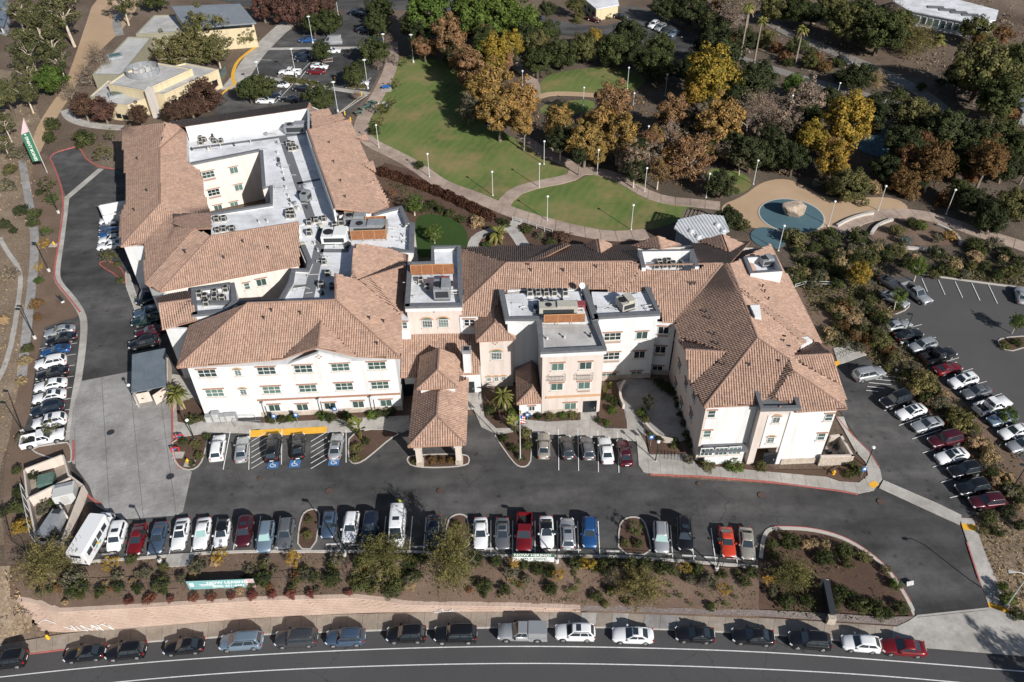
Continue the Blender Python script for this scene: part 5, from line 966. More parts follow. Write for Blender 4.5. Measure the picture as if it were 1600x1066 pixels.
for x, y in ((870,588),(913,586)):          # iron window rails
 c_ = PFR.hit(x, y); mb = MB(); d, n_ = PFR.d, PFR.n
 for k in range(13): u = -1.15 + k * .19; b0 = c_ + d * u + n_ * .55; mb.tube(b0 + Vector((0,0,-.42)), b0 + Vector((0,0,.42)),.018,.018, 'pole_dark', 4)
 for z_ in (-.42,.42):
  mb.tube(c_ + d * -1.15 + n_ * .55 + Vector((0,0, z_)), c_ + d * 1.15 + n_ * .55 + Vector((0,0, z_)),.03,.03, 'pole_dark', 4)
  for u in (-1.15,1.15): mb.tube(c_ + d * u + Vector((0,0, z_)), c_ + d * u + n_ * .55 + Vector((0,0, z_)),.03,.03, 'pole_dark', 4)
 mb.build('window_rail', BLD)
def door(wp, px, py, w, h, mat='glass_dark', name='door', out=.05):
 c_ = wp.hit(px, py); p, q = c_ - wp.d * w / 2, c_ + wp.d * w / 2; o = MB().prism([v[:2] for v in (p, q, q + wp.n * out, p + wp.n * out)],0.02, h, mat).build(name, BLD); m_ = MB(); m_.box(c_ + wp.n * (out + .04) + wp.d * w * .35 + Vector((0,0,1.0 - c_.z)),(.06,.06,.25), 'metal_light'); m_.build('handle', o)
door(PFR, 921.6,633,2.0,2.4); door(WALLF1,390,646,1.0,2.1, 'frame_white'); door(LOBBY, 637,603,2.2,2.4); door(LOBBY, 733,602,1.6,2.4); door(FTW, 1200,722,1.8,2.4)
# roof vents and stacks
for x, y, pl in ((425,488, S1),(470,492, S1),(413,500, S1),(578,500, E1),(600,505, E1),(590,540, S1),(830,425, RS),(932,419.5, RS),(880,425, RS),(1079,446, RS),(1085,446, RS),(1102,490, RW),(1108,500, RW),(1115,525, RW),(1121,540, RW),(1130,572, RW),(1191,450, RE_),(1194,458, RE_),(1200,470, RE_),(1225,530, RE_),(1223,536, RE_),(1232,545, RE_),(1170,573, RF),(1216,568, RF),(515,225, EE),(522,255, EE),(533,285, EE),(540,310, EE),(290,395, WS),(350,405, WS),(420,390, WS),(380,380, WS),(215,250, WW),(230,300, WW),(210,330, WW)):
 p = pl.v(x, y); MB().tube(p - Vector((0,0,.1)), p + Vector((0,0,.55)),.09,.09, 'metal_dark', 6).box(p + Vector((0,0,.6)),(.26,.26,.08), 'metal_dark').build('roof_vent', BLD)
# ================================================================== vehicles
PAINTS = {'white': ((.74,.74,.74),0.0), 'silver': ((.42,.43,.44),.45), 'grey': ((.16,.165,.175),.4), 'dark grey': ((.07,.072,.078),.4), 'black': ((.010,.010,.012),.2), 'navy': ((.014,.022,.042),.3), 'blue': ((.02,.085,.24),.3), 'steel blue': ((.075,.115,.18),.4), 'pale blue': ((.22,.29,.36),.4), 'red': ((.17,.008,.012),.2), 'orange-red': ((.48,.045,.018),0.0), 'maroon': ((.075,.010,.018),.3), 'dark green': ((.012,.03,.026),.3), 'champagne': ((.38,.35,.30),.4)}
for k, (c_, mt) in PAINTS.items(): plain('coat_' + k, c_, 0.32, mt, 0.5, coat=0.8)
def loft(mb, secs, mat, capm=None):            # secs: list of rings with equal count
 n = len(secs[0]); vs = [p for r_ in secs for p in r_]; fs = [(i * n + k, i * n + (k + 1) % n, (i + 1) * n + (k + 1) % n, (i + 1) * n + k) for i in range(len(secs) - 1) for k in range(n)]
 fs += [tuple(range(n - 1,-1,-1)), tuple(range((len(secs) - 1) * n, len(secs) * n))]
 mb.add(vs, fs, mat)
def ring(x, w, z0, z1, cr_=0.10):
 """rounded box section of half width w from z0 to z1"""
 c = cr_; return [(x, -w + .06, z0),(x, w - .06, z0),(x, w, z0 + .14),(x, w, (z0 + z1) / 2),(x, w - c * .35, z1 - c),(x, w - c * 1.6, z1),(x, -w + c * 1.6, z1),(x, -w + c * .35, z1 - c),(x, -w, (z0 + z1) / 2),(x, -w, z0 + .14)]
CAR = {}
SPEC = {  # L, W, H, belt, hood z, windshield base, roof front, roof rear, rear base, tail z
 'sedan': (4.75,1.84,1.45,.95,.90,.85,.05,-1.05,-1.75,1.02), 'coupe': (4.45,1.86,1.32,.90,.84,.70,-.05,-.95,-1.75,.98), 'hatchback': (4.2,1.80,1.52,.98,.93,.85,.20,-1.35,-1.95,1.05),
 'suv': (4.65,1.90,1.70,1.08,1.03,.95,.30,-1.75,-2.2,1.10), 'large suv': (5.0,1.98,1.82,1.14,1.10,1.10,.50,-2.05,-2.4,1.15), 'minivan': (5.05,1.97,1.76,1.05,.98,1.45,.55,-2.05,-2.42,1.08), 'boxy car': (4.25,1.82,1.68,1.05,1.02,1.15,.62,-1.85,-2.05,1.08),
 'van': (5.6,2.05,2.55,1.25,1.10,2.1,1.15,-2.62,-2.74,1.3), 'jeep': (4.3,1.88,1.84,1.12,1.10,.55,.30,-1.85,-1.98,1.12)}
def car_proto(kind):
 L_, W_, H_, bz, hz, wb, rf, rr, rb, tz = SPEC[kind]; hl, w = L_ / 2, W_ / 2; root = thing('parked_car', 'x', 'car'); root.name = 'parked_car'
 def part(name, mb, smooth=True, parent=None): return mb.build(name, parent or root, smooth, world=False)
 mb = MB(); S = []
 for x, ww, z0, z1 in ((hl, w * .52,.40,.62),(hl - .06, w * .70,.30, hz - .18),(hl - .18, w * .83,.26, hz - .11),(hl - .42, w * .93,.24, hz - .06),(hl - .85, w * .985,.22, hz),(wb + .1, w, .22, bz),(0, w, .22, bz + .01),(rr, w, .22, bz + .03),(rb + .05, w * .99,.22, tz),(-hl + .42, w * .95,.26, tz - .01),(-hl + .18, w * .87,.29, tz - .06),(-hl + .06, w * .76,.32, tz - .14),(-hl, w * .60,.42, tz - .34)):
  S.append(ring(x, ww, z0, z1))
 loft(mb, S, 'coat_white'); body = part('body', mb)
 gh = w - .10; rw = w * .76
 mb = MB(); zt = H_ - .04; b0, b1 = bz - .03, tz - .03
 base = [(wb, -gh * .93, b0),(wb, gh * .93, b0),(rb, gh * .92, b1),(rb, -gh * .92, b1)]; tp_ = .86 if kind not in ('van', 'jeep', 'boxy car') else .97; top = [(rf, -rw * tp_, zt),(rf, rw * tp_, zt),(rr, rw * tp_, zt - .03),(rr, -rw * tp_, zt - .03)]
 def quad(pts, name):
  m_ = MB(); m_.add(pts, [(0,1,2,3)], 'car_glass'); return part(name, m_, False)
 # cabin shell in body colour (pillars, roof) with glass laid a little proud
 mb.add(base + top, [(0,1,5,4),(1,2,6,5),(2,3,7,6),(3,0,4,7)], 'coat_white')
 rfm = MB(); z = zt; S = []
 for x, ww, dz in ((rf + .06, rw * tp_ * .92,-.035),(rf - .10, rw * (tp_ + .04),.01),(rf * .7 + rr * .3, rw * (tp_ + .1),.045),(rf * .3 + rr * .7, rw * (tp_ + .09),.04),(rr + .1, rw * (tp_ + .03),.005),(rr - .05, rw * tp_ * .94,-.045)): S.append([(x, -ww, z + dz - .05),(x, ww, z + dz - .05),(x, ww * .97, z + dz),(x, ww * .5, z + dz + .02),(x, -ww * .5, z + dz + .02),(x, -ww * .97, z + dz)])
 loft(rfm, S, 'coat_white'); part('cabin', mb, False); part('roof', rfm)
 def face(a, b_, c_, d, ins, name, off):
  a, b_, c_, d = (Vector(p) for p in (a, b_, c_, d)); n_ = (b_ - a).cross(d - a).normalized() * off
  def at(u, v): return a.lerp(b_, u).lerp(d.lerp(c_, u), v) + n_
  i0, i1, j0, j1 = ins; quad([at(i0, j0), at(i1, j0), at(i1, j1), at(i0, j1)], name)
 face(base[0], base[1], top[1], top[0],(.06,.94,.06,.95), 'windshield', .012); face(base[2], base[3], top[3], top[2],(.08,.92,.10,.92), 'rear_window', .012)
 for s_, (a, b_, c_, d) in ((1,(base[1], base[2], top[2], top[1])),(-1,(base[3], base[0], top[0], top[3]))):
  cuts = [(.06,.46),(.49,.80),(.83,.95)] if kind in ('suv', 'large suv', 'minivan', 'jeep') else [(.08,.50),(.54,.90)]
  if kind == 'van': cuts = [(.03,.22)]
  for u0, u1 in cuts:
   if s_ < 0: u0, u1 = 1 - u1,1 - u0
   face(a, b_, c_, d, (u0, u1,.14,.88), 'side_window', .012)
 wr = .34 if kind in ('sedan', 'coupe', 'hatchback', 'boxy car') else .38
 for x in (hl - .95,-hl + .98):
  for s_ in (-1,1):
   y = s_ * (w - .115); m_ = MB(); m_.tube((x, y - .11 * s_, wr),(x, y + .115 * s_, wr), wr, wr, 'tyre', 14); wh = part('wheel', m_, False); m_ = MB(); m_.tube((x, y + .10 * s_, wr),(x, y + .135 * s_, wr), wr * .66, wr * .60, 'rim', 10); part('rim', m_, False, wh)
   m_ = MB(); m_.tube((x, y - .12 * s_, wr + .03),(x, y + .104 * s_, wr + .03), wr + .07, wr + .07, 'plastic_black', 14); part('wheel_arch', m_, False)
 for s_ in (-1,1):
  m_ = MB(); m_.box((hl - .22, s_ * w * .70, hz - .22),(.30,.30,.13), 'head_lamp', -s_ * .65); part('headlight', m_, False)
  m_ = MB(); m_.box((-hl + .15, s_ * w * .72, tz - .19),(.20,.30,.17), 'tail_lamp', s_ * .5); part('taillight', m_, False)
  m_ = MB(); m_.box((wb - .28, s_ * (w + .07), bz + .07),(.18,.22,.14), 'coat_white'); part('mirror', m_, False)
 m_ = MB(); m_.box((hl - .04,0,.56),(.10, W_ * .5,.20), 'plastic_black'); part('grille', m_, False)
 m_ = MB(); m_.box((-hl + .03,0,.70),(.08,.52,.13), 'banner_white'); part('number_plate', m_, False)
 if kind in ('large suv', 'minivan', 'jeep', 'suv'):
  for s_ in (-1,1): m_ = MB(); m_.tube((rf - .2, s_ * rw * .9, H_ + .03),(rr + .15, s_ * rw * .9, H_ + .03),.025,.025, 'metal_dark', 5); part('roof_rail', m_, False)
 return root
def pickup_proto(shell=False):
 L_, W_, H_ = 5.7,1.98,1.88; hl, w = L_ / 2, W_ / 2; root = thing('parked_pickup', 'x', 'pickup truck')
 def part(name, mb, smooth=False, parent=None): return mb.build(name, parent or root, smooth, world=False)
 mb = MB(); S = []
 for x, ww, z0, z1 in ((hl, w * .80,.45,.90),(hl - .12, w * .92,.36,1.10),(hl - .9, w * .98,.34,1.16),(1.0, w, .34,1.16),(-.72, w, .34,1.16)): S.append(ring(x, ww, z0, z1))
 loft(mb, S, 'coat_white'); part('body', mb, True)
 mb = MB(); 
 for s_ in (-1,1): mb.box((-1.78, s_ * (w - .07),.80),(2.12,.14,.92), 'coat_white')
 mb.box((-2.79,0,.80),(.12, W_ - .02,.90), 'coat_white'); mb.box((-.76,0,.80),(.10, W_ - .28,.90), 'coat_white'); mb.box((-1.78,0,.52),(2.0, W_ - .26,.12), 'plastic_black'); part('bed', mb)
 gh, rw = w - .10, w * .78; base = [(1.15,-gh, 1.12),(1.15, gh, 1.12),(-.74, gh, 1.12),(-.74,-gh, 1.12)]; top = [(.45,-rw, 1.82),(.45, rw, 1.82),(-.55, rw, 1.82),(-.55,-rw, 1.82)]
 mb = MB(); mb.add(base + top, [(0,1,5,4),(1,2,6,5),(2,3,7,6),(3,0,4,7)], 'coat_white'); part('cabin', mb)
 mb = MB(); mb.box((-.05,0,1.83),(1.08, rw * 2 + .02,.09), 'coat_white', 0,.93); part('roof', mb)
 def face(a, b_, c_, d, ins, name):
  a, b_, c_, d = (Vector(p) for p in (a, b_, c_, d)); n_ = (b_ - a).cross(d - a).normalized() * .012; at = lambda u, v: a.lerp(b_, u).lerp(d.lerp(c_, u), v) + n_; i0, i1, j0, j1 = ins; m_ = MB(); m_.add([at(i0, j0), at(i1, j0), at(i1, j1), at(i0, j1)],[(0,1,2,3)], 'car_glass'); part(name, m_)
 face(base[0], base[1], top[1], top[0],(.06,.94,.06,.95), 'windshield'); face(base[2], base[3], top[3], top[2],(.1,.9,.2,.9), 'rear_window')
 for q in ((base[1], base[2], top[2], top[1]),(base[3], base[0], top[0], top[3])):
  for u0, u1 in ((.08,.48),(.53,.92)): face(*q, (u0, u1,.16,.88), 'side_window')
 for x in (hl - .98,-hl + 1.15):
  for s_ in (-1,1):
   y = s_ * (w - .11); m_ = MB(); m_.tube((x, y - .12 * s_, .40),(x, y + .125 * s_, .40),.40,.40, 'tyre', 14); wh = part('wheel', m_); m_ = MB(); m_.tube((x, y + .11 * s_, .40),(x, y + .145 * s_, .40),.26,.24, 'rim', 10); part('rim', m_, False, wh)
   m_ = MB(); m_.tube((x, y - .12 * s_, .44),(x, y + .114 * s_, .44),.48,.48, 'plastic_black', 14); part('wheel_arch', m_)
 for s_ in (-1,1):
  m_ = MB(); m_.box((hl - .14, s_ * w * .76,.92),(.24,.32,.18), 'head_lamp'); part('headlight', m_); m_ = MB(); m_.box((-hl + .03, s_ * (w - .10),.92),(.08,.18,.40), 'tail_lamp'); part('taillight', m_); m_ = MB(); m_.box((.85, s_ * (w + .10),1.22),(.2,.26,.2), 'plastic_black'); part('mirror', m_)
 m_ = MB(); m_.box((hl - .02,0,.70),(.10, W_ * .55,.30), 'plastic_black'); part('grille', m_)
 if shell:
  mb = MB(); S = [[(x, -w + .03,1.24),(x, w - .03,1.24),(x, rw + .05,1.84),(x, -rw - .05,1.84)] for x in (-.70,-2.80)]; loft(mb, S, 'coat_white'); part('camper_shell', mb)
  for s_ in (-1,1): m_ = MB(); m_.add([(-.9, s_ * (w - .065),1.38),(-2.6, s_ * (w - .065),1.38),(-2.6, s_ * (w - .145),1.66),(-.9, s_ * (w - .145),1.66)],[(0,1,2,3)] if s_ > 0 else [(3,2,1,0)], 'car_glass'); part('shell_window', m_)
 return root
def proto(kind):
 if kind not in CAR: CAR[kind] = pickup_proto(kind == 'camper pickup') if 'pickup' in kind else car_proto(kind)
 return CAR[kind]
USED = set(); MESHC = {}
def paint_mesh(me, col):
 if me.materials.find('coat_white') < 0 or col == 'white': return me
 k = (me.name, col)
 if k not in MESHC:
  m_ = me.copy(); m_.materials[m_.materials.find('coat_white')] = M('coat_' + col); MESHC[k] = m_
 return MESHC[k]
SHADES = {}
def put_car(kind, col, at, ang, label, group, extras=()):
 src = proto(kind); nm = {'van': 'parked_van', 'pickup': 'parked_pickup', 'camper pickup': 'parked_pickup'}.get(kind, 'parked_car')
 r_ = dup(src, at, ang, label, 1.0, group); r_.name = nm; r_['category'] = {'van': 'van', 'pickup': 'pickup truck', 'camper pickup': 'pickup truck'}.get(kind, 'car')
 for c_ in r_.children:
  c_.data = paint_mesh(c_.data, col)
  if 'black roof' in extras and c_.name.startswith('roof') and not c_.name.startswith('roof_rail'): c_.data = paint_mesh(src_data(src, 'roof'), 'black')
  if 'shade' in extras and c_.name.startswith('windshield'):
   k = c_.data.name
   if k not in SHADES: m_ = c_.data.copy(); m_.materials[0] = M('sun_shade'); SHADES[k] = m_
   c_.data = SHADES[k]
 if 'sunroof' in extras and kind in SPEC:
  s_ = SPEC[kind]; x = (s_[6] * .65 + s_[7] * .35); m_ = MB(); m_.box((x, 0, s_[2] + .033),(.55,.85,.02), 'car_glass'); o = m_.build('sunroof', r_, False, world=False)
 return r_
def src_data(src, nm): return next(c.data for c in src.children if c.name.split('.')[0] == nm)
NICE = {'sedan': 'sedan', 'coupe': 'coupe', 'hatchback': 'hatchback', 'suv': 'SUV', 'large suv': 'large SUV', 'minivan': 'minivan', 'boxy car': 'boxy car', 'van': 'tall van', 'jeep': 'boxy off-roader', 'pickup': 'pickup truck', 'camper pickup': 'pickup with camper shell'}
def car_row(cars, where, group, how, fn=G, side='left'):
 """cars: (px, py, kind, colour, dx, dy[, extras]); dx,dy = picture direction of the nose"""
 for i, c_ in enumerate(cars):
  px, py, kind, col, dx, dy = c_[:6]; ex_ = c_[6] if len(c_) > 6 else ()
  h = SPEC[kind][2] * .48 if kind in SPEC else .85
  if fn is GS: a = GS(px, py, h); b_ = GS(px + dx, py + dy, h); z = zs(a.x)
  else: a = G(px, py, h); b_ = G(px + dx, py + dy, h); z = 0.02
  d = b_ - a; desc = ' with black roof' if 'black roof' in ex_ else (' with green sunshade' if 'shade' in ex_ else '')
  o = put_car(kind, col, (a.x, a.y, z), math.atan2(d.y, d.x), f'{col} {NICE[kind]}{desc}, {ordn(i)} {how} {where}', group, ex_)
  if fn is GS: o.rotation_euler = (0,-math.atan(ST_B * math.cos(o.rotation_euler.z)), o.rotation_euler.z)
st = [(12,1030, 'jeep', 'black'),(133,1020, 'sedan', 'black'),(197,1016, 'suv', 'black'),(288,1009, 'sedan', 'black'),(377,1001, 'minivan', 'pale blue'),(463,996, 'large suv', 'dark grey'),(540,995, 'suv', 'steel blue'),(635,990, 'suv', 'black'),(712,990, 'large suv', 'black'),(817,987, 'camper pickup', 'silver'),(899,987, 'suv', 'white'),(989,992, 'sedan', 'white'),(1086,991, 'coupe', 'black'),(1177,994, 'sedan', 'black'),(1266,1000, 'suv', 'black'),(1346,1005, 'hatchback', 'white'),(1412,1011, 'sedan', 'red')]
tang = lambda x: interp([(0,.13),(400,.07),(650,.03),(800,-.002),(1000,-.03),(1200,-.07),(1400,-.085),(1700,-.1)], x)
car_row([(x, y, k, c_, -20,20 * tang(x),('sunroof',) if i in (10,11) else ()) for i, (x, y, k, c_) in enumerate(st)], 'on the street', 'cars parked along the street', 'from the left', GS)
low = [(182,838, 'boxy car', 'white', -.30),(214,843, 'sedan', 'red', -.28),(247,840, 'sedan', 'steel blue', -.25),(282,834, 'sedan', 'white', -.22),(316,833, 'sedan', 'white', -.20, 'shade'),(347,833, 'hatchback', 'white', -.18, 'black roof'),(382,829, 'suv', 'maroon', -.17),(415,838, 'suv', 'pale blue', -.17, 'shade'),(446,833, 'suv', 'grey', -.17),(514,819, 'hatchback', 'steel blue', -.16),(548,823, 'suv', 'white', -.17),(578,822, 'suv', 'navy', -.14),(620,822, 'van', 'white', -.09),(677,829, 'sedan', 'navy', -.06),(751,833, 'sedan', 'white', 0),(785,834, 'sedan', 'grey', 0),(819,832, 'pickup', 'red', -.03),(854,831, 'sedan', 'white', .04, 'black roof'),(887,833, 'suv', 'silver', .05, 'up'),(921,831, 'suv', 'blue', 0),(1033,839, 'suv', 'silver', .05, 'shade'),(1070,834, 'large suv', 'black', .06),(1136,847, 'coupe', 'orange-red', .15),(1167,849, 'sedan', 'champagne', .12)]
car_row([(c_[0], c_[1], c_[2], c_[3],(c_[4] if 'up' not in c_[5:] else -c_[4]) * 20,20 if 'up' not in c_[5:] else -20, tuple(c_[5:]) + (('sunroof',) if i % 3 == 0 else ())) for i, c_ in enumerate(low)], 'in the lower lot row', 'cars in the lower row of the lot', 'from the left')
frt = [(340,699, 'suv', 'white', -.16),(378,702, 'sedan', 'silver', -.12),(427,698, 'large suv', 'black', -.15),(466,697, 'sedan', 'black', -.04),(525,697, 'sedan', 'silver', -.17, 'sunroof')]
car_row([(c_[0], c_[1], c_[2], c_[3],-c_[4] * 20,-20, tuple(c_[5:])) for c_ in frt], 'before the white left wing', 'cars in the accessible stalls', 'from the left')
frt = [(849.5,696, 'sedan', 'champagne', 0),(886,699, 'hatchback', 'dark grey', .2),(918,700, 'hatchback', 'grey', .17),(947,703, 'sedan', 'white', .17),(976,707, 'sedan', 'maroon', .2)]
car_row([(c_[0], c_[1], c_[2], c_[3],-c_[4] * 20,-20) for c_ in frt], 'before the pink block', 'cars in the right front stalls', 'from the left')
lft = [(93,517, 'sedan', 'silver'),(96,529, 'sedan', 'black'),(87.5,547.5, 'coupe', 'blue'),(79,565, 'suv', 'white'),(82,583, 'sedan', 'black'),(79,601, 'sedan', 'white'),(77,619, 'sedan', 'white', 'sunroof'),(74,638, 'suv', 'navy'),(77,657, 'suv', 'white', 'sunroof')]
car_row([(c_[0], c_[1], c_[2], c_[3],-20,4.0, tuple(c_[4:])) for c_ in lft], 'in the left roadside row', 'cars in the left roadside row', 'from the top') 
car_row([(66.5,684, 'pickup', 'white', 20,-4.5)], 'at the bottom of the left roadside row', 'pickup at the left roadside row', 'and only pickup')
wst = [(175,343, 'sedan', 'white'),(175,354, 'sedan', 'steel blue'),(174,364, 'suv', 'blue'),(174,373, 'sedan', 'white'),(172,383, 'sedan', 'white')]
car_row([(c_[0], c_[1], c_[2], c_[3],-20,3) for c_ in wst], 'beside the west wall of the rear wing', 'cars beside the rear wing', 'from the top')
wst = [(237,462, 'van', 'navy'),(231,487, 'suv', 'steel blue'),(228,500, 'sedan', 'dark green'),(234,517, 'sedan', 'maroon'),(224,535, 'suv', 'black')]
car_row([(c_[0], c_[1], c_[2], c_[3],-20,4) for c_ in wst], 'in the shade left of the left wing', 'cars in the shade of the left wing', 'from the top')
rt = [(1358,583, 'large suv', 'silver', 20,-4),(1400,624, 'large suv', 'black', -20,7),(1424,643, 'sedan', 'white', -20,6.5,('sunroof',)),(1449.5,663, 'sedan', 'silver', -20,5.5),(1477.5,686, 'large suv', 'maroon', -20,5),(1487.5,712, 'sedan', 'white', -20,5,('sunroof',)),(1508,734, 'suv', 'black', -20,4),(1520.5,761, 'suv', 'black', -20,4),(1543,783, 'suv', 'maroon', -20,2)]
car_row(rt, 'in the row right of the right wing', 'cars in the row right of the building', 'from the top')
ot = [(1392,443, 'sedan', 'dark grey', 20,12),(1432,458, 'pickup', 'silver', 20,15),(1398,467, 'sedan', 'silver', 20,10),(1403,508, 'sedan', 'silver', 20,-4.5),(1420,523, 'sedan', 'black', 20,-4.5),(1442,539, 'suv', 'silver', -20,6),(1466,555, 'pickup', 'black', 20,-5.5),(1481,576, 'coupe', 'red', 20,-5),(1505,594, 'suv', 'white', -20,6,('sunroof',)),(1525.5,612, 'sedan', 'grey', -20,5.5),(1551,633, 'pickup', 'white', 20,-6.5),(1567,653, 'sedan', 'pale blue', -20,6),(1585,674, 'sedan', 'white', -20,6),(1598,694, 'sedan', 'silver', -20,6)]
car_row(ot, 'in the outer right lot', 'cars in the outer right lot', 'from the top')
car_row([(1596,461, 'sedan', 'silver', -4,-20)], 'at the right picture edge of the outer lot', 'car by itself in the outer lot', 'and only car')
lb = [(480,62, 'sedan', 'blue', -20,1),(519,63, 'van', 'silver', -20,1),(470,84, 'suv', 'navy', -20,1),(474,91, 'suv', 'navy', -20,0),(519,79, 'sedan', 'white', 20,0),(453,112, 'pickup', 'white', -20,0),(499,103.5, 'sedan', 'white', 20,1),(494,111.5, 'sedan', 'red', -20,0),(438,132, 'sedan', 'white', -20,-2.5,('black roof',)),(472,138, 'sedan', 'black', -20,-1),(425,149, 'hatchback', 'navy', 20,0),(452,155, 'sedan', 'black', -20,-2),(414,157, 'sedan', 'white', 20,0),(562,129.5, 'sedan', 'white', 20,0),(568.5,46.5, 'sedan', 'navy', 20,0),(586,62, 'sedan', 'steel blue', 20,0),(556,20, 'sedan', 'navy', 20,2)]
car_row(lb, 'in the far upper-left lot', 'cars in the far upper-left lot', 'listed from the top')
fr = [(928,29.5, 'sedan', 'maroon', 20,6),(968.5,25.5, 'sedan', 'black', 20,6),(1021.5,38, 'suv', 'white', -12,8),(1032,42.5, 'suv', 'silver', -12,8),(1042,47.5, 'suv', 'dark grey', -12,8),(1053,52, 'sedan', 'pale blue', -12,8),(1318,95, 'suv', 'dark grey', 20,8),(1362,8, 'sedan', 'white', 20,4)]
car_row(fr, 'among the far trees at the top', 'cars among the far trees', 'from the left')
for r_ in CAR.values():
 for c_ in list(r_.children):
  for g in list(c_.children): bpy.data.objects.remove(g)
  bpy.data.objects.remove(c_)
 bpy.data.objects.remove(r_)
# shuttle bus
a = G(146,838,1.2); nose = G(168,795,1.2) - G(122,872,1.2); root = thing('shuttle_bus', 'white shuttle bus with small picture decals at the left end of the lower row', 'bus', (a.x, a.y, .02), math.atan2(nose.y, nose.x))
def bp(name, mb, parent=None): return mb.build(name, parent or root, False, world=False)
mb = MB(); loft(mb, [[(x, -w, .55),(x, w, .55),(x, w, 2.55),(x, w - .18,2.9),(x, -w + .18,2.9),(x, -w, 2.55)] for x, w in ((-3.7,1.12),(-3.6,1.2),(1.9,1.2),(2.2,1.1))], 'coat_white'); bp('body', mb)
mb = MB(); loft(mb, [ring(3.75,.82,.45,1.1), ring(3.55,.95,.4,1.25), ring(2.1,1.0,.4,1.35)], 'coat_white'); bp('hood', mb)
mb = MB(); mb.add([(2.95,-.85,1.32),(2.95,.85,1.32),(2.24,.82,2.25),(2.24,-.82,2.25)],[(0,1,2,3)], 'car_glass'); bp('windshield', mb)
mb = MB(); mb.add([(2.1,-.95,1.3),(3.0,-.88,1.3),(2.2,-.86,2.25),(2.1,.95,1.3),(3.0,.88,1.3),(2.2,.86,2.25)],[(0,1,2),(5,4,3)], 'coat_white'); bp('cab_side', mb)
for s_ in (-1,1):
 for k in range(4): m_ = MB(); m_.box((-2.6 + k * 1.15, s_ * 1.2,2.0),(.95,.05,.8), 'car_glass'); bp('side_window', m_)
 for x in (2.75,-2.4): m_ = MB(); m_.tube((x, s_ * .78,.42),(x, s_ * 1.08,.42),.42,.42, 'tyre', 14); wh = bp('wheel', m_); m_ = MB(); m_.tube((x, s_ * 1.07,.42),(x, s_ * 1.10,.42),.25,.25, 'rim', 10); bp('rim', m_, wh)
 m_ = MB(); m_.box((3.65, s_ * .66,.85),(.2,.28,.2), 'head_lamp'); bp('headlight', m_); m_ = MB(); m_.box((-3.68, s_ * .95,1.2),(.08,.16,.5), 'tail_lamp'); bp('taillight', m_); m_ = MB(); m_.box((2.9, s_ * 1.3,1.6),(.12,.3,.4), 'plastic_black'); bp('mirror', m_)
for k, (x, z, m1) in enumerate(((-1.4,1.25, 'teal_banner'),(-1.0,1.35, 'leaf_yellow'),(-1.9,1.2, 'photo_pink'),(-.6,1.2, 'teal_banner'))): m_ = MB(); m_.box((x, -1.205, z),(.4,.02,.4), m1 if m1 != 'leaf_yellow' else 'paint_yellow', 0); bp('decal', m_)
m_ = MB(); m_.box((-3.67,0,2.15),(.1,1.3,.5), 'car_glass'); bp('rear_window', m_); m_ = MB(); m_.box((-3.75,0,.6),(.16,2.2,.22), 'plastic_black'); bp('bumper', m_)
# ================================================================== vegetation
def leaf_quads(C, N_, S, bend=0.25, asp=0.62):
 n = len(C); up = RNG.normal(size=(n, 3)); a = np.cross(N_, up); a /= np.linalg.norm(a, axis=1, keepdims=True) + 1e-9; b_ = np.cross(N_, a); S = S[:, None]
 V_ = np.stack([C - a * S - b_ * S * asp * .3, C - b_ * S * asp + N_ * S * bend * .3, C + a * S + b_ * S * asp * .2, C + b_ * S * asp - N_ * S * bend * .3],1)
 return V_.reshape(-1,3),(np.arange(n) * 4)[:, None] + np.arange(4)[None]
def unit(v): return v / (np.linalg.norm(v, axis=1, keepdims=True) + 1e-9)
def crown(kind, seed, n=3600):
 """leaf cloud of radius about 1, centre at z 0"""
 r_ = np.random.default_rng(seed); P_ = dict(oak=(120,.19,(1,1,.80),.040), tall=(130,.175,(.86,.86,1.15),.040), euc=(38,.19,(1,1,1.0),.036), bush=(60,.22,(1,1,.72),.055), sparse=(90,.165,(.95,.95,1.05),.036), wisp=(70,.20,(1,1,.9),.055), thin=(42,.15,(1,1,.95),.036))[kind]
 K, cs, sc, ls = P_; d = unit(r_.normal(size=(K, 3))); rad = r_.uniform(.45,.92, K) if kind != 'euc' else r_.uniform(.3,.95, K); cen = d * rad[:, None] * np.array(sc); cen[:, 2] = np.where(cen[:, 2] < -.45, cen[:, 2] * .6, cen[:, 2]); cen *= r_.uniform(.82,1.1,(K, 1))
 w = r_.uniform(.4,1.4, K); idx = r_.choice(K, n, p=w / w.sum()); dd = unit(r_.normal(size=(n, 3))); cr_ = cs * r_.uniform(.65,1.25, K)[idx]
 C = cen[idx] + dd * (cr_ * r_.uniform(.55,1.0, n) ** .5)[:, None] * np.array([1,1,.8]); out = unit(C + np.array([0,0,.25])); Nn = unit(dd * .9 + out * .6 + r_.normal(size=(n, 3)) * .45)
 S = ls * r_.uniform(.6,1.35, n)
 return leaf_quads(C, Nn, S)
def wispy(seed, n=9000):
 r_ = np.random.default_rng(seed); K = 150; d = unit(r_.normal(size=(K, 3)) + np.array([0,0,.35])); L_ = r_.uniform(.55,1.08, K); idx = r_.integers(0, K, n); t_ = r_.uniform(.15,1, n) ** .7
 C = d[idx] * (L_[idx] * t_)[:, None]; C[:, 2] -= .25 * t_ ** 2; C += r_.normal(size=(n, 3)) * .05
 V_, Q = leaf_quads(C, unit(r_.normal(size=(n, 3))),.036 * r_.uniform(.6,1.4, n), asp=.24); return V_, Q
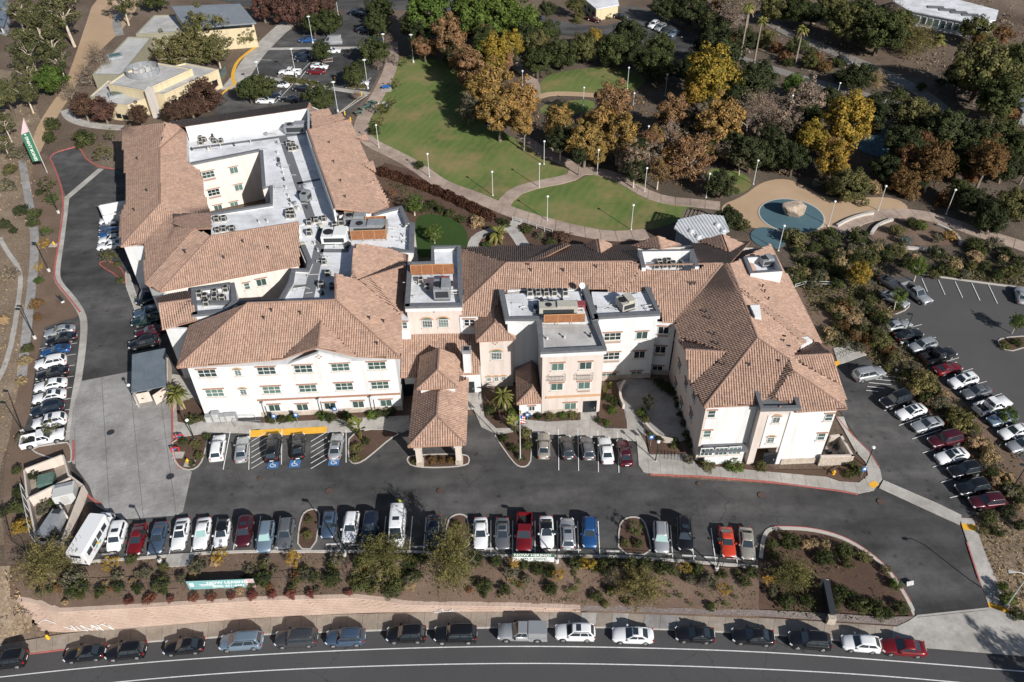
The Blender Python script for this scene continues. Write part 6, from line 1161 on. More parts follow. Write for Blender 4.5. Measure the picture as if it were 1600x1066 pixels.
def branchy(seed, n=2600):
 r_ = np.random.default_rng(seed); K = 220; d = unit(r_.normal(size=(K, 3)) + np.array([0,0,.3])); idx = r_.integers(0, K, n); t_ = r_.uniform(.25,1, n)
 C = d[idx] * t_[:, None] * r_.uniform(.7,1.05, K)[idx][:, None] + r_.normal(size=(n, 3)) * .035; return leaf_quads(C, unit(r_.normal(size=(n, 3))),.05 * r_.uniform(.6,1.3, n), asp=.2)
CR = {}
def crown_mesh(kind, var, mat):
 k = (kind, var)
 if k not in CR:
  sd = hash((kind, var)) % 1000 if False else (sum(map(ord, kind)) * 7 + var * 131); big = {'oak': 10500, 'tall': 10500, 'euc': 4600, 'bush': 2600, 'sparse': 6500, 'thin': 2200}
  V_, Q = wispy(sd) if kind == 'wisp' else branchy(sd) if kind == 'bare' else crown(kind, sd, big[kind]); CR[k] = npmesh('crown', V_, Q, mat)
 return CR[k]
TR = {}
def trunk_mesh(kind, var):
 k = (kind, var)
 if k in TR: return TR[k]
 r_ = random.Random(var * 17 + sum(map(ord, kind))); mb = MB()   # unit tree: base z 0, crown centre z 1, crown radius about .6
 bark = {'euc': 'bark_pale', 'bare': 'twig', 'tall': 'bark_grey', 'sparse': 'bark_pale', 'wisp': 'bark_grey', 'oak': 'bark_dark', 'bush': 'bark_dark', 'thin': 'bark_grey'}[kind]
 th = {'euc': .036, 'tall': .045, 'sparse': .04, 'oak': .055, 'bare': .038, 'wisp': .03, 'bush': .03, 'thin': .022}[kind]; fork = {'euc': .75, 'tall': .5, 'sparse': .45, 'oak': .42, 'bare': .38, 'wisp': .15, 'bush': .12, 'thin': .45}[kind]
 lean = Vector((r_.uniform(-.06,.06), r_.uniform(-.06,.06),0)); f_ = Vector((0,0, fork)) + lean; mb.path([Vector((0,0,-.02)), f_ * .5 + Vector((r_.uniform(-.015,.015),0,0)), f_],[th * 1.25, th, th * .8], bark, 7)
 nb = 7 if kind != 'bare' else 11
 for i in range(nb):
  a = 2 * math.pi * i / nb + r_.uniform(-.4,.4); el = r_.uniform(.5,1.3); L_ = r_.uniform(.35,.62); p = f_ + Vector((math.cos(a) * math.cos(el), math.sin(a) * math.cos(el), math.sin(el))) * L_; m_ = f_.lerp(p, .5) + Vector((0,0,.03)); mb.path([f_, m_, p],[th * .6, th * .4, th * .18], bark, 5)
  for j in range(3 if kind in ('bare', 'sparse', 'wisp') else 2):
   b2 = a + r_.uniform(-1,1); q = m_.lerp(p, .6) + Vector((math.cos(b2) * .22, math.sin(b2) * .22, r_.uniform(.02,.25))); mb.tube(m_.lerp(p, .5), q, th * .28, th * .1, bark, 4)
   if kind == 'bare':
    for l_ in range(3): q2 = q + Vector((r_.uniform(-.16,.16), r_.uniform(-.16,.16), r_.uniform(.0,.2))); mb.tube(m_.lerp(p, .5).lerp(q, .7), q2, th * .14, th * .06, bark, 3)
 TR[k] = mb.mesh('trunk'); return TR[k]
ZONES = {}
def tree_at(kind, px, py, rpx, H_, mat, zone, sq=1.0, name='tree', base=None, fn=None, desc=None):
 cz = H_ * (.55 if kind not in ('bush', 'wisp') else .5); p = (fn(px, py) if fn else G(px, py, cz)); z0 = 0.0
 if fn: 
  z0 = p.z; p = G(px, py, z0 + cz)
 rad = rpx / pxm(px, py, cz) * (1.12 if kind == 'euc' else 1.26 if kind in ('oak', 'tall', 'sparse', 'bare') else 1.5 if kind == 'wisp' else 1.22); ZONES.setdefault(zone, []).append((px, dict(kind=kind, p=Vector((p.x, p.y, z0)), cz=cz, rad=rad, mat=mat, sq=sq, name=name, desc=desc)))
CNAME = {'leaf_euc': 'grey-green', 'leaf_oak': 'dark green', 'leaf_dark': 'very dark green', 'leaf_green': 'bright green', 'leaf_olive': 'olive green', 'leaf_orange': 'orange-brown', 'leaf_brown': 'brown-leaved', 'leaf_gold': 'golden yellow', 'leaf_yellow': 'bright yellow', 'leaf_redbrown': 'dark reddish-brown', 'leaf_bare': 'nearly bare', 'leaf_grey': 'greyish', 'leaf_palo': 'wispy yellow-green', 'leaf_straw': 'straw-coloured', 'leaf_rust': 'rust-coloured', 'leaf_red': 'reddish', 'leaf_agave': 'blue-grey'}
def plant_all():
 for zone, items in ZONES.items():
  items.sort(key=lambda t_: t_[0]); cnt = {}; tot = {}
  for _, d in items: k = (d['mat'], d['name']); tot[k] = tot.get(k, 0) + 1
  for i, (_, d) in enumerate(items):
   var = (i * 7 + int(d['p'].x * 3)) % 4; word = d['name'].replace('_', ' '); k = (d['mat'], d['name']); c_ = cnt.get(k, 0); cnt[k] = c_ + 1; cn = CNAME[d['mat']]
   lab = d['desc'] or (f'{cn} {word} {zone}' if tot[k] == 1 else f'{cn} {word}, {ordn(c_)} from left {zone}')
   root = thing(d['name'], lab, 'tree' if 'tree' in d['name'] else 'shrub', tuple(d['p']), random.uniform(0,6.28), group=f'{word}s {zone}'); kind = d['kind']
   me = crown_mesh('bare' if kind == 'bare' else kind, var, d['mat']); o = link('crown', me, root); o.material_slots[0].link = 'OBJECT'; o.material_slots[0].material = M(d['mat']); o.location = (0,0, d['cz']); s_ = d['rad']; o.scale = (s_ * random.uniform(.9,1.1), s_ * random.uniform(.9,1.1), s_ * d['sq'])
   t_ = link('trunk', trunk_mesh(kind, var % 2), root); t_.scale = (d['rad'] * 1.4, d['rad'] * 1.4, d['cz'])
T = lambda *a, **k: tree_at(*a, **k)
Z = 'by the sandy track'
for x, y, r_, h in ((96,17,38,18),(58,50,36,15),(45,78,32,14),(78,66,28,14),(25,16,24,14),(38,143,22,10),(38,113,24,12),(5,192,17,9),(5,224,14,7),(90,95,22,12),(62,20,28,15)): T('euc', x, y, r_, h, 'leaf_euc', Z, name='eucalyptus_tree')
T('oak', 78,124,22,8, 'leaf_green', Z, name='broadleaf_tree')
for x, y, r_ in ((152,85,18),(137,117,20),(109,142,15),(163,106,15)): T('bare', x, y, r_, 5, 'leaf_bare', Z, name='bare_tree')
Z = 'round the yellow building'
for x, y, r_ in ((129,166,19),(160,171,20),(217,179,17),(273,173,19),(319,150,27),(299,166,19)): T('tall', x, y, r_, 7, 'leaf_redbrown', Z, sq=.85, name='plum_tree')
for x, y, r_, h in ((322,50,33,10),(266,79,26,8),(299,77,28,9),(338,81,18,8)): T('sparse', x, y, r_, h, 'leaf_olive', Z, name='courtyard_tree')
T('thin', 385,55,15,6, 'leaf_olive', Z, name='small_tree'); T('euc', 190,4,24,12, 'leaf_euc', Z, name='eucalyptus_tree'); T('oak', 243,0,16,7, 'leaf_oak', Z, name='oak_tree')
for x, y, r_ in ((81,193,12),(76,214,10),(129,218,16)): T('bush', x, y, r_, 2.5, 'leaf_oak', Z, sq=1.1, name='round_shrub')
T('thin', 162,237,15,5, 'leaf_olive', Z, name='young_tree'); T('thin', 172,210,9,4, 'leaf_olive', Z, name='young_tree')
Z = 'in the far lot'
for x, y, r_ in ((410,12,18),(448,15,25),(478,15,21),(509,8,18)): T('tall', x, y, r_, 8, 'leaf_redbrown', Z, name='plum_tree')
for x, y, r_ in ((489,36,16),(514,34,20),(589,14,21),(589,36,18),(581,79,22),(553,115,18),(503,79,15),(501,152,23),(408,135,22),(388,139,18)): T('oak', x, y, r_, 7, 'leaf_oak', Z, name='carrot_wood_tree' if False else 'oak_tree')
for x, y, r_ in ((606,62,9),(602,90,8),(590,100,8),(608,78,7),(557,148,8),(615,90,8)): T('bare', x, y, r_, 3, 'leaf_bare', Z, name='bare_shrub')
Z = 'by the big lawn'
T('tall', 668,24,38,15, 'leaf_green', Z, name='tall_tree'); T('tall', 737,26,36,15, 'leaf_green', Z, name='tall_tree'); T('tall', 775,22,36,15, 'leaf_green', Z, name='tall_tree'); T('tall', 815,34,30,13, 'leaf_green', Z, name='tall_tree')
T('tall', 701,60,28,13, 'leaf_brown', Z, name='sycamore_tree'); T('tall', 655,58,20,11, 'leaf_dark', Z, name='tall_tree'); T('tall', 641,40,18,11, 'leaf_dark', Z, name='tall_tree'); T('thin', 630,95,7,4, 'leaf_olive', Z, name='young_tree')
T('tall', 775,84,25,12, 'leaf_gold', Z, name='sycamore_tree'); T('tall', 800,70,18,11, 'leaf_gold', Z, name='sycamore_tree')
for x, y, r_, m_ in ((737,108,26, 'leaf_brown'),(767,139,33, 'leaf_orange'),(780,178,31, 'leaf_orange'),(815,156,28, 'leaf_orange'),(748,140,24, 'leaf_orange'),(818,192,19, 'leaf_orange'),(720,95,18, 'leaf_brown')): T('tall', x, y, r_, 12, m_, Z, name='sycamore_tree')
T('tall', 732,171,19,7, 'leaf_grey', Z, name='grey_tree')
for x, y in ((592,168),(612,160),(594,190),(619,130)): T('thin', x, y, 9,3.5, 'leaf_olive', Z, name='young_tree')
Z = 'round the far lawn'
for x, y, r_, m_ in ((840,97,21, 'leaf_oak'),(878,84,25, 'leaf_oak'),(914,74,23, 'leaf_olive'),(962,79,28, 'leaf_oak'),(982,54,26, 'leaf_dark'),(1028,74,22, 'leaf_oak'),(1028,104,26, 'leaf_oak'),(929,54,11, 'leaf_gold'),(856,48,18, 'leaf_oak'),(838,66,18, 'leaf_olive'),(855,14,13, 'leaf_dark'),(900,5,14, 'leaf_olive'),(1000,88,18, 'leaf_dark')): T('oak', x, y, r_, 8, m_, Z, name='oak_tree')
for x, y, r_ in ((905,25,9),(902,32,8),(948,24,9),(930,12,8)): T('bush', x, y, r_, 1.2, 'leaf_olive', Z, name='low_shrub')
Z = 'in the park wood'
T('tall', 1111,118,41,16, 'leaf_gold', Z, sq=.95, name='cottonwood_tree'); T('tall', 1088,145,22,10, 'leaf_gold', Z, name='cottonwood_tree'); T('tall', 1324,190,39,14, 'leaf_gold', Z, sq=1.05, name='cottonwood_tree'); T('tall', 1268,214,23,10, 'leaf_gold', Z, name='cottonwood_tree'); T('tall', 1301,250,28,9, 'leaf_gold', Z, name='cottonwood_tree')
for x, y, r_, h, m_ in ((1051,177,25,12, 'leaf_brown'),(1127,190,35,14, 'leaf_orange'),(960,160,28,14, 'leaf_brown'),(914,222,27,11, 'leaf_orange'),(972,211,30,12, 'leaf_orange'),(873,192,25,11, 'leaf_orange'),(940,196,25,12, 'leaf_orange'),(1461,255,31,12, 'leaf_rust'),(1544,250,30,12, 'leaf_rust'),(1415,250,22,9, 'leaf_rust')): T('tall', x, y, r_, h, m_, Z, name='sycamore_tree')
for x, y, r_, m_ in ((992,252,28, 'leaf_bare'),(1076,248,36, 'leaf_brown'),(1020,240,20, 'leaf_bare'),(1261,152,27, 'leaf_bare'),(1030,266,18, 'leaf_brown'),(1228,195,22, 'leaf_bare'),(1046,210,18, 'leaf_bare')): T('sparse', x, y, r_, 8, m_, Z, name='thinning_sycamore_tree')
for x, y, r_ in ((1175,172,27),(1196,165,23),(1212,180,20)): T('bare', x, y, r_, 11, 'leaf_bare', Z, name='bare_tree')
for x, y, r_, h, m_ in ((1117,86,36,9, 'leaf_dark'),(1180,124,31,10, 'leaf_dark'),(1175,240,28,8, 'leaf_dark'),(1213,238,27,8, 'leaf_dark'),(1241,246,24,8, 'leaf_dark'),(1367,172,27,9, 'leaf_dark'),(1428,177,29,9, 'leaf_olive'),(1479,203,35,10, 'leaf_dark'),(1415,226,29,9, 'leaf_dark'),(1562,214,31,9, 'leaf_oak'),(1594,230,27,9, 'leaf_oak'),(1243,132,17,6, 'leaf_green'),(1296,150,16,6, 'leaf_dark'),(1500,250,24,8, 'leaf_dark'),(1145,225,22,8, 'leaf_dark'),(1085,195,18,8, 'leaf_dark'),(1525,215,25,9, 'leaf_dark'),(1390,262,22,7, 'leaf_dark'),(1150,150,22,9, 'leaf_dark'),(1205,210,18,8, 'leaf_dark'),(1075,110,20,8, 'leaf_dark')): T('oak', x, y, r_, h, m_, Z, name='oak_tree')
T('bush', 1362,200,12,2, 'leaf_rust', Z, name='rusty_shrub')
Z = 'toward the top right'
for x, y, r_, h, m_ in ((1321,34,31,11, 'leaf_olive'),(1377,48,33,12, 'leaf_oak'),(1350,20,22,9, 'leaf_oak'),(1529,46,21,8, 'leaf_olive'),(1537,112,46,14, 'leaf_olive'),(1562,152,32,12, 'leaf_oak'),(1500,118,22,8, 'leaf_dark'),(1339,119,23,7, 'leaf_dark'),(1243,15,23,9, 'leaf_oak'),(1210,14,21,8, 'leaf_olive'),(1301,10,22,9, 'leaf_olive'),(1079,14,26,9, 'leaf_dark'),(1040,14,19,8, 'leaf_dark'),(1118,50,24,7, 'leaf_dark'),(1160,60,20,6, 'leaf_dark'),(1195,60,16,5, 'leaf_olive'),(1595,90,22,9, 'leaf_oak'),(1590,130,18,8, 'leaf_dark'),(1270,20,18,8, 'leaf_dark')): T('oak', x, y, r_, h, m_, Z, name='broad_tree')
T('wisp', 1428,60,26,8, 'leaf_palo', Z, name='willowy_tree'); T('wisp', 1367,122,13,4, 'leaf_straw', Z, name='straw_shrub'); T('bare', 1142,22,28,12, 'leaf_bare', Z, name='bare_tree'); T('bare', 1400,20,18,8, 'leaf_bare', Z, name='bare_tree')
for x, y, r_ in ((1289,104,14),(1275,90,10),(1215,75,12),(1265,95,9),(1480,185,12),(1230,90,12),(1135,60,12)): T('bush', x, y, r_, 2, 'leaf_rust', Z, name='rusty_shrub')
for x, y, r_ in ((1318,120,14),(1310,98,10),(1268,82,9),(1232,97,8),(1405,148,14),(1440,135,8),(1470,128,8)): T('bush', x, y, r_, 2, 'leaf_oak', Z, name='low_shrub')
Z = 'near the sandy area'
for x, y, r_, m_, k in ((1329,292,29, 'leaf_olive', 'oak'),(1362,292,15, 'leaf_straw', 'bush'),(1276,287,8, 'leaf_agave', 'bush'),(1243,372,19, 'leaf_olive', 'bush'),(1294,371,20, 'leaf_oak', 'bush'),(1342,371,18, 'leaf_oak', 'bush'),(1342,428,18, 'leaf_gold', 'tall'),(1436,418,15, 'leaf_green', 'sparse'),(1486,368,10, 'leaf_orange', 'bush'),(1403,360,11, 'leaf_olive', 'bush'),(1440,352,10, 'leaf_green', 'bush'),(1425,346,9, 'leaf_oak', 'bush'),(1550,340,26, 'leaf_dark', 'oak'),(1588,322,28, 'leaf_olive', 'oak'),(1522,383,15, 'leaf_oak', 'bush'),(1555,382,14, 'leaf_grey', 'bush'),(1139,341,20, 'leaf_dark', 'oak'),(1129,288,22, 'leaf_dark', 'oak'),(1520,315,22, 'leaf_dark', 'oak'),(1480,312,18, 'leaf_rust', 'bush'),(1425,302,14, 'leaf_brown', 'bush'),(1160,352,12, 'leaf_olive', 'bush'),(1405,462,12, 'leaf_green', 'sparse'),(1375,380,9, 'leaf_grey', 'bush'),(1416,375,8, 'leaf_agave', 'bush'),(1466,372,8, 'leaf_grey', 'bush'),(1300,292,12, 'leaf_olive', 'bush'),(1345,302,12, 'leaf_olive', 'bush')): T(k, x, y, r_, 2.2 if k == 'bush' else 5.5, m_, Z, name='shrub' if k == 'bush' else 'small_tree')
rr_ = random.Random(3)
band = [(1235,1330,385,425),(1330,1440,388,412),(1440,1600,395,430),(1230,1345,420,445),(1290,1385,460,520)]
for x0, x1, y0, y1 in band:
 for _ in range(22): T('bush', rr_.uniform(x0, x1), rr_.uniform(y0, y1), rr_.uniform(5,13),1.7, rr_.choice(['leaf_olive', 'leaf_oak', 'leaf_grey', 'leaf_straw', 'leaf_dark', 'leaf_oak', 'leaf_grass' if False else 'leaf_olive']), 'in the brush belt', name='brush_shrub')
Z = 'between the right lots'
for x, y, r_, m_, k, h in ((1375,532,15, 'leaf_olive', 'bush', 3),(1443,598,21, 'leaf_palo', 'bush', 3),(1501,657,18, 'leaf_palo', 'bush', 3),(1575,648,13, 'leaf_green', 'sparse', 5),(1590,503,12, 'leaf_green', 'sparse', 4.5),(1420,575,14, 'leaf_grey', 'bush', 2),(1525,690,14, 'leaf_straw', 'bush', 2),(1548,712,15, 'leaf_straw', 'bush', 2),(1470,630,14, 'leaf_grey', 'bush', 2),(1400,560,12, 'leaf_olive', 'bush', 2)): T(k, x, y, r_, h, m_, Z, name='shrub' if k == 'bush' else 'young_tree')
dv = [(1380,560),(1410,588),(1445,622),(1485,660),(1520,702),(1545,740),(1570,775),(1590,800)]
for _ in range(60):
 i = rr_.randrange(len(dv) - 1); f = rr_.random(); x = dv[i][0] + (dv[i + 1][0] - dv[i][0]) * f + rr_.uniform(-6,26); y = dv[i][1] + (dv[i + 1][1] - dv[i][1]) * f + rr_.uniform(-20,4); T('bush', x, y, rr_.uniform(5,11),1.5, rr_.choice(['leaf_olive', 'leaf_grey', 'leaf_oak', 'leaf_straw', 'leaf_grey']), Z, name='low_shrub')
for _ in range(26): T('bush', rr_.uniform(1300,1390), rr_.uniform(470,550), rr_.uniform(5,12),1.5, rr_.choice(['leaf_olive', 'leaf_grey', 'leaf_rust', 'leaf_oak']), 'beside the right wing', name='low_shrub')
Z = 'in the street bed'; B_ = dict(fn=bed_at)
T('wisp', 74,880,36,4.5, 'leaf_palo', Z, name='palo_verde_tree', fn=bed_at); T('wisp', 599,870,33,4.5, 'leaf_palo', Z, name='palo_verde_tree', fn=bed_at); T('wisp', 708,862,34,9, 'leaf_palo', Z, sq=1.75, name='palo_verde_tree', fn=bed_at); T('wisp', 999,916,31,3.6, 'leaf_palo', Z, name='palo_verde_tree', fn=bed_at)
for x, y, r_ in ((173,879,14),(345,869,14),(458,873,15),(919,882,12),(873,898,12),(1130,922,12),(1071,887,10),(804,879,9),(1200,905,8)): T('thin', x, y, r_, 2.6, 'leaf_yellow', Z, name='small_tree', fn=bed_at)
for x, y, r_ in ((309,884,13),(184,899,10),(229,895,10),(283,903,9),(113,901,18),(526,872,12),(478,897,9),(417,876,7),(1079,905,8),(1109,906,13),(640,905,11),(800,893,11),(823,905,8)): T('bush', x, y, r_, 1.5, 'leaf_grey', Z, name='round_shrub', fn=bed_at)
for x, y, r_ in ((119,921,15),(155,925,9),(252,915,15),(185,917,9),(215,918,8),(412,903,14),(395,910,9),(492,901,10),(518,903,15),(562,911,15),(614,918,17),(641,877,14),(660,872,10),(757,919,13),(790,921,9),(858,893,11),(899,879,12),(953,885,17),(930,886,10),(1033,887,13),(1088,890,12),(1165,909,9),(862,920,11),(932,932,9),(954,922,9),(745,872,13),(775,876,10),(205,873,10),(520,880,9),(560,875,9),(1176,893,10),(840,890,9),(985,880,12),(1010,883,12),(1052,892,9),(645,900,12),(578,900,10)): T('bush', x, y, r_, 1.3, 'leaf_oak', Z, name='low_shrub', fn=bed_at)
for x, y, r_ in ((961,900,16),(1100,912,10)): T('bare', x, y, r_, 1.8, 'leaf_bare', Z, name='twiggy_shrub', fn=bed_at)
for x, y, r_ in ((233,936,9),(267,936,6),(302,934,8),(331,933,8),(361,931,7),(394,930,8),(425,929,7),(455,929,8),(485,928,7),(201,939,7),(545,926,6)): T('bush', x, y, r_, .8, 'leaf_red', Z, name='red_shrub', fn=bed_at)
for x, y in ((1045,931),(1063,930),(899,920),(889,923),(1142,920),(1150,933),(804,910),(813,918),(823,911),(905,909),(1048,914),(1098,931),(1080,943),(1112,945),(1134,944)): T('thin', x, y, rr_.uniform(4,7),.9, 'leaf_green', Z, name='cactus_clump' if False else 'small_shrub', fn=bed_at)
Z = 'in the entrance bed'
T('wisp', 1238,896,27,3.6, 'leaf_palo', Z, name='palo_verde_tree', fn=ebed_at)
for x, y, r_, m_ in ((1235,845,15, 'leaf_oak'),(1259,851,8, 'leaf_straw'),(1272,848,7, 'leaf_straw'),(1291,851,8, 'leaf_straw'),(1289,872,13, 'leaf_oak'),(1321,861,15, 'leaf_oak'),(1350,869,11, 'leaf_olive'),(1313,926,13, 'leaf_oak'),(1345,947,15, 'leaf_oak'),(1372,952,14, 'leaf_oak'),(1409,949,11, 'leaf_oak'),(1399,912,10, 'leaf_green'),(1388,958,10, 'leaf_oak'),(1230,939,13, 'leaf_oak'),(1262,939,11, 'leaf_oak'),(1207,850,10, 'leaf_oak'),(1212,868,9, 'leaf_olive'),(1330,930,9, 'leaf_oak'),(1325,880,10, 'leaf_olive'),(1385,890,8, 'leaf_olive'),(1305,945,9, 'leaf_oak'),(1209,925,8, 'leaf_grey')): T('bush', x, y, r_, 1.2, m_, Z, name='low_shrub', fn=ebed_at)
Z = 'right of the entrance'
for x, y, r_, m_ in ((1546,810,14, 'leaf_oak'),(1560,830,10, 'leaf_oak'),(1538,830,7, 'leaf_olive'),(1566,916,9, 'leaf_green'),(1575,935,12, 'leaf_green'),(1590,960,12, 'leaf_dark'),(1575,800,12, 'leaf_dark'),(1595,820,10, 'leaf_dark')): T('bush', x, y, r_, 1.4, m_, Z, name='low_shrub')
Z = 'along the left road'
for x, y, r_, m_, k, h in ((73,287,12, 'leaf_olive', 'thin', 4),(80,310,11, 'leaf_green', 'thin', 3),(71,362,10, 'leaf_green', 'thin', 3),(68,382,10, 'leaf_gold', 'thin', 3),(61,418,9, 'leaf_gold', 'thin', 2.5),(60,438,7, 'leaf_green', 'bush', 1.5),(33,328,11, 'leaf_dark', 'bush', 2.2),(8,350,10, 'leaf_dark', 'bush', 2),(20,360,6, 'leaf_dark', 'bush', 1.5),(53,335,11, 'leaf_oak', 'bush', 1.8),(52,348,9, 'leaf_oak', 'bush', 1.8),(61,300,6, 'leaf_oak', 'bush', 1.5),(56,475,10, 'leaf_rust', 'bush', 1.0),(59,496,7, 'leaf_rust', 'bush', .8),(75,668,12, 'leaf_olive', 'thin', 4),(52,742,9, 'leaf_dark', 'bush', 1.5),(25,735,8, 'leaf_oak', 'bush', 1.5),(27,793,12, 'leaf_oak', 'bush', 1.8),(35,822,15, 'leaf_gold', 'bush', 2),(28,770,9, 'leaf_oak', 'bush', 1.5),(70,795,13, 'leaf_grey', 'bush', 1.6),(84,785,9, 'leaf_green', 'bush', 1.2),(5,800,9, 'leaf_dark', 'bush', 1.5),(12,290,13, 'leaf_grey', 'bush', 2),(25,240,12, 'leaf_grey', 'bush', 2),(15,265,10, 'leaf_olive', 'bush', 2),(45,240,14, 'leaf_bare', 'bare', 3),(5,500,9, 'leaf_straw', 'bush', .8),(12,430,16, 'leaf_bare', 'bush', 1.2),(38,565,10, 'leaf_straw', 'bush', .8),(33,595,9, 'leaf_straw', 'bush', .7),(42,545,9, 'leaf_olive', 'bush', .8),(35,685,12, 'leaf_grey', 'bush', .8),(168,400,12, 'leaf_olive', 'thin', 3),(184,412,6, 'leaf_oak', 'bush', .8),(188,438,6, 'leaf_oak', 'bush', .8)): T(k, x, y, r_, h, m_, Z, name={'bush': 'low_shrub', 'thin': 'young_tree', 'bare': 'bare_tree'}[k])
Z = 'in the front planters'
for x, y, r_, m_, h in ((424,656,9, 'leaf_oak', .8),(440,655,8, 'leaf_oak', .8),(457,653,8, 'leaf_green', .8),(503,650,9, 'leaf_green', .8),(517,653,9, 'leaf_oak', .8),(540,650,9, 'leaf_oak', 1),(580,648,9, 'leaf_green', 1),(592,646,8, 'leaf_oak', 1),(608,643,10, 'leaf_dark', 1.2),(556,700,9, 'leaf_olive', .7),(571,690,7, 'leaf_oak', .7),(556,716,8, 'leaf_olive', .7),(286,690,8, 'leaf_oak', .7),(306,695,9, 'leaf_olive', .7),(312,712,8, 'leaf_olive', .7),(300,725,6, 'leaf_oak', .6),(322,682,7, 'leaf_oak', .8),(648,722,6, 'leaf_olive', .6),(675,720,7, 'leaf_rust', .7),(690,720,7, 'leaf_rust', .7),(705,719,7, 'leaf_rust', .7),(786,684,8, 'leaf_oak', .8),(820,676,11, 'leaf_olive', .9),(824,695,9, 'leaf_olive', .8),(803,700,8, 'leaf_oak', .7),(815,715,8, 'leaf_olive', .7),(824,650,7, 'leaf_oak', .8),(842,650,7, 'leaf_oak', .8),(860,650,8, 'leaf_olive', .8),(878,649,8, 'leaf_green', .8),(895,648,8, 'leaf_olive', .8),(765,640,10, 'leaf_oak', 1),(790,635,10, 'leaf_oak', 1),(802,645,8, 'leaf_green', .8),(955,640,9, 'leaf_green', 1),(949,620,8, 'leaf_oak', 1.2),(960,628,7, 'leaf_oak', 1),(935,656,6, 'leaf_oak', .7),(949,661,6, 'leaf_green', .7),(1003,645,9, 'leaf_green', 1.2),(1008,655,8, 'leaf_olive', 1),(1018,678,5, 'leaf_green', 1),(1031,685,6, 'leaf_oak', 1.5),(1055,690,7, 'leaf_oak', 1.2),(1052,698,5, 'leaf_olive', .7),(1077,718,8, 'leaf_grey', .8),(1105,725,13, 'leaf_olive', .8),(1146,726,15, 'leaf_green', .8),(1190,730,10, 'leaf_olive', .7),(1330,725,9, 'leaf_olive', .8),(1340,735,9, 'leaf_oak', .8),(1325,740,9, 'leaf_olive', .7),(300,655,10, 'leaf_oak', .6),(320,652,8, 'leaf_oak', .6),(480,835,8, 'leaf_olive', .8),(482,812,7, 'leaf_olive', .7),(978,848,8, 'leaf_olive', .8),(997,850,8, 'leaf_oak', .8),(715,820,8, 'leaf_palo', 1),(1403,478,9, 'leaf_oak', .9),(1570,540,8, 'leaf_olive', .8),(1590,535,8, 'leaf_oak', .8)): T('bush', x, y, r_, h, m_, Z, name='low_shrub')
T('thin', 992,826,13,2.4, 'leaf_green', Z, name='young_tree')
Z = 'in the rear garden'
for x, y, r_, m_, k, h in ((646,318,15, 'leaf_green', 'sparse', 5),(678,365,12, 'leaf_green', 'sparse', 4),(612,300,9, 'leaf_rust', 'thin', 3),(660,325,9, 'leaf_oak', 'bush', 1),(675,320,9, 'leaf_oak', 'bush', 1),(690,328,9, 'leaf_oak', 'bush', 1),(705,334,9, 'leaf_oak', 'bush', 1),(720,342,8, 'leaf_oak', 'bush', 1),(746,348,11, 'leaf_straw', 'bush', 1.2),(782,345,6, 'leaf_oak', 'bush', 1),(790,350,8, 'leaf_oak', 'bush', 1),(823,358,9, 'leaf_oak', 'bush', 1),(843,368,8, 'leaf_grey', 'bush', 1),(878,371,13, 'leaf_redbrown', 'bush', 1.5),(860,378,9, 'leaf_oak', 'bush', 1),(760,382,6, 'leaf_green', 'bush', .8),(655,258,8, 'leaf_oak', 'bush', 1.2),(585,205,9, 'leaf_oak', 'bush', 1.2),(600,172,8, 'leaf_olive', 'bush', 1)): T(k, x, y, r_, h, m_, Z, name={'bush': 'low_shrub', 'thin': 'young_tree', 'sparse': 'young_tree'}[k])
for x, y, r_ in ((450,125,8),(462,126,8),(475,128,7),(488,131,7),(552,134,9),(565,135,8),(585,53,9),(595,55,7)): T('bush', x, y, r_, .8, 'leaf_olive', 'in the lot islands', name='low_shrub')
for _ in range(70):
 x = rr_.uniform(60,1175); t0, t1 = interp(lot_edge, x) + 8, interp(bed_bot, x) - 14; T('bush', x, rr_.uniform(t0, t1), rr_.uniform(4,9), rr_.uniform(.5,1.0), rr_.choice(['leaf_olive', 'leaf_grey', 'leaf_olive', 'leaf_oak', 'leaf_straw', 'leaf_rust']), 'in the street bed', name='scrub_shrub', fn=bed_at)
for x, y in ((1040,604),(1052,612),(1060,628),(1066,645),(1071,660),(1076,678),(1030,598),(1080,692)): T('bush', x, y, 9,1.6, 'leaf_dark', 'against the right wing', name='dark_shrub')
# fill of the wood: further trees standing between the named ones
keep = [[(620,92),(742,130),(745,190),(825,228),(899,274),(802,293),(653,257),(566,213)],[(793,320),(840,294),(925,270),(1000,280),(1085,324),(1015,361),(858,347)],[(838,134),(862,113),(942,104),(1014,124),(992,148),(842,155)],[(1122,322),(1190,284),(1262,293),(1424,326),(1300,362),(1140,345)]]
def near_drive(x, y):
 for a in ([(1180,20),(1290,76),(1410,128),(1480,180)],[(1120,80),(1301,137),(1440,178),(1600,215)],[(830,30),(930,52),(1100,95)],[(905,268),(1005,302),(1125,322)]):
  for (x0, y0),(x1, y1) in zip(a, a[1:]):
   d = abs((x1 - x0) * (y0 - y) - (x0 - x) * (y1 - y0)) / math.hypot(x1 - x0, y1 - y0)
   if min(x0, x1) - 10 < x < max(x0, x1) + 10 and d < 9: return True
 return False
def fill(poly, n, mats, rr, hh, zone, kinds, name):
 k = 0; xs = [p[0] for p in poly]; ys = [p[1] for p in poly]; t_ = 0
 while k < n and t_ < n * 30:
  t_ += 1; x, y = rr_.uniform(min(xs), max(xs)), rr_.uniform(min(ys), max(ys)); q = np.array([[x, y]])
  if not in_poly(q, poly)[0] or any(in_poly(q, kp)[0] for kp in keep) or near_drive(x, y + 6): continue
  T(rr_.choice(kinds), x, y, rr_.uniform(*rr), rr_.uniform(*hh), rr_.choice(mats), zone, name=name); k += 1
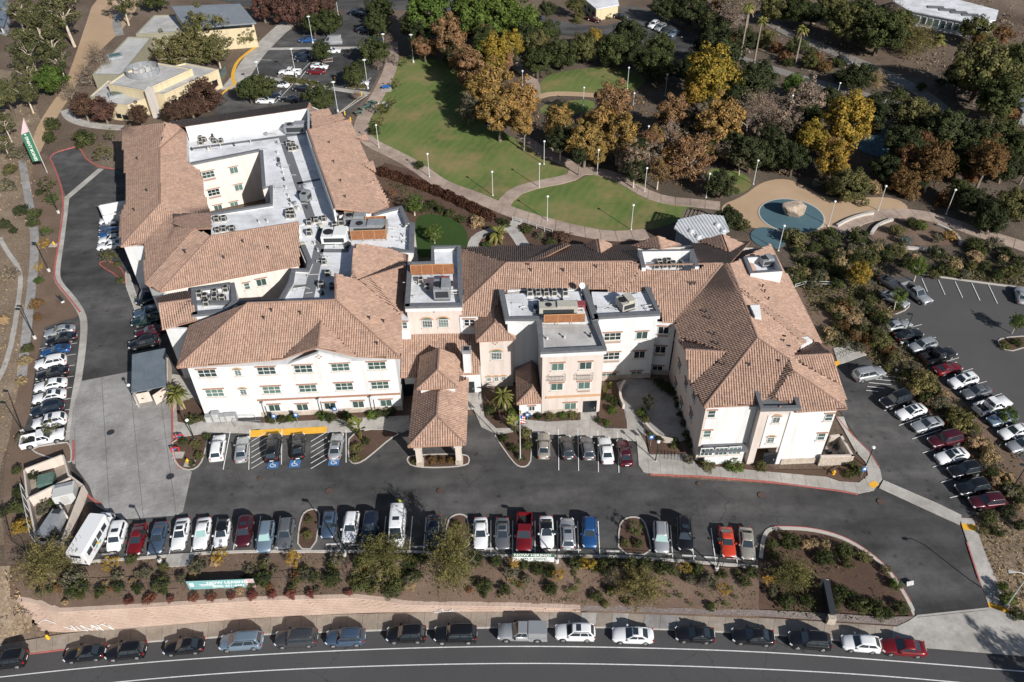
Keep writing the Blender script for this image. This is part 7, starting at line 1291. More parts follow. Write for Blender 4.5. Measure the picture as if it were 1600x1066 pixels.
fill([(1040,130),(1100,150),(1200,140),(1280,170),(1350,240),(1250,270),(1180,262),(1060,225),(1040,180)],15,['leaf_dark', 'leaf_dark', 'leaf_oak', 'leaf_bare', 'leaf_brown'],(13,22),(5,9), 'in the park wood', ['oak', 'oak', 'sparse'], 'fill_tree' if False else 'wood_tree')
fill([(1370,190),(1480,190),(1640,220),(1640,330),(1500,310),(1400,290)],14,['leaf_dark', 'leaf_oak', 'leaf_dark', 'leaf_rust'],(14,24),(5,9), 'in the park wood', ['oak', 'tall'], 'wood_tree')
fill([(850,175),(930,165),(1030,190),(1060,250),(1000,275),(930,255),(870,230)],16,['leaf_orange', 'leaf_brown', 'leaf_bare', 'leaf_dark'],(13,21),(6,10), 'in the park wood', ['tall', 'sparse'], 'wood_tree')
fill([(640,5),(830,15),(830,75),(790,120),(760,120),(690,85),(645,80)],16,['leaf_oak', 'leaf_dark', 'leaf_green', 'leaf_brown'],(14,22),(7,11), 'by the big lawn', ['tall', 'oak'], 'wood_tree')
fill([(1020,-8),(1180,-8),(1240,30),(1330,80),(1300,125),(1150,75),(1060,30)],16,['leaf_dark', 'leaf_oak', 'leaf_rust', 'leaf_bare', 'leaf_olive'],(9,18),(3,7), 'toward the top right', ['oak', 'bush', 'bare'], 'wood_tree')
fill([(1250,-8),(1420,10),(1420,50),(1300,60)],5,['leaf_oak', 'leaf_olive', 'leaf_dark'],(14,22),(5,9), 'toward the top right', ['oak'], 'wood_tree')
fill([(1470,60),(1640,30),(1640,150),(1570,190),(1490,150)],9,['leaf_oak', 'leaf_dark', 'leaf_olive', 'leaf_rust'],(10,20),(4,8), 'toward the top right', ['oak', 'bush'], 'wood_tree')
fill([(-20,-8),(120,-8),(110,60),(60,150),(-20,160)],3,['leaf_euc', 'leaf_oak', 'leaf_olive'],(14,24),(7,12), 'by the sandy track', ['euc', 'oak'], 'wood_tree')
plant_all()
# hedge along the path
hp = resample(smooth_poly([G(*p, .9) for p in [(592,264),(640,280),(690,298),(735,320),(772,338)]],2, False),34)
pts = []; r_ = np.random.default_rng(5); hv = []; n = 9000; k = r_.integers(0,33, n); f = r_.random(n); hp_ = np.array([list(p) for p in hp]); C = hp_[k] * (1 - f)[:, None] + hp_[k + 1] * f[:, None]; a = r_.uniform(0, math.pi, n); rad = r_.uniform(.75,1.05, n) * (1 + .15 * np.sin(k * 1.7)); dn = np.array([.45,.89,0])
C = C + np.outer(np.cos(a) * rad * 1.15, dn); C[:, 2] = np.sin(a) * rad * 1.5; Nn = unit(np.outer(np.cos(a), dn) + np.array([0,0,1]) * np.sin(a)[:, None] + r_.normal(size=(n, 3)) * .5); V_, Q = leaf_quads(C, Nn, .16 * r_.uniform(.6,1.3, n)); o = link('clipped_hedge', npmesh('clipped_hedge', V_, Q, 'leaf_hedge')); tag(o, 'long dark reddish hedge between the path and the rear garden', 'hedge')
# palms
def palm(px_top, px_base, H_, label, r_=1.9, fan=True, base_z=0.0, dead=True):
 b_ = G(*px_base); root = thing('palm_tree', label, 'palm tree', tuple(b_),0, 'palm trees'); mb = MB(); tw = MB(); tw.path([(0,0,-.1),(0.05,.02, H_ * .5),(0,0, H_)],[.28,.2,.17], 'bark_palm', 8); tw.build('trunk', root, False, world=False)
 rg = random.Random(int(px_base[0]))
 for k in range(38):
  a = rg.uniform(0,6.28); el = rg.uniform(-.9,1.2); L_ = r_ * rg.uniform(.75,1.05); mat = 'leaf_straw' if el < -.5 and dead else 'leaf_palm'; d = Vector((math.cos(a), math.sin(a),0)); s_ = Vector((-d.y, d.x, 0)); pr = Vector((0,0, H_)); fr = [pr]
  for j in range(1,5): t_ = j / 4; fr.append(Vector((0,0, H_)) + d * L_ * t_ * math.cos(el * .8) + Vector((0,0, L_ * (math.sin(el) * t_ - .55 * t_ * t_))))
  ws = [.05,.28,.34,.22,.03] if fan else [.06,.2,.22,.16,.03]
  for j in range(4):
   for sg in (-1,1): mb.add([fr[j], fr[j + 1], fr[j + 1] + s_ * sg * ws[j + 1] * r_ * .5 - Vector((0,0,.12)), fr[j] + s_ * sg * ws[j] * r_ * .5 - Vector((0,0,.1))],[(0,1,2,3)], mat)
 mb.build('crown', root, False, world=False)
palm((1165,18),(1157,88),13.5, 'tallest palm beside the upper road, left of the pair'); palm((1170,25),(1160,80),11.5, 'shorter palm behind the tallest palm by the upper road'); palm((1192,40),(1177,104),12.0, 'slim palm with bright trunk right of the tall pair'); palm((1252,50),(1242,101),9.5, 'lone palm with dead skirt beside the grey drive'); palm((1466,61),(1466,70),1.6, 'short bushy palm before the white far building', 2.6)
palm((778,365),(778,372),1.2, 'feathery palm in the round garden bed behind the building', 3.0, False); palm((786,620),(786,640),3.2, 'palm at the foot of the pink stair tower', 2.0, False); palm((290,615),(285,640),3.4, 'leafy palm at the left corner of the white wing', 1.9, False); palm((282,606),(281,630),3.0, 'second leafy palm at the left corner of the white wing', 1.6, False)
# bird-of-paradise clumps
def strelitzia(px, py, label, H_=3.0, n_=16):
 b_ = G(px, py); root = thing('bird_of_paradise_plant', label, 'plant', tuple(b_)); rg = random.Random(int(px)); lv = MB(); st_ = MB()
 for k in range(n_):
  a = rg.uniform(0,6.28); t_ = rg.uniform(.1,.75); d = Vector((math.cos(a), math.sin(a),0)); s_ = Vector((-d.y, d.x, 0)); top = d * H_ * .35 * t_ + Vector((0,0, H_ * rg.uniform(.55,.85))); st_.tube(d * .15, top, .05,.03, 'leaf_orange' if k % 5 == 0 else 'leaf_palm', 4); e_ = top + d * H_ * .28 + Vector((0,0, H_ * .16)); m_ = top.lerp(e_, .5) + Vector((0,0,.1))
  lv.add([top, m_ + s_ * .28, e_, m_ - s_ * .28],[(0,1,2),(0,2,3)], 'leaf_palm' if k % 3 else 'leaf_green')
 lv.build('leaf', root, False, world=False)['kind'] = 'stuff'; st_.build('stem', root, False, world=False)['kind'] = 'stuff'
strelitzia(564,686, 'large leaning bird-of-paradise plant left of the canopy', 3.6,22); strelitzia(545,668, 'small bird-of-paradise plant by the wheelchair signs', 2.0,12); strelitzia(806,676, 'bird-of-paradise plant beside the flagpole', 2.8,18); strelitzia(1012,640, 'bird-of-paradise plant between the round patios', 2.2,12); strelitzia(945,616, 'bird-of-paradise plant beside the pink block', 2.2,12)
# uncountable ground cover
def scatter(polys, n, size, mat, name, label, fn=G, asp=.5, h=.12, cat='ground cover'):
 W_ = [[fn(*p) for p in pl] for pl in polys]; A_ = [area2(w) for w in W_]; VV, QQ, off = [],[],0
 for w, a in zip(W_, A_):
  k = int(n * a / sum(A_)); xs = [p.x for p in w]; ys = [p.y for p in w]; g = np.stack([RNG.uniform(min(xs), max(xs), k * 3), RNG.uniform(min(ys), max(ys), k * 3)],1); g = g[in_poly(g, [(p.x, p.y) for p in w])][:k]
  cl = np.sin(g[:, 0] * .7) * np.cos(g[:, 1] * .55) + np.sin(g[:, 0] * .23 + 1) + RNG.normal(0,.6, len(g)); g = g[cl > .1]
  z = RNG.uniform(.01, h, len(g)) + (np.array([zs(x) for x in g[:, 0]]) if fn is GS else np.array([bed_at(*P((x, y, -.5))).z for x, y in g]) if fn is bed_at else 0.0); V_, Q = leaf_quads(np.column_stack([g, z]), unit(RNG.normal(size=(len(g),3)) + np.array([0,0,.8])), size * RNG.uniform(.5,1.4, len(g)), asp=asp); VV.append(V_); QQ.append(Q + off); off += len(V_)
 o = link(name, npmesh(name, np.concatenate(VV), np.concatenate(QQ), mat)); return tag(o, label, cat, kind='stuff')
scatter([[(-40,110),(45,150),(68,205),(50,260),(64,330),(45,430),(40,560),(20,700),(15,870),(-60,880)]],9000,.22, 'leaf_straw', 'dry_grass', 'dry straw grass tufts on the left slope', asp=.3, h=.25)
scatter([[(30,250),(84,270),(98,312),(88,376),(80,422),(84,445),(105,468),(118,490),(60,500),(44,600),(36,690),(20,860),(5,860),(50,480),(50,330)]],2200,.16, 'leaf_olive', 'weeds', 'sparse low weeds in the left mulch strip', asp=.4, h=.15)
scatter([[(640,20),(700,35),(810,45),(800,95),(815,130),(835,170),(850,185),(935,178),(945,150),(1020,125),(1040,80),(1200,100),(1350,150),(1345,200),(1400,240),(1400,170),(1640,200),(1640,300),(1440,300),(1260,280),(1190,270),(1100,255),(1080,295),(1015,285),(930,255),(870,235),(835,215),(770,185),(745,130),(690,92)]],15000,.26, 'leaf_brown', 'leaf_litter', 'brown fallen leaves and low brush under the park trees', asp=.5, h=.3)
scatter([[(1020,-20),(1640,-20),(1640,200),(1200,100),(1060,60)]],7000,.45, 'leaf_bare', 'dry_brush', 'dry brush on the upper right hillside', asp=.4, h=.4)
scatter([[(1232,385),(1440,390),(1640,430),(1640,452),(1444,430),(1390,435),(1375,490),(1395,515),(1452,577),(1525,645),(1640,740),(1600,800),(1555,776),(1501,695),(1415,611),(1345,553),(1284,540)]],12000,.26, 'leaf_olive', 'undergrowth', 'tangled low undergrowth around the right lots', asp=.5, h=.45)
scatter([[(1205,830),(1320,845),(1395,900),(1425,955),(1395,972),(1210,962)]],1600,.15, 'leaf_oak', 'ground_cover', 'low green ground cover in the entrance bed', asp=.5, h=.2)
scatter([[(600,280),(640,290),(760,345),(790,350),(720,345),(650,332)],[(640,310),(700,330),(735,352),(660,332)]],1500,.2, 'leaf_oak', 'ground_cover', 'low green ground cover in the rear garden', asp=.5, h=.2)
scatter([[(40,885),(200,878),(400,866),(640,866),(800,872),(972,874),(1180,890),(1180,955),(1000,950),(800,938),(600,930),(300,935),(60,936)]],6500,.13, 'leaf_olive', 'ground_cover', 'patchy low olive scrub across the street-side bed', fn=bed_at, asp=.4, h=.22)
scatter([[(40,885),(200,878),(400,866),(640,866),(800,872),(972,874),(1180,890),(1180,955),(1000,950),(800,938),(600,930),(300,935),(60,936)]],3500,.09, 'leaf_straw', 'dead_leaves', 'pale fallen leaves and twigs in the street-side bed', fn=bed_at, asp=.5, h=.06)
scatter([[(-60,890),(20,895),(40,960),(60,985),(-60,1010)]],1800,.2, 'leaf_straw', 'dry_grass', 'dry grass on the bank by the retaining wall', fn=G, asp=.3, h=.2)
scatter([[(1525,815),(1640,815),(1640,960),(1575,955)]],2200,.18, 'leaf_straw', 'dry_grass', 'dry grass on the verge right of the drive', fn=G, asp=.3, h=.2)
# ================================================================== roof equipment
def rows_label(kind, i, where): return f'{kind}, {ordn(i)} from the left {where}'
def condenser(at, rz, label, s_=1.0, grp='rooftop condensers'):
 root = thing('air_conditioner', label, 'air conditioner', at, rz, grp); q = .45 * s_
 MB().box((0,0,.06),(1.15 * s_, 1.15 * s_, .12), 'base_conc').build('base_pad', root, world=False)
 MB().box((0,0,.12 + q),(.9 * s_, .9 * s_, 2 * q), 'metal_beige').build('housing', root, world=False)
 for a in range(4):
  m_ = MB(); c_, n_ = math.cos(a * math.pi / 2), math.sin(a * math.pi / 2); m_.box((c_ * .455 * s_, n_ * .455 * s_, .12 + q),(.02 if a % 2 == 0 else .7 * s_, .7 * s_ if a % 2 == 0 else .02,1.5 * q), 'metal_dark'); m_.build('grille', root, world=False)
 MB().lathe([(.38 * s_, 0),(.38 * s_, .05),(.30 * s_, .06)], 'fan_black', (0,0,.125 + 2 * q),12).build('fan', root, world=False)
 return root
def rtu(at, size, rz, label, mat='metal_grey', name='rooftop_unit'):
 root = thing(name, label, 'rooftop unit', at, rz, 'rooftop units'); x, y, z = size; MB().box((0,0,.12),(x * .95, y * .95,.24), 'metal_dark').build('curb', root, world=False); MB().box((0,0,.24 + z * .42),(x, y, z * .84), mat).build('housing', root, world=False)
 MB().box((x * .22,0,.24 + z * .92),(x * .5, y * .9, z * .16), mat).build('hood', root, world=False); MB().lathe([(min(x, y) * .28,0),(min(x, y) * .28,.12),(min(x, y) * .2,.14)], 'fan_black', (-x * .25,0,.24 + z * .84),12).build('fan', root, world=False)
 m_ = MB(); m_.box((0,-y / 2 - .01,.24 + z * .42),(x * .8,.02, z * .5), 'metal_dark'); m_.build('louvre', root, world=False); MB().tube((x * .5, y * .2,.5),(x * .5 + .9, y * .2,.5),.16,.16, 'metal_light', 8).tube((x * .5 + .9, y * .2,.55),(x * .5 + .9, y * .2,.05),.16,.16, 'metal_light', 8).build('duct', root, world=False); return root
groups = {'by the tall white parapet': (FZ + .01,[(314,219),(315,226),(320,222),(332,214),(333,220),(337,224),(346,223)]), 'in the middle of the rear flat roof': (FZ + .01,[(452,228),(458,228),(455,235),(461,234),(451,334),(456,334),(452,340),(458,340),(340,346),(351,345),(341,363),(351,361),(364,361)]), 'on the connecting flat roof': (FZ + .02,[(484,351),(495,347),(507,345),(484,367),(524,356),(534,351),(507,412),(513,431),(503,449),(520,452)]), 'on the small block over the left wing': (10.25,[(313,463),(322,468),(337,469),(349,470),(354,455),(324,477),(337,460)]), 'along the back of the white block roof': (12.02,[(828,461),(841,461),(853.6,461),(866,460.5),(883,460.5)]), 'in the white roof well': (12.02,[(1025,419),(1038,418),(1051,417),(1062,418),(1030,413),(1044,412)]), 'on the flat roofs beside the middle tower': (11.82,[(658,442),(668,452)])}
for wh, (z, pts) in groups.items():
 for i, (x, y) in enumerate(sorted(pts)): condenser(tuple(G(x, y, z)),.07, rows_label('beige box air conditioner', i, wh), random.uniform(.78,1.0))
rtu(tuple(G(463,207, FZ)),(4.2,2.0,1.9),.05, 'large grey rooftop unit near the tall white parapet corner'); rtu(tuple(G(479,313, FZ)),(1.6,1.5,1.6),1.2, 'tall grey rooftop unit beside the long dark roof shadow'); rtu(tuple(G(556,349, FZ)),(3.6,2.0,1.7),0, 'grey rooftop unit behind the orange screens'); rtu(tuple(G(578,362, FZ)),(6.2,2.2,1.7),0, 'long grey rooftop unit in front of the orange screen'); rtu(tuple(G(525,375, FZ)),(4.2,3.0,1.6),0, 'broad white rooftop box on the connecting roof', 'frame_white'); rtu(tuple(G(692,462,11.8)),(2.4,2.6,2.2),0, 'grey rooftop unit on the middle tower'); rtu(tuple(G(872,489,12.02)),(5.5,1.6,1.5),0, 'long grey rooftop unit above the pink block', 'metal_beige'); rtu(tuple(G(977,480,12.02)),(2.2,2.2,1.5),.4, 'rooftop unit on the right white block roof', 'metal_beige'); rtu(tuple(G(1196,413,12.25)),(1.8,1.6,1.2),.2, 'grey unit inside the small roof well'); rtu(tuple(G(840,485,12.02)),(1.2,1.6,.5),0, 'small blue-grey hatch on the white block roof', 'seam_slate')
for z, x, y, lab in ((11.8,696,443, 'dark red box on the middle tower roof'),(12.02,907,482, 'dark red box on the white block roof')): p = G(x, y, z); r_ = thing('equipment_box', lab, 'equipment box', tuple(p)); MB().box((0,0,.5),(1.3,1.0,.9), 'red_box', 0,.96).build('housing', r_, world=False); MB().box((0,0,1.0),(1.36,1.06,.08), 'red_box').build('lid', r_, world=False); MB().box((0,-.51,.5),(.4,.02,.6), 'metal_dark').build('door', r_, world=False)
p = G(908,458,12.02); r_ = thing('satellite_dish', 'white satellite dish on the white block roof', 'satellite dish', tuple(p)); MB().tube((0,0,0),(0,0,1.1),.06,.06, 'metal_grey', 6).build('mast', r_, world=False)
mb = MB(); ax = Vector((.3,-.7,.65)).normalized(); u_ = ax.orthogonal().normalized(); w_ = ax.cross(u_); rings = [[Vector((0,0,1.3)) + ax * (.35 * (k / 4) ** 2) + (u_ * math.cos(a) + w_ * math.sin(a)) * (.48 * k / 4 + .01) for a in np.linspace(0,2 * math.pi, 16, endpoint=False)] for k in range(5)]
loft(mb, rings, 'frame_white'); mb.f.pop(); mb.m.pop(); mb.build('dish', r_, world=False); MB().tube(Vector((0,0,1.3)), Vector((0,0,1.3)) + ax * .8,.02,.04, 'metal_dark', 5).build('feed_arm', r_, world=False)
def screen(a, b_, z, h, label, leanb=0.0):
 p, q = G(*a, z), G(*b_, z); n = max(2, int((q - p).length / 1.5)); r_ = thing('equipment_screen', label, 'screen', tuple(p)); d = (q - p).normalized(); s_ = Vector((-d.y, d.x, 0))
 for i in range(n):
  a0, a1 = p.lerp(q, (i + .02) / n), p.lerp(q, (i + .98) / n); m_ = MB(); m_.prism([v[:2] for v in (a0, a1, a1 + s_ * .08, a0 + s_ * .08)], z + .35, z + h, 'screen_orange'); m_.build('panel', r_)
  m_ = MB(); m_.tube(p.lerp(q, i / n) + Vector((0,0,0)), p.lerp(q, i / n) + Vector((0,0, h)),.05,.05, 'wood_orange', 5); m_.tube(p.lerp(q, i / n) + Vector((0,0, h * .8)), p.lerp(q, i / n) + s_ * .9,.04,.04, 'wood_orange', 4); m_.build('brace', r_)
 m_ = MB(); m_.tube(p + Vector((0,0, h + .02)), q + Vector((0,0, h + .02)),.05,.05, 'wood_orange', 5); m_.build('rail', r_)
screen((550,378),(604.5,376), FZ, 2.1, 'front orange equipment screen on the connecting roof'); screen((573,355),(605,353), FZ, 2.0, 'back orange equipment screen on the connecting roof'); screen((540,345),(573,343), FZ, 1.8, 'left orange equipment screen on the connecting roof'); screen((604.5,376),(605,354), FZ, 2.0, 'side orange equipment screen on the connecting roof'); screen((643,433),(710,431),11.8,2.2, 'long orange screen with frames on the middle tower'); screen((850,508),(914,506),11.85,1.8, 'rusty orange screen above the pink block')
for i, (x, y, z) in enumerate([(433,225, FZ),(434,240, FZ),(436,249, FZ),(437,256, FZ),(441,264, FZ),(443,272, FZ),(444,282, FZ),(447,294, FZ),(451,307, FZ),(453,315, FZ),(455,322, FZ),(467,326, FZ),(480,326, FZ),(405,348, FZ),(418,347, FZ),(300,235, FZ),(330,233, FZ),(345,230, FZ),(366,228, FZ),(392,224, FZ),(434,190, FZ),(500,360, FZ),(492,382, FZ),(497,393, FZ),(630,355, FZ),(631,370, FZ),(630,380, FZ),(590,336, FZ),(855,530,11.85),(882,528,11.85),(922,526,11.85),(842,475,12.02),(862,470,12.02),(878,468,12.02)]):
 p = G(x, y, z); MB().lathe([(.22,0),(.16,.25),(.09,.3),(.09,.55),(.16,.56),(.16,.64)], 'metal_light' if i % 3 else 'metal_dark', p, 8).build('roof_drain_vent', BLD)
# ================================================================== smaller buildings
def shell(name, label, cat='building'): return None
r_ = thing('service_shed', 'open shed with slate-grey metal roof and white gates at the loading area', 'shed', tuple(G(232,605))); zc = 3.4; c_ = [G(206.3,554.2, zc + .25), G(258,544, zc + .25), G(259.3,603, zc), G(205.2,614, zc)]
mb = MB(); lo = [p - Vector((0,0,.12)) for p in c_]; mb.add(c_ + lo, [(3,2,1,0),(0,1,5,4),(1,2,6,5),(2,3,7,6),(3,0,4,7),(4,5,6,7)], 'seam_slate'); ro = mb.build('roof', r_)
mb = MB()
for k in range(14): f = (k + .5) / 14; a, b_ = c_[0].lerp(c_[1], f), c_[3].lerp(c_[2], f); mb.tube(a + Vector((0,0,.03)), b_ + Vector((0,0,.03)),.035,.035, 'seam_slate', 4)
mb.build('roof_seam', ro)['kind'] = 'stuff'
ins = [p.lerp(sum(c_, Vector()) / 4,.08) for p in c_]; mb = MB(); 
for a, b_ in ((0,1),(1,2),(3,0)): mb.wall(ins[a], ins[b_],-.1,2.3,.2, 'stucco_beige')
mb.build('wall', r_)
for a in range(4): MB().tube(ins[a][:2] + (0,) if False else (ins[a].x, ins[a].y, 0),(ins[a].x, ins[a].y, zc - .1),.09,.09, 'metal_grey', 6).build('post', r_)
for a, b_ in (((214,633),(239,628)),((245,634),(264,621))): p, q = G(*a), G(*b_); m_ = MB(); m_.wall(p, q, .15,2.1,.1, 'stucco_beige'); g = m_.build('gate', r_); m_ = MB(); m_.box(((p.x + q.x) / 2,(p.y + q.y) / 2 - .08,1.1),(.3,.1,.12), 'metal_dark'); m_.build('latch', g)
# bin and generator enclosure
r_ = thing('service_enclosure', 'pale walled enclosure around bins and a generator at lower left', 'enclosure', tuple(G(85,800))); zt = 1.75; En = [G(x, y, zt) for x, y in ((36,733),(99,709),(108,741),(131,758),(97,846),(56,849),(40,770))]; mb = MB()
for a, b_ in zip(En, En[1:] + En[:1]): MB().wall(a, b_, -.1, zt, -.22, 'stucco_beige').build('wall', r_)
MB().wall(G(43,780, zt), G(110,747, zt),-.1, zt, .25, 'stucco_beige').build('wall', r_); MB().wall(G(92,790, zt), G(102,806, zt),-.1, zt, .2, 'stucco_beige').build('wall', r_); structure(MB().prism([p[:2] for p in En],-.05,.07, 'sidewalk').build('enclosure_floor'), 'tan floor inside the lower left enclosure', 'floor')
p = G(73,752,.8); b0 = thing('waste_bin', 'green dumpster inside the lower left enclosure', 'dumpster', (p.x, p.y, .07),.25); MB().box((0,0,.65),(1.9,1.7,1.1), 'green_bin', 0,1.06).build('tub', b0, world=False); MB().box((0,0,1.25),(2.05,1.85,.08), 'green_bin').build('lid', b0, world=False); MB().box((1.03,0,.8),(.12,1.2,.14), 'metal_dark').build('lift_arm', b0, world=False)
p = G(103,772,1.0); b0 = thing('chiller_unit', 'pale blue-white equipment cabinet in the lower left enclosure', 'equipment cabinet', (p.x, p.y, .07),.3); MB().box((0,0,1.0),(2.6,2.2,1.9), 'pole_white').build('housing', b0, world=False); MB().box((0,.7,1.98),(2.2,.6,.06), 'metal_grey').build('top_grille', b0, world=False); MB().box((0,-1.12,1.0),(1.0,.04,1.5), 'metal_light').build('door', b0, world=False)
p = G(83,822,1.0); dd_ = G(95,805) - G(72,840); b0 = thing('generator', 'long grey generator box in the lower left enclosure', 'generator', (p.x, p.y, .07), math.atan2(dd_.y, dd_.x)); MB().box((0,0,1.0),(3.8,1.6,1.8), 'metal_grey').build('housing', b0, world=False); MB().box((1.5,0,1.95),(.6,1.0,.1), 'metal_dark').build('exhaust', b0, world=False); MB().box((-1.0,-.81,1.0),(1.2,.04,1.2), 'metal_dark').build('louvre', b0, world=False)
# park pavilion with ribbed roof and pergola
r_ = thing('park_pavilion', 'pavilion with white ribbed metal roof behind the right wing', 'pavilion', tuple(G(1095,385))); pz = [G(1060,343,4.6), G(1099,333,4.9), G(1130,339,4.2), G(1140,361,3.6), G(1088,382,3.2), G(1053,358,4.0)]; mb = MB(); lo = [p - Vector((0,0,.15)) for p in pz]; n = 6
A3 = np.array([[p.x, p.y, 1] for p in pz]); co = np.linalg.lstsq(A3, np.array([p.z for p in pz]), rcond=None)[0]
for p in pz: p.z = co[0] * p.x + co[1] * p.y + co[2]
lo = [p - Vector((0,0,.15)) for p in pz]; mb.add(pz + lo, [tuple(range(5,-1,-1))] + [(i, (i + 1) % 6,6 + (i + 1) % 6,6 + i) for i in range(6)] + [tuple(range(6,12))], 'seam_white'); ro = mb.build('roof', r_); dr = (G(1089,373) - G(1062,344)).normalized(); sd = Vector((-dr.y, dr.x, 0)); mb = MB()
us = [(p.x * sd.x + p.y * sd.y) for p in pz]; k = min(us) + .3
while k < max(us):
 pl = [(p.x, p.y) for p in pz]; c1_ = clip_half(pl, (sd.x * (k - .1), sd.y * (k - .1)),(sd.x, sd.y)); c1_ = clip_half(c1_, (sd.x * (k + .1), sd.y * (k + .1)),(-sd.x, -sd.y)) if len(c1_) > 2 else []
 if len(c1_) > 2: mb.prism(c1_, lambda x, y: co[0] * x + co[1] * y + co[2] - .05, lambda x, y: co[0] * x + co[1] * y + co[2] + .12, 'seam_white')
 k += .62
mb.build('roof_rib', ro)['kind'] = 'stuff'
cc = sum(pz, Vector()) / 6; mb = MB(); mb.prism([p.lerp(cc, .1)[:2] for p in pz],-.1, lambda x, y: co[0] * x + co[1] * y + co[2] - .2, 'stucco_greyblue'); mb.build('wall', r_)
for x, y in ((1080,362),(1121,352),(1130,362),(1091,371)): p = on_plane(pz[0], pz[2], pz[4], x, y); MB().lathe([(.5,-.1),(.5,.25),(.62,.26),(.3,.5)], 'seam_white', p, 10).build('roof_vent', r_)
r_ = thing('wooden_pergola', 'weathered wooden pergola beside the ribbed pavilion roof', 'pergola', tuple(G(1075,365))); q4 = [G(1064,343,4.2), G(1070,327.5,4.2), G(1099,333,4.2), G(1090,346,4.2)]
for i in range(4):
 a, b_ = q4[i], q4[(i + 1) % 4]; MB().tube((a.x, a.y, -.1), a, .13,.13, 'wood_grey', 5).build('post', r_); MB().tube(a, b_, .12,.12, 'wood_grey', 4).build('beam', r_)
for k in range(1,9): f = k / 9; MB().tube(q4[0].lerp(q4[1], f) + Vector((0,0,.15)), q4[3].lerp(q4[2], f) + Vector((0,0,.15)),.09,.09, 'wood_grey', 4).build('rafter', r_)
for k in range(1,5): f = k / 5; MB().tube(q4[0].lerp(q4[3], f) + Vector((0,0,.3)), q4[1].lerp(q4[2], f) + Vector((0,0,.3)),.07,.07, 'wood_grey', 4).build('rafter', r_)
# far yellow library
r_ = LIB = thing('library_building', 'far yellow stone building with flat grey roofs and a round screen', 'building', tuple(G(235,175)))
def lblock(px, z, mat='stucco_yellow', top='roof_flat_warm', par=.35):
 w = [G(x, y, z) for x, y in px]; o = MB().prism([p[:2] for p in w],-.1, z - par, mat, top=top).build('wall', LIB); c_ = sum(w, Vector()) / len(w); mb = MB()
 for i in range(len(w)):
  a, b_ = w[i], w[(i + 1) % len(w)]; mb.prism([a[:2], b_[:2], b_.lerp(c_, .035)[:2], a.lerp(c_, .035)[:2]], z - par - .05, z, mat, top='metal_grey')
 mb.build('parapet', o); return w
lblock([(168,131),(225,141),(300,107),(248,98),(196,112)],6.2); lblock([(236,145),(256,147),(341,108),(290,98),(240,110)],4.8); lblock([(140,150),(170,161),(199,164),(230,152),(225,135),(168,125)],4.2); lblock([(144,116),(188,117),(236,58),(200,57)],4.0, 'stucco_olive'); lblock([(212,53),(291,48),(284,22),(240,24)],4.6, 'stucco_olive')
gz = [G(267,10,8.2), G(375,6,8.2), G(400,35.5,6.8), G(291,44,6.8)]; mb = MB(); lo = [p - Vector((0,0,.4)) for p in gz]; mb.add(gz + lo, [(3,2,1,0),(0,1,5,4),(1,2,6,5),(2,3,7,6),(3,0,4,7)], 'seam_grey'); ro = mb.build('metal_roof', LIB); mb = MB()
for k in range(34): f = (k + .5) / 34; mb.tube(gz[0].lerp(gz[1], f), gz[3].lerp(gz[2], f),.10,.10, 'seam_grey', 4)
mb.build('roof_seam', ro)['kind'] = 'stuff'; cc = sum(gz, Vector()) / 4; MB().prism([p.lerp(cc, .06)[:2] for p in gz],-.1,6.5, 'stucco_yellow').build('wall', LIB)
GW = WallPlane(gz[3].lerp(cc, .06) - Vector((0,.05,0)), gz[2].lerp(cc, .06) - Vector((0,.05,0)))
for k in range(9): c_ = gz[3].lerp(gz[2],(k + .7) / 9.5).lerp(cc, .055); MB().box((c_.x, c_.y - .1,6.0),(1.9,.1,.7), 'glass_dark', GW.ang).build('window', LIB)
p = G(224,114,5.9); mb = MB(); 
for k in range(20):
 a0, a1 = 2 * math.pi * k / 20,2 * math.pi * (k + .96) / 20; q = [(p.x + r * math.cos(a), p.y + r * math.sin(a)) for r, a in ((4.0, a0),(4.0, a1),(3.85, a1),(3.85, a0))]; MB().prism(q, 5.95,7.3, 'metal_grey').build('round_screen_panel', LIB)
for i, (dx, dy) in enumerate(((-1.5,.5),(0,-.6),(1.4,.6),(.6,1.6),(-.6,-1.8))): MB().box((p.x + dx, p.y + dy, 6.6),(1.2,1.3,1.4), 'metal_light').build('roof_equipment', LIB)
for x, y in ((180,89),(182,148)): p = G(x, y, 4.0); MB().box((p.x, p.y, 4.1),(3.6,3.0,.7), 'metal_grey', .5).box((p.x, p.y, 4.48),(2.6,2.0,.1), 'glass', .5).build('skylight', LIB)
a, b_ = G(226,143,6.6), G(234,144,6.6); MB().prism([a[:2], b_[:2],(b_.x, b_.y + 2.5),(a.x, a.y + 2.5)],-.1,6.8, 'stucco_cream').build('pylon', LIB)
LW = WallPlane(G(170,161.2,4.2), G(199,164.2,4.2))
for x, y in ((186,181),(196,183)): c_ = LW.hit(x, y); MB().box(c_ + LW.n * .05,(1.3,.12,1.1), 'glass_dark', LW.ang).build('window', LIB)
LW = WallPlane(G(256,147,4.8), G(341,108,4.8))
for f in (.12,.25,.38,.5,.63,.76,.88): c_ = G(256,147,4.8).lerp(G(341,108,4.8), f); MB().box((c_.x, c_.y, 1.8),(1.6,.16,1.6), 'glass_dark', LW.ang).build('window', LIB)
c_ = G(341,108,4.8); MB().box((c_.x - .2, c_.y + 3,2.4),(.3,5,2.2), 'glass').build('window', LIB)
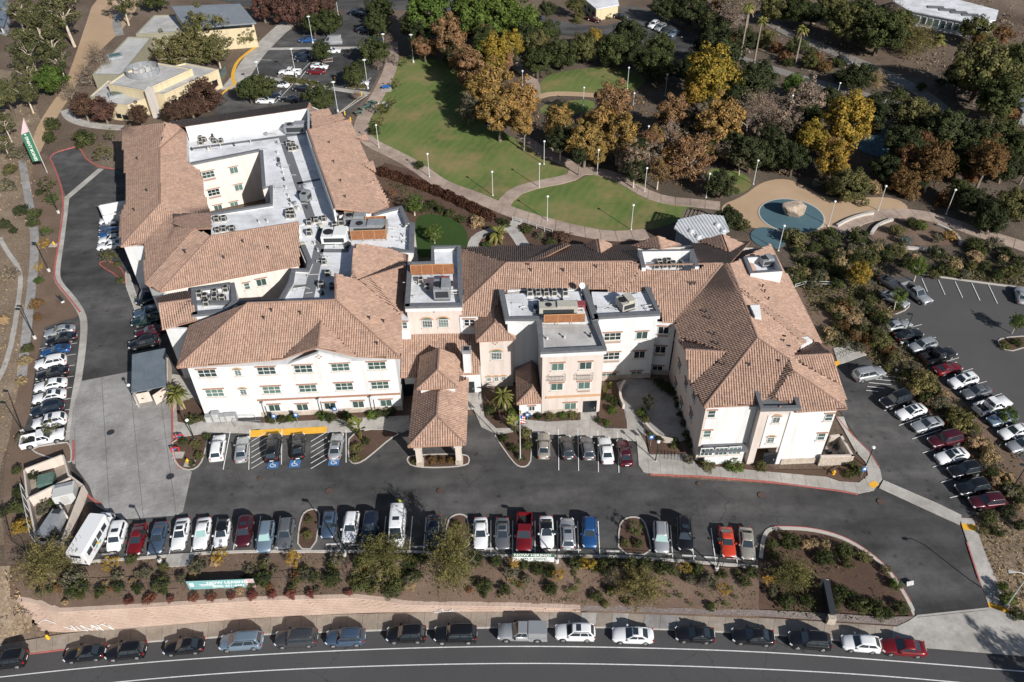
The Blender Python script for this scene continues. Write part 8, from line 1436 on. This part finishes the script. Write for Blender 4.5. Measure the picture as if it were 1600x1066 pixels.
# other far buildings
def simple_house(name, label, px, z, mat, top, nwin, front=(0,1), base=.3):
 w = [G(x, y, z) for x, y in px]; r_ = thing(name, label, 'building', (w[0].x, w[0].y, 0)); MB().prism([p[:2] for p in w],-.1, z - .3, mat).build('wall', r_); c_ = sum(w, Vector()) / len(w); MB().prism([(p + (p - c_) * .06)[:2] for p in w], z - .28, z, top).build('roof', r_)
 a, b_ = w[front[0]], w[front[1]]; d = (b_ - a).normalized(); nn = Vector((d.y, -d.x, 0)); nn = -nn if nn.y > 0 else nn
 for k in range(nwin): c1_ = a.lerp(b_, (k + .5) / nwin) + nn * .06; wd = (b_ - a).length / nwin * .7; o = MB().box((c1_.x, c1_.y, z * .5),(wd, .12, z * .55), 'frame_white', math.atan2(d.y, d.x)).build('window', r_); MB().box((c1_.x + nn.x * .05, c1_.y + nn.y * .05, z * .5),(wd * .85,.1, z * .47), 'glass', math.atan2(d.y, d.x)).build('pane', o)
 return r_, w
r_, w = simple_house('flat_roofed_building', 'long white flat-roofed building at the top right', [(1400,2),(1423,16),(1524,36),(1552,30),(1556,16),(1450,-12)],4.0, 'frame_white', 'roof_flat', 10,(1,2)); c_ = G(1490,15,4.0)
for k in range(4): p = G(1462 + k * 18,12 + k * 4,4.0); MB().box((p.x, p.y, 4.12),(4.5,2.0,.12), 'roof_grey', -.2).build('solar_panel', r_)
simple_house('bungalow', 'brown-roofed bungalow at the right edge among trees', [(1575,150),(1600,172),(1660,182),(1660,150),(1610,138)],3.4, 'stucco_greyblue', 'seam_slate', 4); simple_house('yellow_building', 'small yellow building at the top of the far road', [(912,-4),(932,13),(966,7),(960,-18)],3.6, 'stucco_yellow', 'roof_flat', 3); simple_house('garden_building', 'pale grey building cut by the top left corner', [(-60,20),(4,40),(10,20),(6,-20),(-60,-20)],3.0, 'stucco_greyblue', 'seam_slate', 3,(0,1))
# ================================================================== poles, fences, signs
def lamp(at, H_, label, mat, style, grp, cat='lamp post'):
 root = thing('lamp_post', label, cat, at, 0, grp); MB().lathe([(.26,0),(.26,.55),(.2,.6)] if style != 'park' else [(.2,0),(.2,.12),(.12,.16)], 'base_conc', (0,0,0),10).build('footing', root, world=False); MB().tube((0,0,.1),(0,0, H_),.085,.06, mat, 8).build('pole', root, world=False)
 if style == 'park': MB().lathe([(.06,0),(.2,.06),(.26,.22),(.2,.34),(.05,.4)], 'lamp_head', (0,0, H_ - .1),10).build('lamp_head', root, world=False)
 elif style == 'disc': MB().lathe([(.1,0),(.48,.05),(.5,.14),(.2,.24)], 'lamp_head', (0,0, H_ - .05),12).build('lamp_head', root, world=False)
 elif style == 'arm':
  m_ = MB(); m_.path([(0,0, H_),(-.7,.2, H_ + .5),(-1.6,.4, H_ + .45)],[.06,.05,.04], mat, 6); m_.build('arm', root, world=False); MB().box((-1.75,.45, H_ + .38),(.6,.3,.14), mat).build('lamp_head', root, world=False)
 else: MB().box((-.4,.1, H_ + .02),(.75,.34,.14), mat, -.2).build('lamp_head', root, world=False)
 return root
for i, (x, y) in enumerate(sorted([(251,878),(539,868),(870,878),(1119,890)])): p = bed_at(x, y + 1); lamp(tuple(p),6.1, rows_label('dark lamp post with white footing', i, 'in the street-side bed'), 'pole_dark', 'lot', 'dark lamp posts')
for i, (x, y) in enumerate(sorted([(91.7,333),(77,424),(55,529),(36,676),(1400,581),(1407.7,538),(1575,775)])): lamp(tuple(G(x, y)),6.1, rows_label('dark lamp post', i, 'beside the left road and right lots'), 'pole_dark', 'lot', 'dark lamp posts')
for i, (x, y) in enumerate(sorted([(304,687),(1024,721),(1352,730),(422,662),(507,655),(538,640),(588,652),(214,632)])): lamp(tuple(G(x, y)),3.9, rows_label('short black lamp post', i, 'along the front walks'), 'pole_dark', 'park', 'short walk lamps')
lamp(tuple(G(1571,949,-.25)),6.3, 'street light with curved arm at the entrance drive corner', 'metal_light', 'arm', 'street light')
park = [(1294,353.5),(1372,329),(1478,335),(1216,392),(986,359),(855,345),(770,305.6),(671,277),(842.6,293),(1007,300),(1103,309),(1177,288),(850,257),(592,231),(816.5,144),(980,139),(911,171),(1039,150),(988,180),(1010,233),(933,271),(1231,184),(1304,164),(1376,270)]
for i, (x, y) in enumerate(sorted(park)): lamp(tuple(G(x, y)),5.3, rows_label('white park lamp post', i, 'among the lawns and trees'), 'pole_white', 'park', 'white park lamps')
for i, (x, y) in enumerate(sorted([(463,121),(528,175),(575,139),(603,97),(410,142),(489,68),(494,29),(529,26),(605,25),(646,98)])): lamp(tuple(G(x, y)),7.4, rows_label('tall white lamp post with disc head', i, 'in the far upper-left lot'), 'pole_white', 'disc', 'tall white lot lamps')
p = G(813,719); r_ = thing('flagpole', 'tall white flagpole in the planter right of the canopy', 'flagpole', tuple(p)); MB().lathe([(.3,0),(.3,.15),(.1,.3)], 'base_conc', (0,0,.1),10).build('footing', r_, world=False); MB().tube((0,0,.2),(0,0,9.4),.09,.045, 'pole_white', 8).build('pole', r_, world=False); MB().lathe([(.02,0),(.1,.08),(.02,.18)], 'yellow_hydrant', (0,0,9.4),8).build('finial', r_, world=False)
mb = MB(); st = [(0.05 + .09 * k, .05 * math.sin(k * 1.9),8.9 - .02 * k) for k in range(8)]
for k in range(7):
 for j in range(7): a, b_ = st[k], st[k + 1]; z0, z1 = -.22 * j, -.22 * (j + 1); mb.add([(a[0], a[1], a[2] + z0),(b_[0], b_[1], b_[2] + z0),(b_[0], b_[1], b_[2] + z1),(a[0], a[1], a[2] + z1)],[(0,1,2,3)],('sign_blue' if k < 3 and j < 3 else ('red_pipe' if j % 2 == 0 else 'banner_white')))
mb.build('flag', r_, world=False)
def text_mesh(txt, size, mat, name, parent, M4, ext=.004, bold=False):
 cu = bpy.data.curves.new('t', 'FONT'); cu.body = txt; cu.size = size; cu.extrude = ext; cu.align_x = 'CENTER'; cu.align_y = 'CENTER'; cu.resolution_u = 2; cu.offset = .02 * size if bold else .008 * size
 to = bpy.data.objects.new('t', cu); COL.objects.link(to); me = bpy.data.meshes.new_from_object(to.evaluated_get(bpy.context.evaluated_depsgraph_get())); bpy.data.objects.remove(to); bpy.data.curves.remove(cu); me.materials.clear(); me.materials.append(M(mat)); me.transform(M4); return link(name, me, parent)
# tall green banner
p = G(74,270); r_ = thing('banner_flag', 'tall green feather banner on a white pole beside the left road', 'banner', tuple(p)); MB().tube((0,0,0),(0,0,12.6),.08,.05, 'pole_white', 8).build('pole', r_, world=False)
vx = Vector((-.88,-.47,0)); mb = MB(); z0, z1 = 2.9,9.6; q = lambda u, z, o=0: Vector((0,0, z)) + vx * u + Vector((-.47,.88,0)) * o
for o_, rev in ((0,0),(.03,1)): mb.add([q(.12, z0, o_), q(1.75, z0 + .2, o_), q(1.75, z1 - .4, o_), q(.12, z1, o_)],[(0,1,2,3) if not rev else (3,2,1,0)], 'green_banner')
fl_ = mb.build('fabric', r_, world=False); mb = MB(); mb.add([q(.12, z1 + .02), q(1.7, z1 - .35), q(.75,11.2), q(.1,12.4)],[(0,1,2,3)], 'pink_banner'); mb.build('tip_fabric', r_, world=False)
nv = Vector((.47,-.88,0)); up_ = Vector((0,0,1)); Mt = Matrix.Translation(q(.95,5.9) + nv * .02) @ Matrix((up_, vx, up_.cross(vx))).transposed().to_4x4(); text_mesh('SENIOR LIVING', .82, 'banner_white', 'lettering', r_, Mt)
mb = MB(); mb.add([q(.75,9.0,-.02), q(1.15,9.0,-.02), q(.95,9.35,-.02)],[(0,1,2)], 'banner_white'); mb.build('arrow', r_, world=False)
# fences
def fence(pts, h, label, name='chain_fence', mat='pole_dark', step=2.4, rails=(1.0,.05), wires=6, parentkind='fence'):
 n = max(2, round(plen(pts) / step)); q = resample(pts, n + 1); r_ = thing(name, label, 'fence', tuple(q[0])); w = .035 if mat == 'pole_dark' else .07
 for a in q: MB().tube((a.x, a.y, a.z - .1),(a.x, a.y, a.z + h), w, w, mat, 5).build('post', r_)
 for f in rails:
  for i in range(n): MB().tube(q[i] + Vector((0,0, h * f)), q[i + 1] + Vector((0,0, h * f)), w * .8, w * .8, mat, 4).build('rail', r_)
 if wires:
  mb = MB()
  for i in range(n):
   k = int((q[i + 1] - q[i]).length / .35)
   for j in range(k): a = q[i].lerp(q[i + 1],(j + .5) / k); mb.tube(a + Vector((0,0,.05)), a + Vector((0,0, h)),.007,.007, mat, 3, cap=False)
  mb.build('picket_mesh', r_)['kind'] = 'stuff'
 return r_
fence([bed_at(x, y) for x, y in ((131,925),(200,924),(300,919),(400,915),(480,912),(548,911))],1.5, 'black mesh fence along the street-side bed, left part'); fence([bed_at(548,911), bed_at(540,880), bed_at(545,867)],1.3, 'short black fence return beside the second dark lamp'); fence([G(x, y) for x, y in ((545,866),(640,866.5),(740,871),(870,873),(980,875),(1080,882),(1192,892))],1.2, 'black mesh fence behind the lower row of stalls'); fence([G(x, y) for x, y in ((40,860),(20,850),(8,800))],1.4, 'short black fence left of the enclosure')
fence([G(x, y) for x, y in ((801,346),(820,351),(840,358),(863,366))],1.1, 'white post fence beside the garden path', 'white_fence', 'pole_white', 1.9,(.95,.5),0); fence([G(x, y) for x, y in ((1241,452),(1256,447),(1298,448))],1.1, 'white rail fence right of the right wing', 'white_fence', 'pole_white', 2.2,(.95,.5),0); fence([G(x, y) for x, y in ((40,770),(48,810),(56,849))],1.9, 'white framed fence on the left of the enclosure', 'white_fence', 'pole_white', 2.0,(1.0,.05),6)
# printed banners on the fences
def banner(a, b_, z, h, label, build):
 p, q = bed_at(*a), bed_at(*b_); d = (q - p); d.z = 0; L_ = d.length; d.normalize(); nn = Vector((d.y, -d.x, 0)); r_ = thing('fence_banner', label, 'banner', (p.x, p.y, p.z)); o = p + nn * .08 + Vector((0,0, z)); tl = Vector((0,0,1)) - nn * .12
 up = (Vector((0,0,1))).normalized(); F_ = lambda u, v, e_=0: o + d * u + up * v + nn * (.02 + e_)
 def rect(u0, u1, v0, v1, mat, name, e_=0.0): m_ = MB(); q_ = [F_(u0, v0, e_), F_(u1, v0, e_), F_(u1, v1, e_), F_(u0, v1, e_)]; m_.add(q_ + [x - nn * .02 for x in q_],[(0,1,2,3),(7,6,5,4)], mat); return m_.build(name, r_)
 def txt(s_, u, v, size, mat, bold=True): return text_mesh(s_, size, mat, 'lettering', r_, Matrix.Translation(F_(u, v, .012) - Vector(r_.location)) @ Matrix((d, up, d.cross(up))).transposed().to_4x4(),.003, bold)
 build(rect, txt, L_, h); return r_
def b1(rect, txt, L_, h):
 rect(0, L_, 0, h, 'teal_banner', 'fabric'); rect(L_ * .86, L_, 0, h, 'photo_pink', 'picture', .006); rect(.25,.75, h * .35, h * .75, 'banner_white', 'emblem', .006); rect(1.4,3.2, h * .50, h * .58, 'banner_white', 'small_print', .006); rect(1.5,3.1, h * .36, h * .42, 'banner_white', 'small_print', .006)
 txt('NOW LEASING', L_ * .60, h * .70,.72, 'banner_white'); txt('(858) 451-4481', L_ * .60, h * .28,.62, 'banner_white')
banner((297,921),(401,917),.05,1.75, 'long teal NOW LEASING banner on the street-side fence', b1)
def b2(rect, txt, L_, h):
 rect(0, L_, 0, h, 'banner_white', 'fabric'); rect(0, L_, h * .58, h, 'hire_green', 'top_band', .006); txt('NOW HIRING!', L_ * .48, h * .79,.70, 'banner_white'); txt('APPLY INSIDE!', L_ * .50, h * .36,.52, 'hire_green')
banner((801,877),(866,878),.05,1.7, 'white and green NOW HIRING banner on the lot fence', b2)
# monument sign, hydrants, pipes, small signs
p = ebed_at(1291,945); r_ = thing('monument_sign', 'dark monument sign with pale stone ends in the entrance bed', 'sign', tuple(p),1.45); MB().box((0,0,.8),(4.2,.5,1.5), 'metal_dark').build('panel', r_, world=False); MB().box((-2.3,0,.6),(.6,.9,1.2), 'stone').build('stone_end', r_, world=False); MB().box((2.3,0,.7),(.5,.8,1.3), 'stone').build('stone_end', r_, world=False); MB().box((0,0,1.6),(4.4,.7,.12), 'metal_dark').build('cap', r_, world=False)
def hydrant(at, label, mat='yellow_hydrant'):
 r_ = thing('fire_hydrant', label, 'fire hydrant', at); MB().lathe([(.18,0),(.18,.06),(.12,.08),(.12,.55),(.16,.57),(.16,.62),(.1,.75),(.03,.82)], mat, (0,0,0),10).build('barrel', r_, world=False); MB().tube((-.24,0,.42),(.24,0,.42),.07,.07, mat, 8).build('outlet', r_, world=False); MB().tube((0,-.22,.42),(0,0,.42),.09,.09, mat, 8).build('outlet', r_, world=False)
hydrant(tuple(G(85,383,.1)), 'yellow fire hydrant beside the left road'); hydrant(tuple(G(294,723,.1)), 'yellow fire hydrant in the planter by the apron'); hydrant(tuple(GS(76,998,.13)), 'yellow fire hydrant at the left end of the retaining wall'); hydrant(tuple(G(1302,741,.15)), 'yellow hydrant beside the right patio wall')
for a, lab in (((84,384), 'small pad under the roadside hydrant'),((297,725), 'small pad under the planter hydrant'),((279,712), 'pale pad under the red pipes')): p = G(*a); structure(MB().box((p.x, p.y, .10),(1.5,1.2,.06), 'concrete').build('utility_pad'), lab, 'pad')
def pipes(px, py, label):
 p = G(px, py, .12); r_ = thing('fire_pipe_stand', label, 'pipe stand', tuple(p)); m_ = MB(); m_.path([(-.5,0,0),(-.5,0,.9),(.5,.1,.9),(.5,.1,0)],[.09] * 4, 'red_pipe', 8); m_.build('pipe', r_, world=False); MB().lathe([(.05,0),(.22,.02),(.05,.05)], 'red_pipe', (0,0,.95),10).build('valve_wheel', r_, world=False); MB().box((0,.05,.75),(.3,.3,.3), 'sign_blue').build('valve_body', r_, world=False)
pipes(275,707, 'red and blue fire pipe stand beside the apron'); pipes(282,687, 'red standpipe at the head of the apron planter')
for i, (x, y) in enumerate(sorted([(432,664),(466,662),(526,653),(824,662),(1016,697),(1345,747)])):
 p = G(x, y, .13); r_ = thing('accessible_sign', rows_label('blue accessible-parking sign on a post', i, 'along the front walks'), 'sign', tuple(p),0, 'blue signs'); MB().tube((0,0,0),(0,0,2.1),.035,.035, 'metal_grey', 6).build('post', r_, world=False); MB().box((0,-.05,1.85),(.62,.03,.75), 'sign_blue').build('plate', r_, world=False); MB().box((0,-.068,1.9),(.3,.01,.34), 'banner_white').build('symbol', r_, world=False)
for i, (x, y, rr) in enumerate(sorted([(173,676,.55),(266,745,.55),(515,768,.5),(688,768,.45),(406,748,.35),(1190,775,.5),(1376,785,.5),(1092,757,.35)])):
 p = G(x, y); o = MB().lathe([(rr, 0),(rr, .012),(rr * .8,.014)], 'manhole' if i > 1 else 'metal_dark', (p.x, p.y, .066 if x < 300 else ZM + .002),18).build('manhole_cover'); tag(o, rows_label('round manhole cover', i, 'across the forecourt'), 'manhole cover', 'manhole covers')
# electrical cabinets at the left wing
for i, (x, y, w, h) in enumerate([(329,652,1.0,1.3),(341,652,1.1,1.9),(351,651,.9,1.3),(363,650,1.7,1.4)]):
 p = WALLF1.hit(x, y); p = Vector((p.x, p.y, .13)) + WALLF1.n * .6; r_ = thing('electrical_cabinet', rows_label('pale grey electrical cabinet', i, 'at the foot of the white wing'), 'cabinet', tuple(p), WALLF1.ang, 'electrical cabinets'); MB().box((0,0, h / 2),(w, .6, h), 'metal_grey').build('housing', r_, world=False); MB().box((w * .02,-.31, h / 2),(w * .8,.02, h * .8), 'metal_light').build('door', r_, world=False); MB().box((w * .3,-.33, h * .5),(.05,.03,.2), 'metal_dark').build('handle', r_, world=False)
mb = MB(); r_ = thing('ramp_rail', 'grey handrail on the low ramp at the white wing door', 'railing', tuple(G(388,660,.13)))
for a, b_ in (((365,657),(400,656)),((367,667),(408,664)),((365,657),(367,667))): 
 p, q = G(*a, .13), G(*b_, .13); MB().tube(p + Vector((0,0,.9)), q + Vector((0,0,.9)),.03,.03, 'metal_grey', 5).build('rail', r_); MB().tube(p, p + Vector((0,0,.9)),.03,.03, 'metal_grey', 5).build('post', r_); MB().tube(q, q + Vector((0,0,.9)),.03,.03, 'metal_grey', 5).build('post', r_)
# low curved walls
def low_wall(px, h, w, mat, label, name='seat_wall', sm=2):
 pts = resample(smooth_poly([G(*p) for p in px], sm, False),17); a, b_ = offset_line(pts, w / 2), offset_line(pts, -w / 2); r_ = thing(name, label, 'wall', tuple(pts[0]))
 for i in range(16): MB().prism([a[i].lerp(a[i + 1],.01)[:2], a[i].lerp(a[i + 1],.99)[:2], b_[i].lerp(b_[i + 1],.99)[:2], b_[i].lerp(b_[i + 1],.01)[:2]],-.05, h, mat).build('wall_block', r_)
low_wall([(1307,355),(1325,345),(1345,338),(1364,335)],.55,.5, 'kerb', 'outer curved pale seat wall by the sandy area'); low_wall([(1361,367),(1366,358),(1378,350),(1394,345)],.55,.5, 'kerb', 'inner curved pale seat wall of the oval garden'); low_wall([(1464,353),(1485,362),(1498,374),(1500,384)],.5,.5, 'kerb', 'curved low wall at the right end of the oval garden'); low_wall([(1378,386),(1400,388),(1440,390),(1470,394)],.4,.6, 'kerb', 'low pale wall below the oval garden'); low_wall([(976,602),(969,612),(968,626),(974,640)],1.1,.35, 'stucco_beige', 'tall curved seat wall left of the round patio'); low_wall([(1008,668),(1018,680),(1032,690),(1050,694)],1.0,.35, 'stucco_beige', 'curved seat wall below the lower round patio')
low_wall([(590,163),(602,160),(606,166),(600,173),(588,176)],.4,.35, 'kerb', 'small round planter wall beside the park path')
mb = MB(); r_ = thing('patio_wall', 'stone patio wall enclosing furniture at the right corner', 'wall', tuple(G(1305,735))); zt = 1.9; q = [G(x, y, zt) for x, y in ((1283,714),(1335,713),(1315,678),(1297,680))]
for a, b_ in ((q[0], q[1]),(q[1], q[2]),(q[2], q[3])): MB().wall(a, b_, -.1, zt - .12,.3, 'stone').build('wall_run', r_); MB().wall(a, b_, zt - .12, zt, .34, 'stucco_beige').build('coping', r_)
structure(MB().prism([p[:2] for p in q],0,.12, 'trim_grey').build('patio_floor'), 'brown patio floor inside the right corner wall', 'patio')
for i, (x, y, mt) in enumerate([(1301,690, 'wood_orange'),(1305,698, 'metal_dark'),(1315,707, 'metal_grey'),(1294,706, 'metal_dark'),(1316,695, 'metal_dark')]):
 p = G(x, y, .5); r_ = thing('patio_seat', rows_label(('orange' if mt == 'wood_orange' else 'dark') + ' patio seat', i, 'inside the right corner wall'), 'seat', (p.x, p.y, .12), i * 1.1); MB().box((0,0,.4),(.7,.7,.12), mt).build('seat', r_, world=False); MB().box((0,.33,.7),(.7,.08,.55), mt).build('backrest', r_, world=False)
 for a in (-.28,.28):
  for b_ in (-.28,.28): MB().box((a, b_, .17),(.06,.06,.34), 'metal_dark').build('leg', r_, world=False)
# boulder on the play pad
bm = bmesh.new(); bmesh.ops.create_icosphere(bm, subdivisions=4, radius=1.0); rg = np.random.default_rng(4); dirs = unit(rg.normal(size=(26,3))); hh = rg.uniform(.72,.95,26)
for v in bm.verts:
 n_ = v.co.normalized(); k = min(h / max(.05, float(np.dot(d_, n_))) for d_, h in zip(dirs, hh) if np.dot(d_, n_) > .05); k = min(k, 1.05); v.co = Vector((n_.x * k * 2.6, n_.y * k * 1.6, n_.z * k * 2.0)); v.co.x *= 1 + .12 * v.co.z
me = bpy.data.meshes.new('boulder'); bm.to_mesh(me); bm.free(); me.materials.append(M('boulder')); p = G(1240,337); o = link('boulder', me); o.location = (p.x, p.y, 1.45); tag(o, 'large banded climbing boulder on the blue play pad', 'boulder')
# bike racks
def bike_rack(a, b_, n_, label):
 p, q = G(*a, .13), G(*b_, .13); r_ = thing('bike_rack', label, 'bike rack', tuple(p)); d = (q - p).normalized(); s_ = Vector((-d.y, d.x, 0))
 for k in range(n_): c_ = p.lerp(q, k / (n_ - 1)); m_ = MB(); m_.path([c_ - s_ * .35, c_ - s_ * .35 + Vector((0,0,.75)), c_ + s_ * .35 + Vector((0,0,.75)), c_ + s_ * .35],[.03] * 4, 'pole_dark', 5); m_.build('hoop', r_)
bike_rack((1038,714),(1064,717),6, 'black hoop bike rack before the right wing'); bike_rack((1310,558),(1332,548),6, 'black hoop bike rack on the pad right of the right wing')
# bench and boxes
p = G(96,470); r_ = thing('park_bench', 'dark bench facing the left road', 'bench', (p.x, p.y, .02),2.3); MB().box((0,0,.45),(1.9,.55,.08), 'metal_dark').build('seat', r_, world=False); MB().box((0,.28,.75),(1.9,.08,.5), 'metal_dark').build('backrest', r_, world=False); MB().box((-.8,0,.22),(.1,.5,.44), 'base_conc').build('leg', r_, world=False); MB().box((.8,0,.22),(.1,.5,.44), 'base_conc').build('leg', r_, world=False)
for i, (x, y, w, d) in enumerate([(272,877,1.9,1.8),(290,876,1.9,1.8)]): p = bed_at(x, y); o = MB().box((p.x, p.y, p.z + .12),(w, d, .2), 'concrete' if i == 0 else 'concrete_grey', .04).build('utility_vault'); tag(o, rows_label('flat square utility vault lid', i, 'in the street-side bed'), 'utility box', 'utility vault lids')
p = G(1420,912,-.15); r_ = thing('sandwich_board', 'small white board on the asphalt by the entrance kerb', 'sign', (p.x, p.y, -.12),.2); 
for s_ in (-1,1): m_ = MB(); m_.add([(-.45, s_ * .3,0),(.45, s_ * .3,0),(.45, s_ * .03,.5),(-.45, s_ * .03,.5)],[(0,1,2,3),(3,2,1,0)], 'banner_white'); m_.build('panel', r_, world=False)
for i, (x, y) in enumerate([(548,190),(539,180),(524,127),(565,150)]): p = G(x, y); r_ = thing('bollard', rows_label('yellow safety bollard', i, 'beside the far lot walk'), 'bollard', tuple(p),0, 'yellow bollards'); MB().tube((0,0,0),(0,0,1.0),.16,.16, 'yellow_hydrant', 8).build('post', r_, world=False); MB().lathe([(.16,0),(.1,.08),(.02,.1)], 'yellow_hydrant', (0,0,1.0),8).build('cap', r_, world=False)
p = G(604,140); structure(MB().box((p.x, p.y, .10),(2.6,2.6,.1), 'concrete').build('map_pad'), 'pale pad beside the park path', 'pad'); r_ = thing('park_map_board', 'low blue map board beside the park path', 'sign', (p.x, p.y, .15)); MB().box((0,0,.7),(2.0,1.2,.1), 'sign_blue', .1).build('panel', r_, world=False); MB().box((-.7,0,.33),(.1,.1,.66), 'metal_dark').build('leg', r_, world=False); MB().box((.7,0,.33),(.1,.1,.66), 'metal_dark').build('leg', r_, world=False)
for i, (x, y) in enumerate([(568,172),(576,168),(583,163),(560,179)]):
 p = G(x, y); r_ = thing('picnic_table', rows_label('dark green picnic table', i, 'on the path by the rear wing'), 'table', tuple(p),.6 + i, 'picnic tables'); MB().box((0,0,.75),(1.8,.8,.08), 'green_bin').build('tabletop', r_, world=False)
 for s_ in (-1,1): MB().box((0, s_ * .75,.45),(1.8,.28,.06), 'green_bin').build('bench', r_, world=False); MB().box((s_ * .6,0,.37),(.1,1.3,.72), 'metal_dark').build('leg', r_, world=False)
# worker in a high-visibility jacket
plain('skin', (.42,.25,.18),.6); plain('hivis', (.62,.72,.10),.7); plain('trousers', (.02,.03,.05),.8); plain('hair', (.02,.015,.012),.8)
def person(at, rz, label):
 r_ = thing('person', label, 'person', at, rz)
 V_ = {'pel': (0,0,.95), 'ches': (0,0,1.35), 'neck': (0,.0,1.5), 'head': (0,-.02,1.62), 'top': (0,-.02,1.74), 'shl': (-.19,0,1.42), 'ell': (-.27,-.06,1.16), 'hl': (-.25,-.26,1.02), 'shr': (.19,0,1.42), 'elr': (.28,-.05,1.16), 'hr': (.24,-.25,1.04), 'hipl': (-.1,0,.9), 'knl': (-.11,-.03,.5), 'anl': (-.12,.02,.08), 'fl': (-.12,-.16,.04), 'hipr': (.1,0,.9), 'knr': (.11,-.03,.5), 'anr': (.12,.02,.08), 'fr': (.12,-.16,.04)}
 rad = dict(pel=.15, ches=.17, neck=.06, head=.10, top=.07, shl=.085, ell=.055, hl=.045, shr=.085, elr=.055, hr=.045, hipl=.1, knl=.075, anl=.05, fl=.045, hipr=.1, knr=.075, anr=.05, fr=.045); E_ = [('pel', 'ches'),('ches', 'neck'),('neck', 'head'),('head', 'top'),('ches', 'shl'),('shl', 'ell'),('ell', 'hl'),('ches', 'shr'),('shr', 'elr'),('elr', 'hr'),('pel', 'hipl'),('hipl', 'knl'),('knl', 'anl'),('anl', 'fl'),('pel', 'hipr'),('hipr', 'knr'),('knr', 'anr'),('anr', 'fr')]
 ks = list(V_); me = bpy.data.meshes.new('body'); me.from_pydata([V_[k] for k in ks],[(ks.index(a), ks.index(b_)) for a, b_ in E_],[]); o = bpy.data.objects.new('body', me); COL.objects.link(o); md = o.modifiers.new('s', 'SKIN'); md2 = o.modifiers.new('u', 'SUBSURF'); md2.levels = 1; md2.render_levels = 1
 for i, k in enumerate(ks): me.skin_vertices[0].data[i].radius = (rad[k], rad[k] * (.8 if k in ('ches', 'pel') else 1)); me.skin_vertices[0].data[i].use_root = k == 'pel'
 bpy.context.view_layer.update(); m2 = bpy.data.meshes.new_from_object(o.evaluated_get(bpy.context.evaluated_depsgraph_get())); bpy.data.objects.remove(o); m2.materials.clear()
 for n_ in ('hivis', 'trousers', 'skin', 'plastic_black'): m2.materials.append(M(n_))
 for f in m2.polygons: z = f.center.z; f.material_index = 3 if z < .11 else 1 if z < .93 and abs(f.center.x) < .22 else 2 if z > 1.5 or (z < 1.08 and f.center.y < -.17) else 0; f.use_smooth = True
 link('body', m2, r_); MB().lathe([(.10,0),(.108,.06),(.08,.13),(.02,.15)], 'hair', (0,0,1.66),10).build('hair', r_, world=False)
 fm = MB()
 for s_ in (-1,1):
  b0 = Vector(V_['hl' if s_ < 0 else 'hr'])
  for j in range(4): fm.path([b0 + Vector((-.03 + .02 * j, -.03,0)), b0 + Vector((-.03 + .02 * j, -.085 + .006 * abs(j - 1),-.02)), b0 + Vector((-.03 + .02 * j, -.10,-.06))],[.009,.009,.007], 'skin', 4)
  fm.path([b0 + Vector((-s_ * .04,-.01,0)), b0 + Vector((-s_ * .06,-.06,-.01))],[.011,.009], 'skin', 4)
 fm.tube((0,-.12,1.63),(0,-.145,1.61),.016,.02, 'skin', 5); fm.build('fingers_and_nose', r_, world=False)
person(tuple(G(625.5,792)),2.6, 'person in a yellow high-visibility jacket standing behind the tall white van')
tag(MB().box(tuple(G(610.5,790,.35)),(.12,.12,.7), 'pole_white').box(tuple(G(610.5,790,.74)),(.2,.2,.08), 'pole_white').build('marker_post'), 'short white post behind the tall white van', 'post')
# small pipework scattered over the flat roofs
rg = random.Random(11)
def pipework(poly, z, n_):
 k = 0
 while k < n_:
  x, y = rg.uniform(min(p[0] for p in poly), max(p[0] for p in poly)), rg.uniform(min(p[1] for p in poly), max(p[1] for p in poly))
  if not in_poly(np.array([[x, y]]), poly)[0]: continue
  k += 1; p = G(x, y, z); q = p + Vector((rg.choice((-1,1)) * rg.uniform(.6,2.2), rg.uniform(-.3,.3),0)); m_ = MB(); hz_ = rg.uniform(.12,.45); m_.tube(p + Vector((0,0,-.02)), p + Vector((0,0, hz_)),.06,.06, 'metal_light', 5); m_.tube(p + Vector((0,0, hz_)), q + Vector((0,0, hz_)),.06,.06, 'metal_light', 5)
  if k % 3 == 0: m_.box(q + Vector((0,0,.3)),(rg.uniform(.4,.8), rg.uniform(.4,.8),.6), rg.choice(('metal_grey', 'metal_beige', 'metal_dark')), rg.uniform(0,1))
  m_.build('roof_pipework', BLD)
pipework([(300,228),(440,205),(478,200),(515,325),(470,340),(430,320),(425,240),(300,250)], FZ, 26); pipework([(480,352),(520,338),(540,380),(520,460),(450,462),(470,425),(490,400)], FZ, 26); pipework([(800,470),(905,465),(915,492),(800,492)],12.02,12); pipework([(940,475),(1010,468),(1020,485),(940,490)],12.02,8); pipework([(648,440),(715,440),(715,470),(645,470)],11.82,8); pipework([(610,335),(636,355),(640,385),(612,385)], FZ, 5)
# street tree just outside the lower right corner, whose shade falls on the apron
p = GS(1560,1000) + Vector((10.5,-15.5,0)); root = thing('street_tree', 'street tree beyond the lower right corner shading the apron', 'tree', (p.x, p.y, zs(p.x))); o = link('crown', crown_mesh('sparse', 1, 'leaf_oak'), root); o.material_slots[0].link = 'OBJECT'; o.material_slots[0].material = M('leaf_oak'); o.location = (0,0,9.0); o.scale = (3.6,3.6,3.2); t_ = link('trunk', trunk_mesh('sparse', 1), root); t_.scale = (4.5,4.5,9.0)
w4 = [G(x, y, 2.6) for x, y in ((153,321),(196,313),(200,329),(160,338))]; r_ = thing('stair_enclosure', 'low white walled enclosure at the west wall of the rear wing', 'enclosure', tuple(w4[0][:2]) + (0,))
for a, b_ in zip(w4, w4[1:] + w4[:1]): MB().wall(a, b_, -.1,2.6,-.25, 'stucco_white').build('wall', r_)
MB().prism([p[:2] for p in w4],0,.09, 'concrete').build('floor_slab', r_)
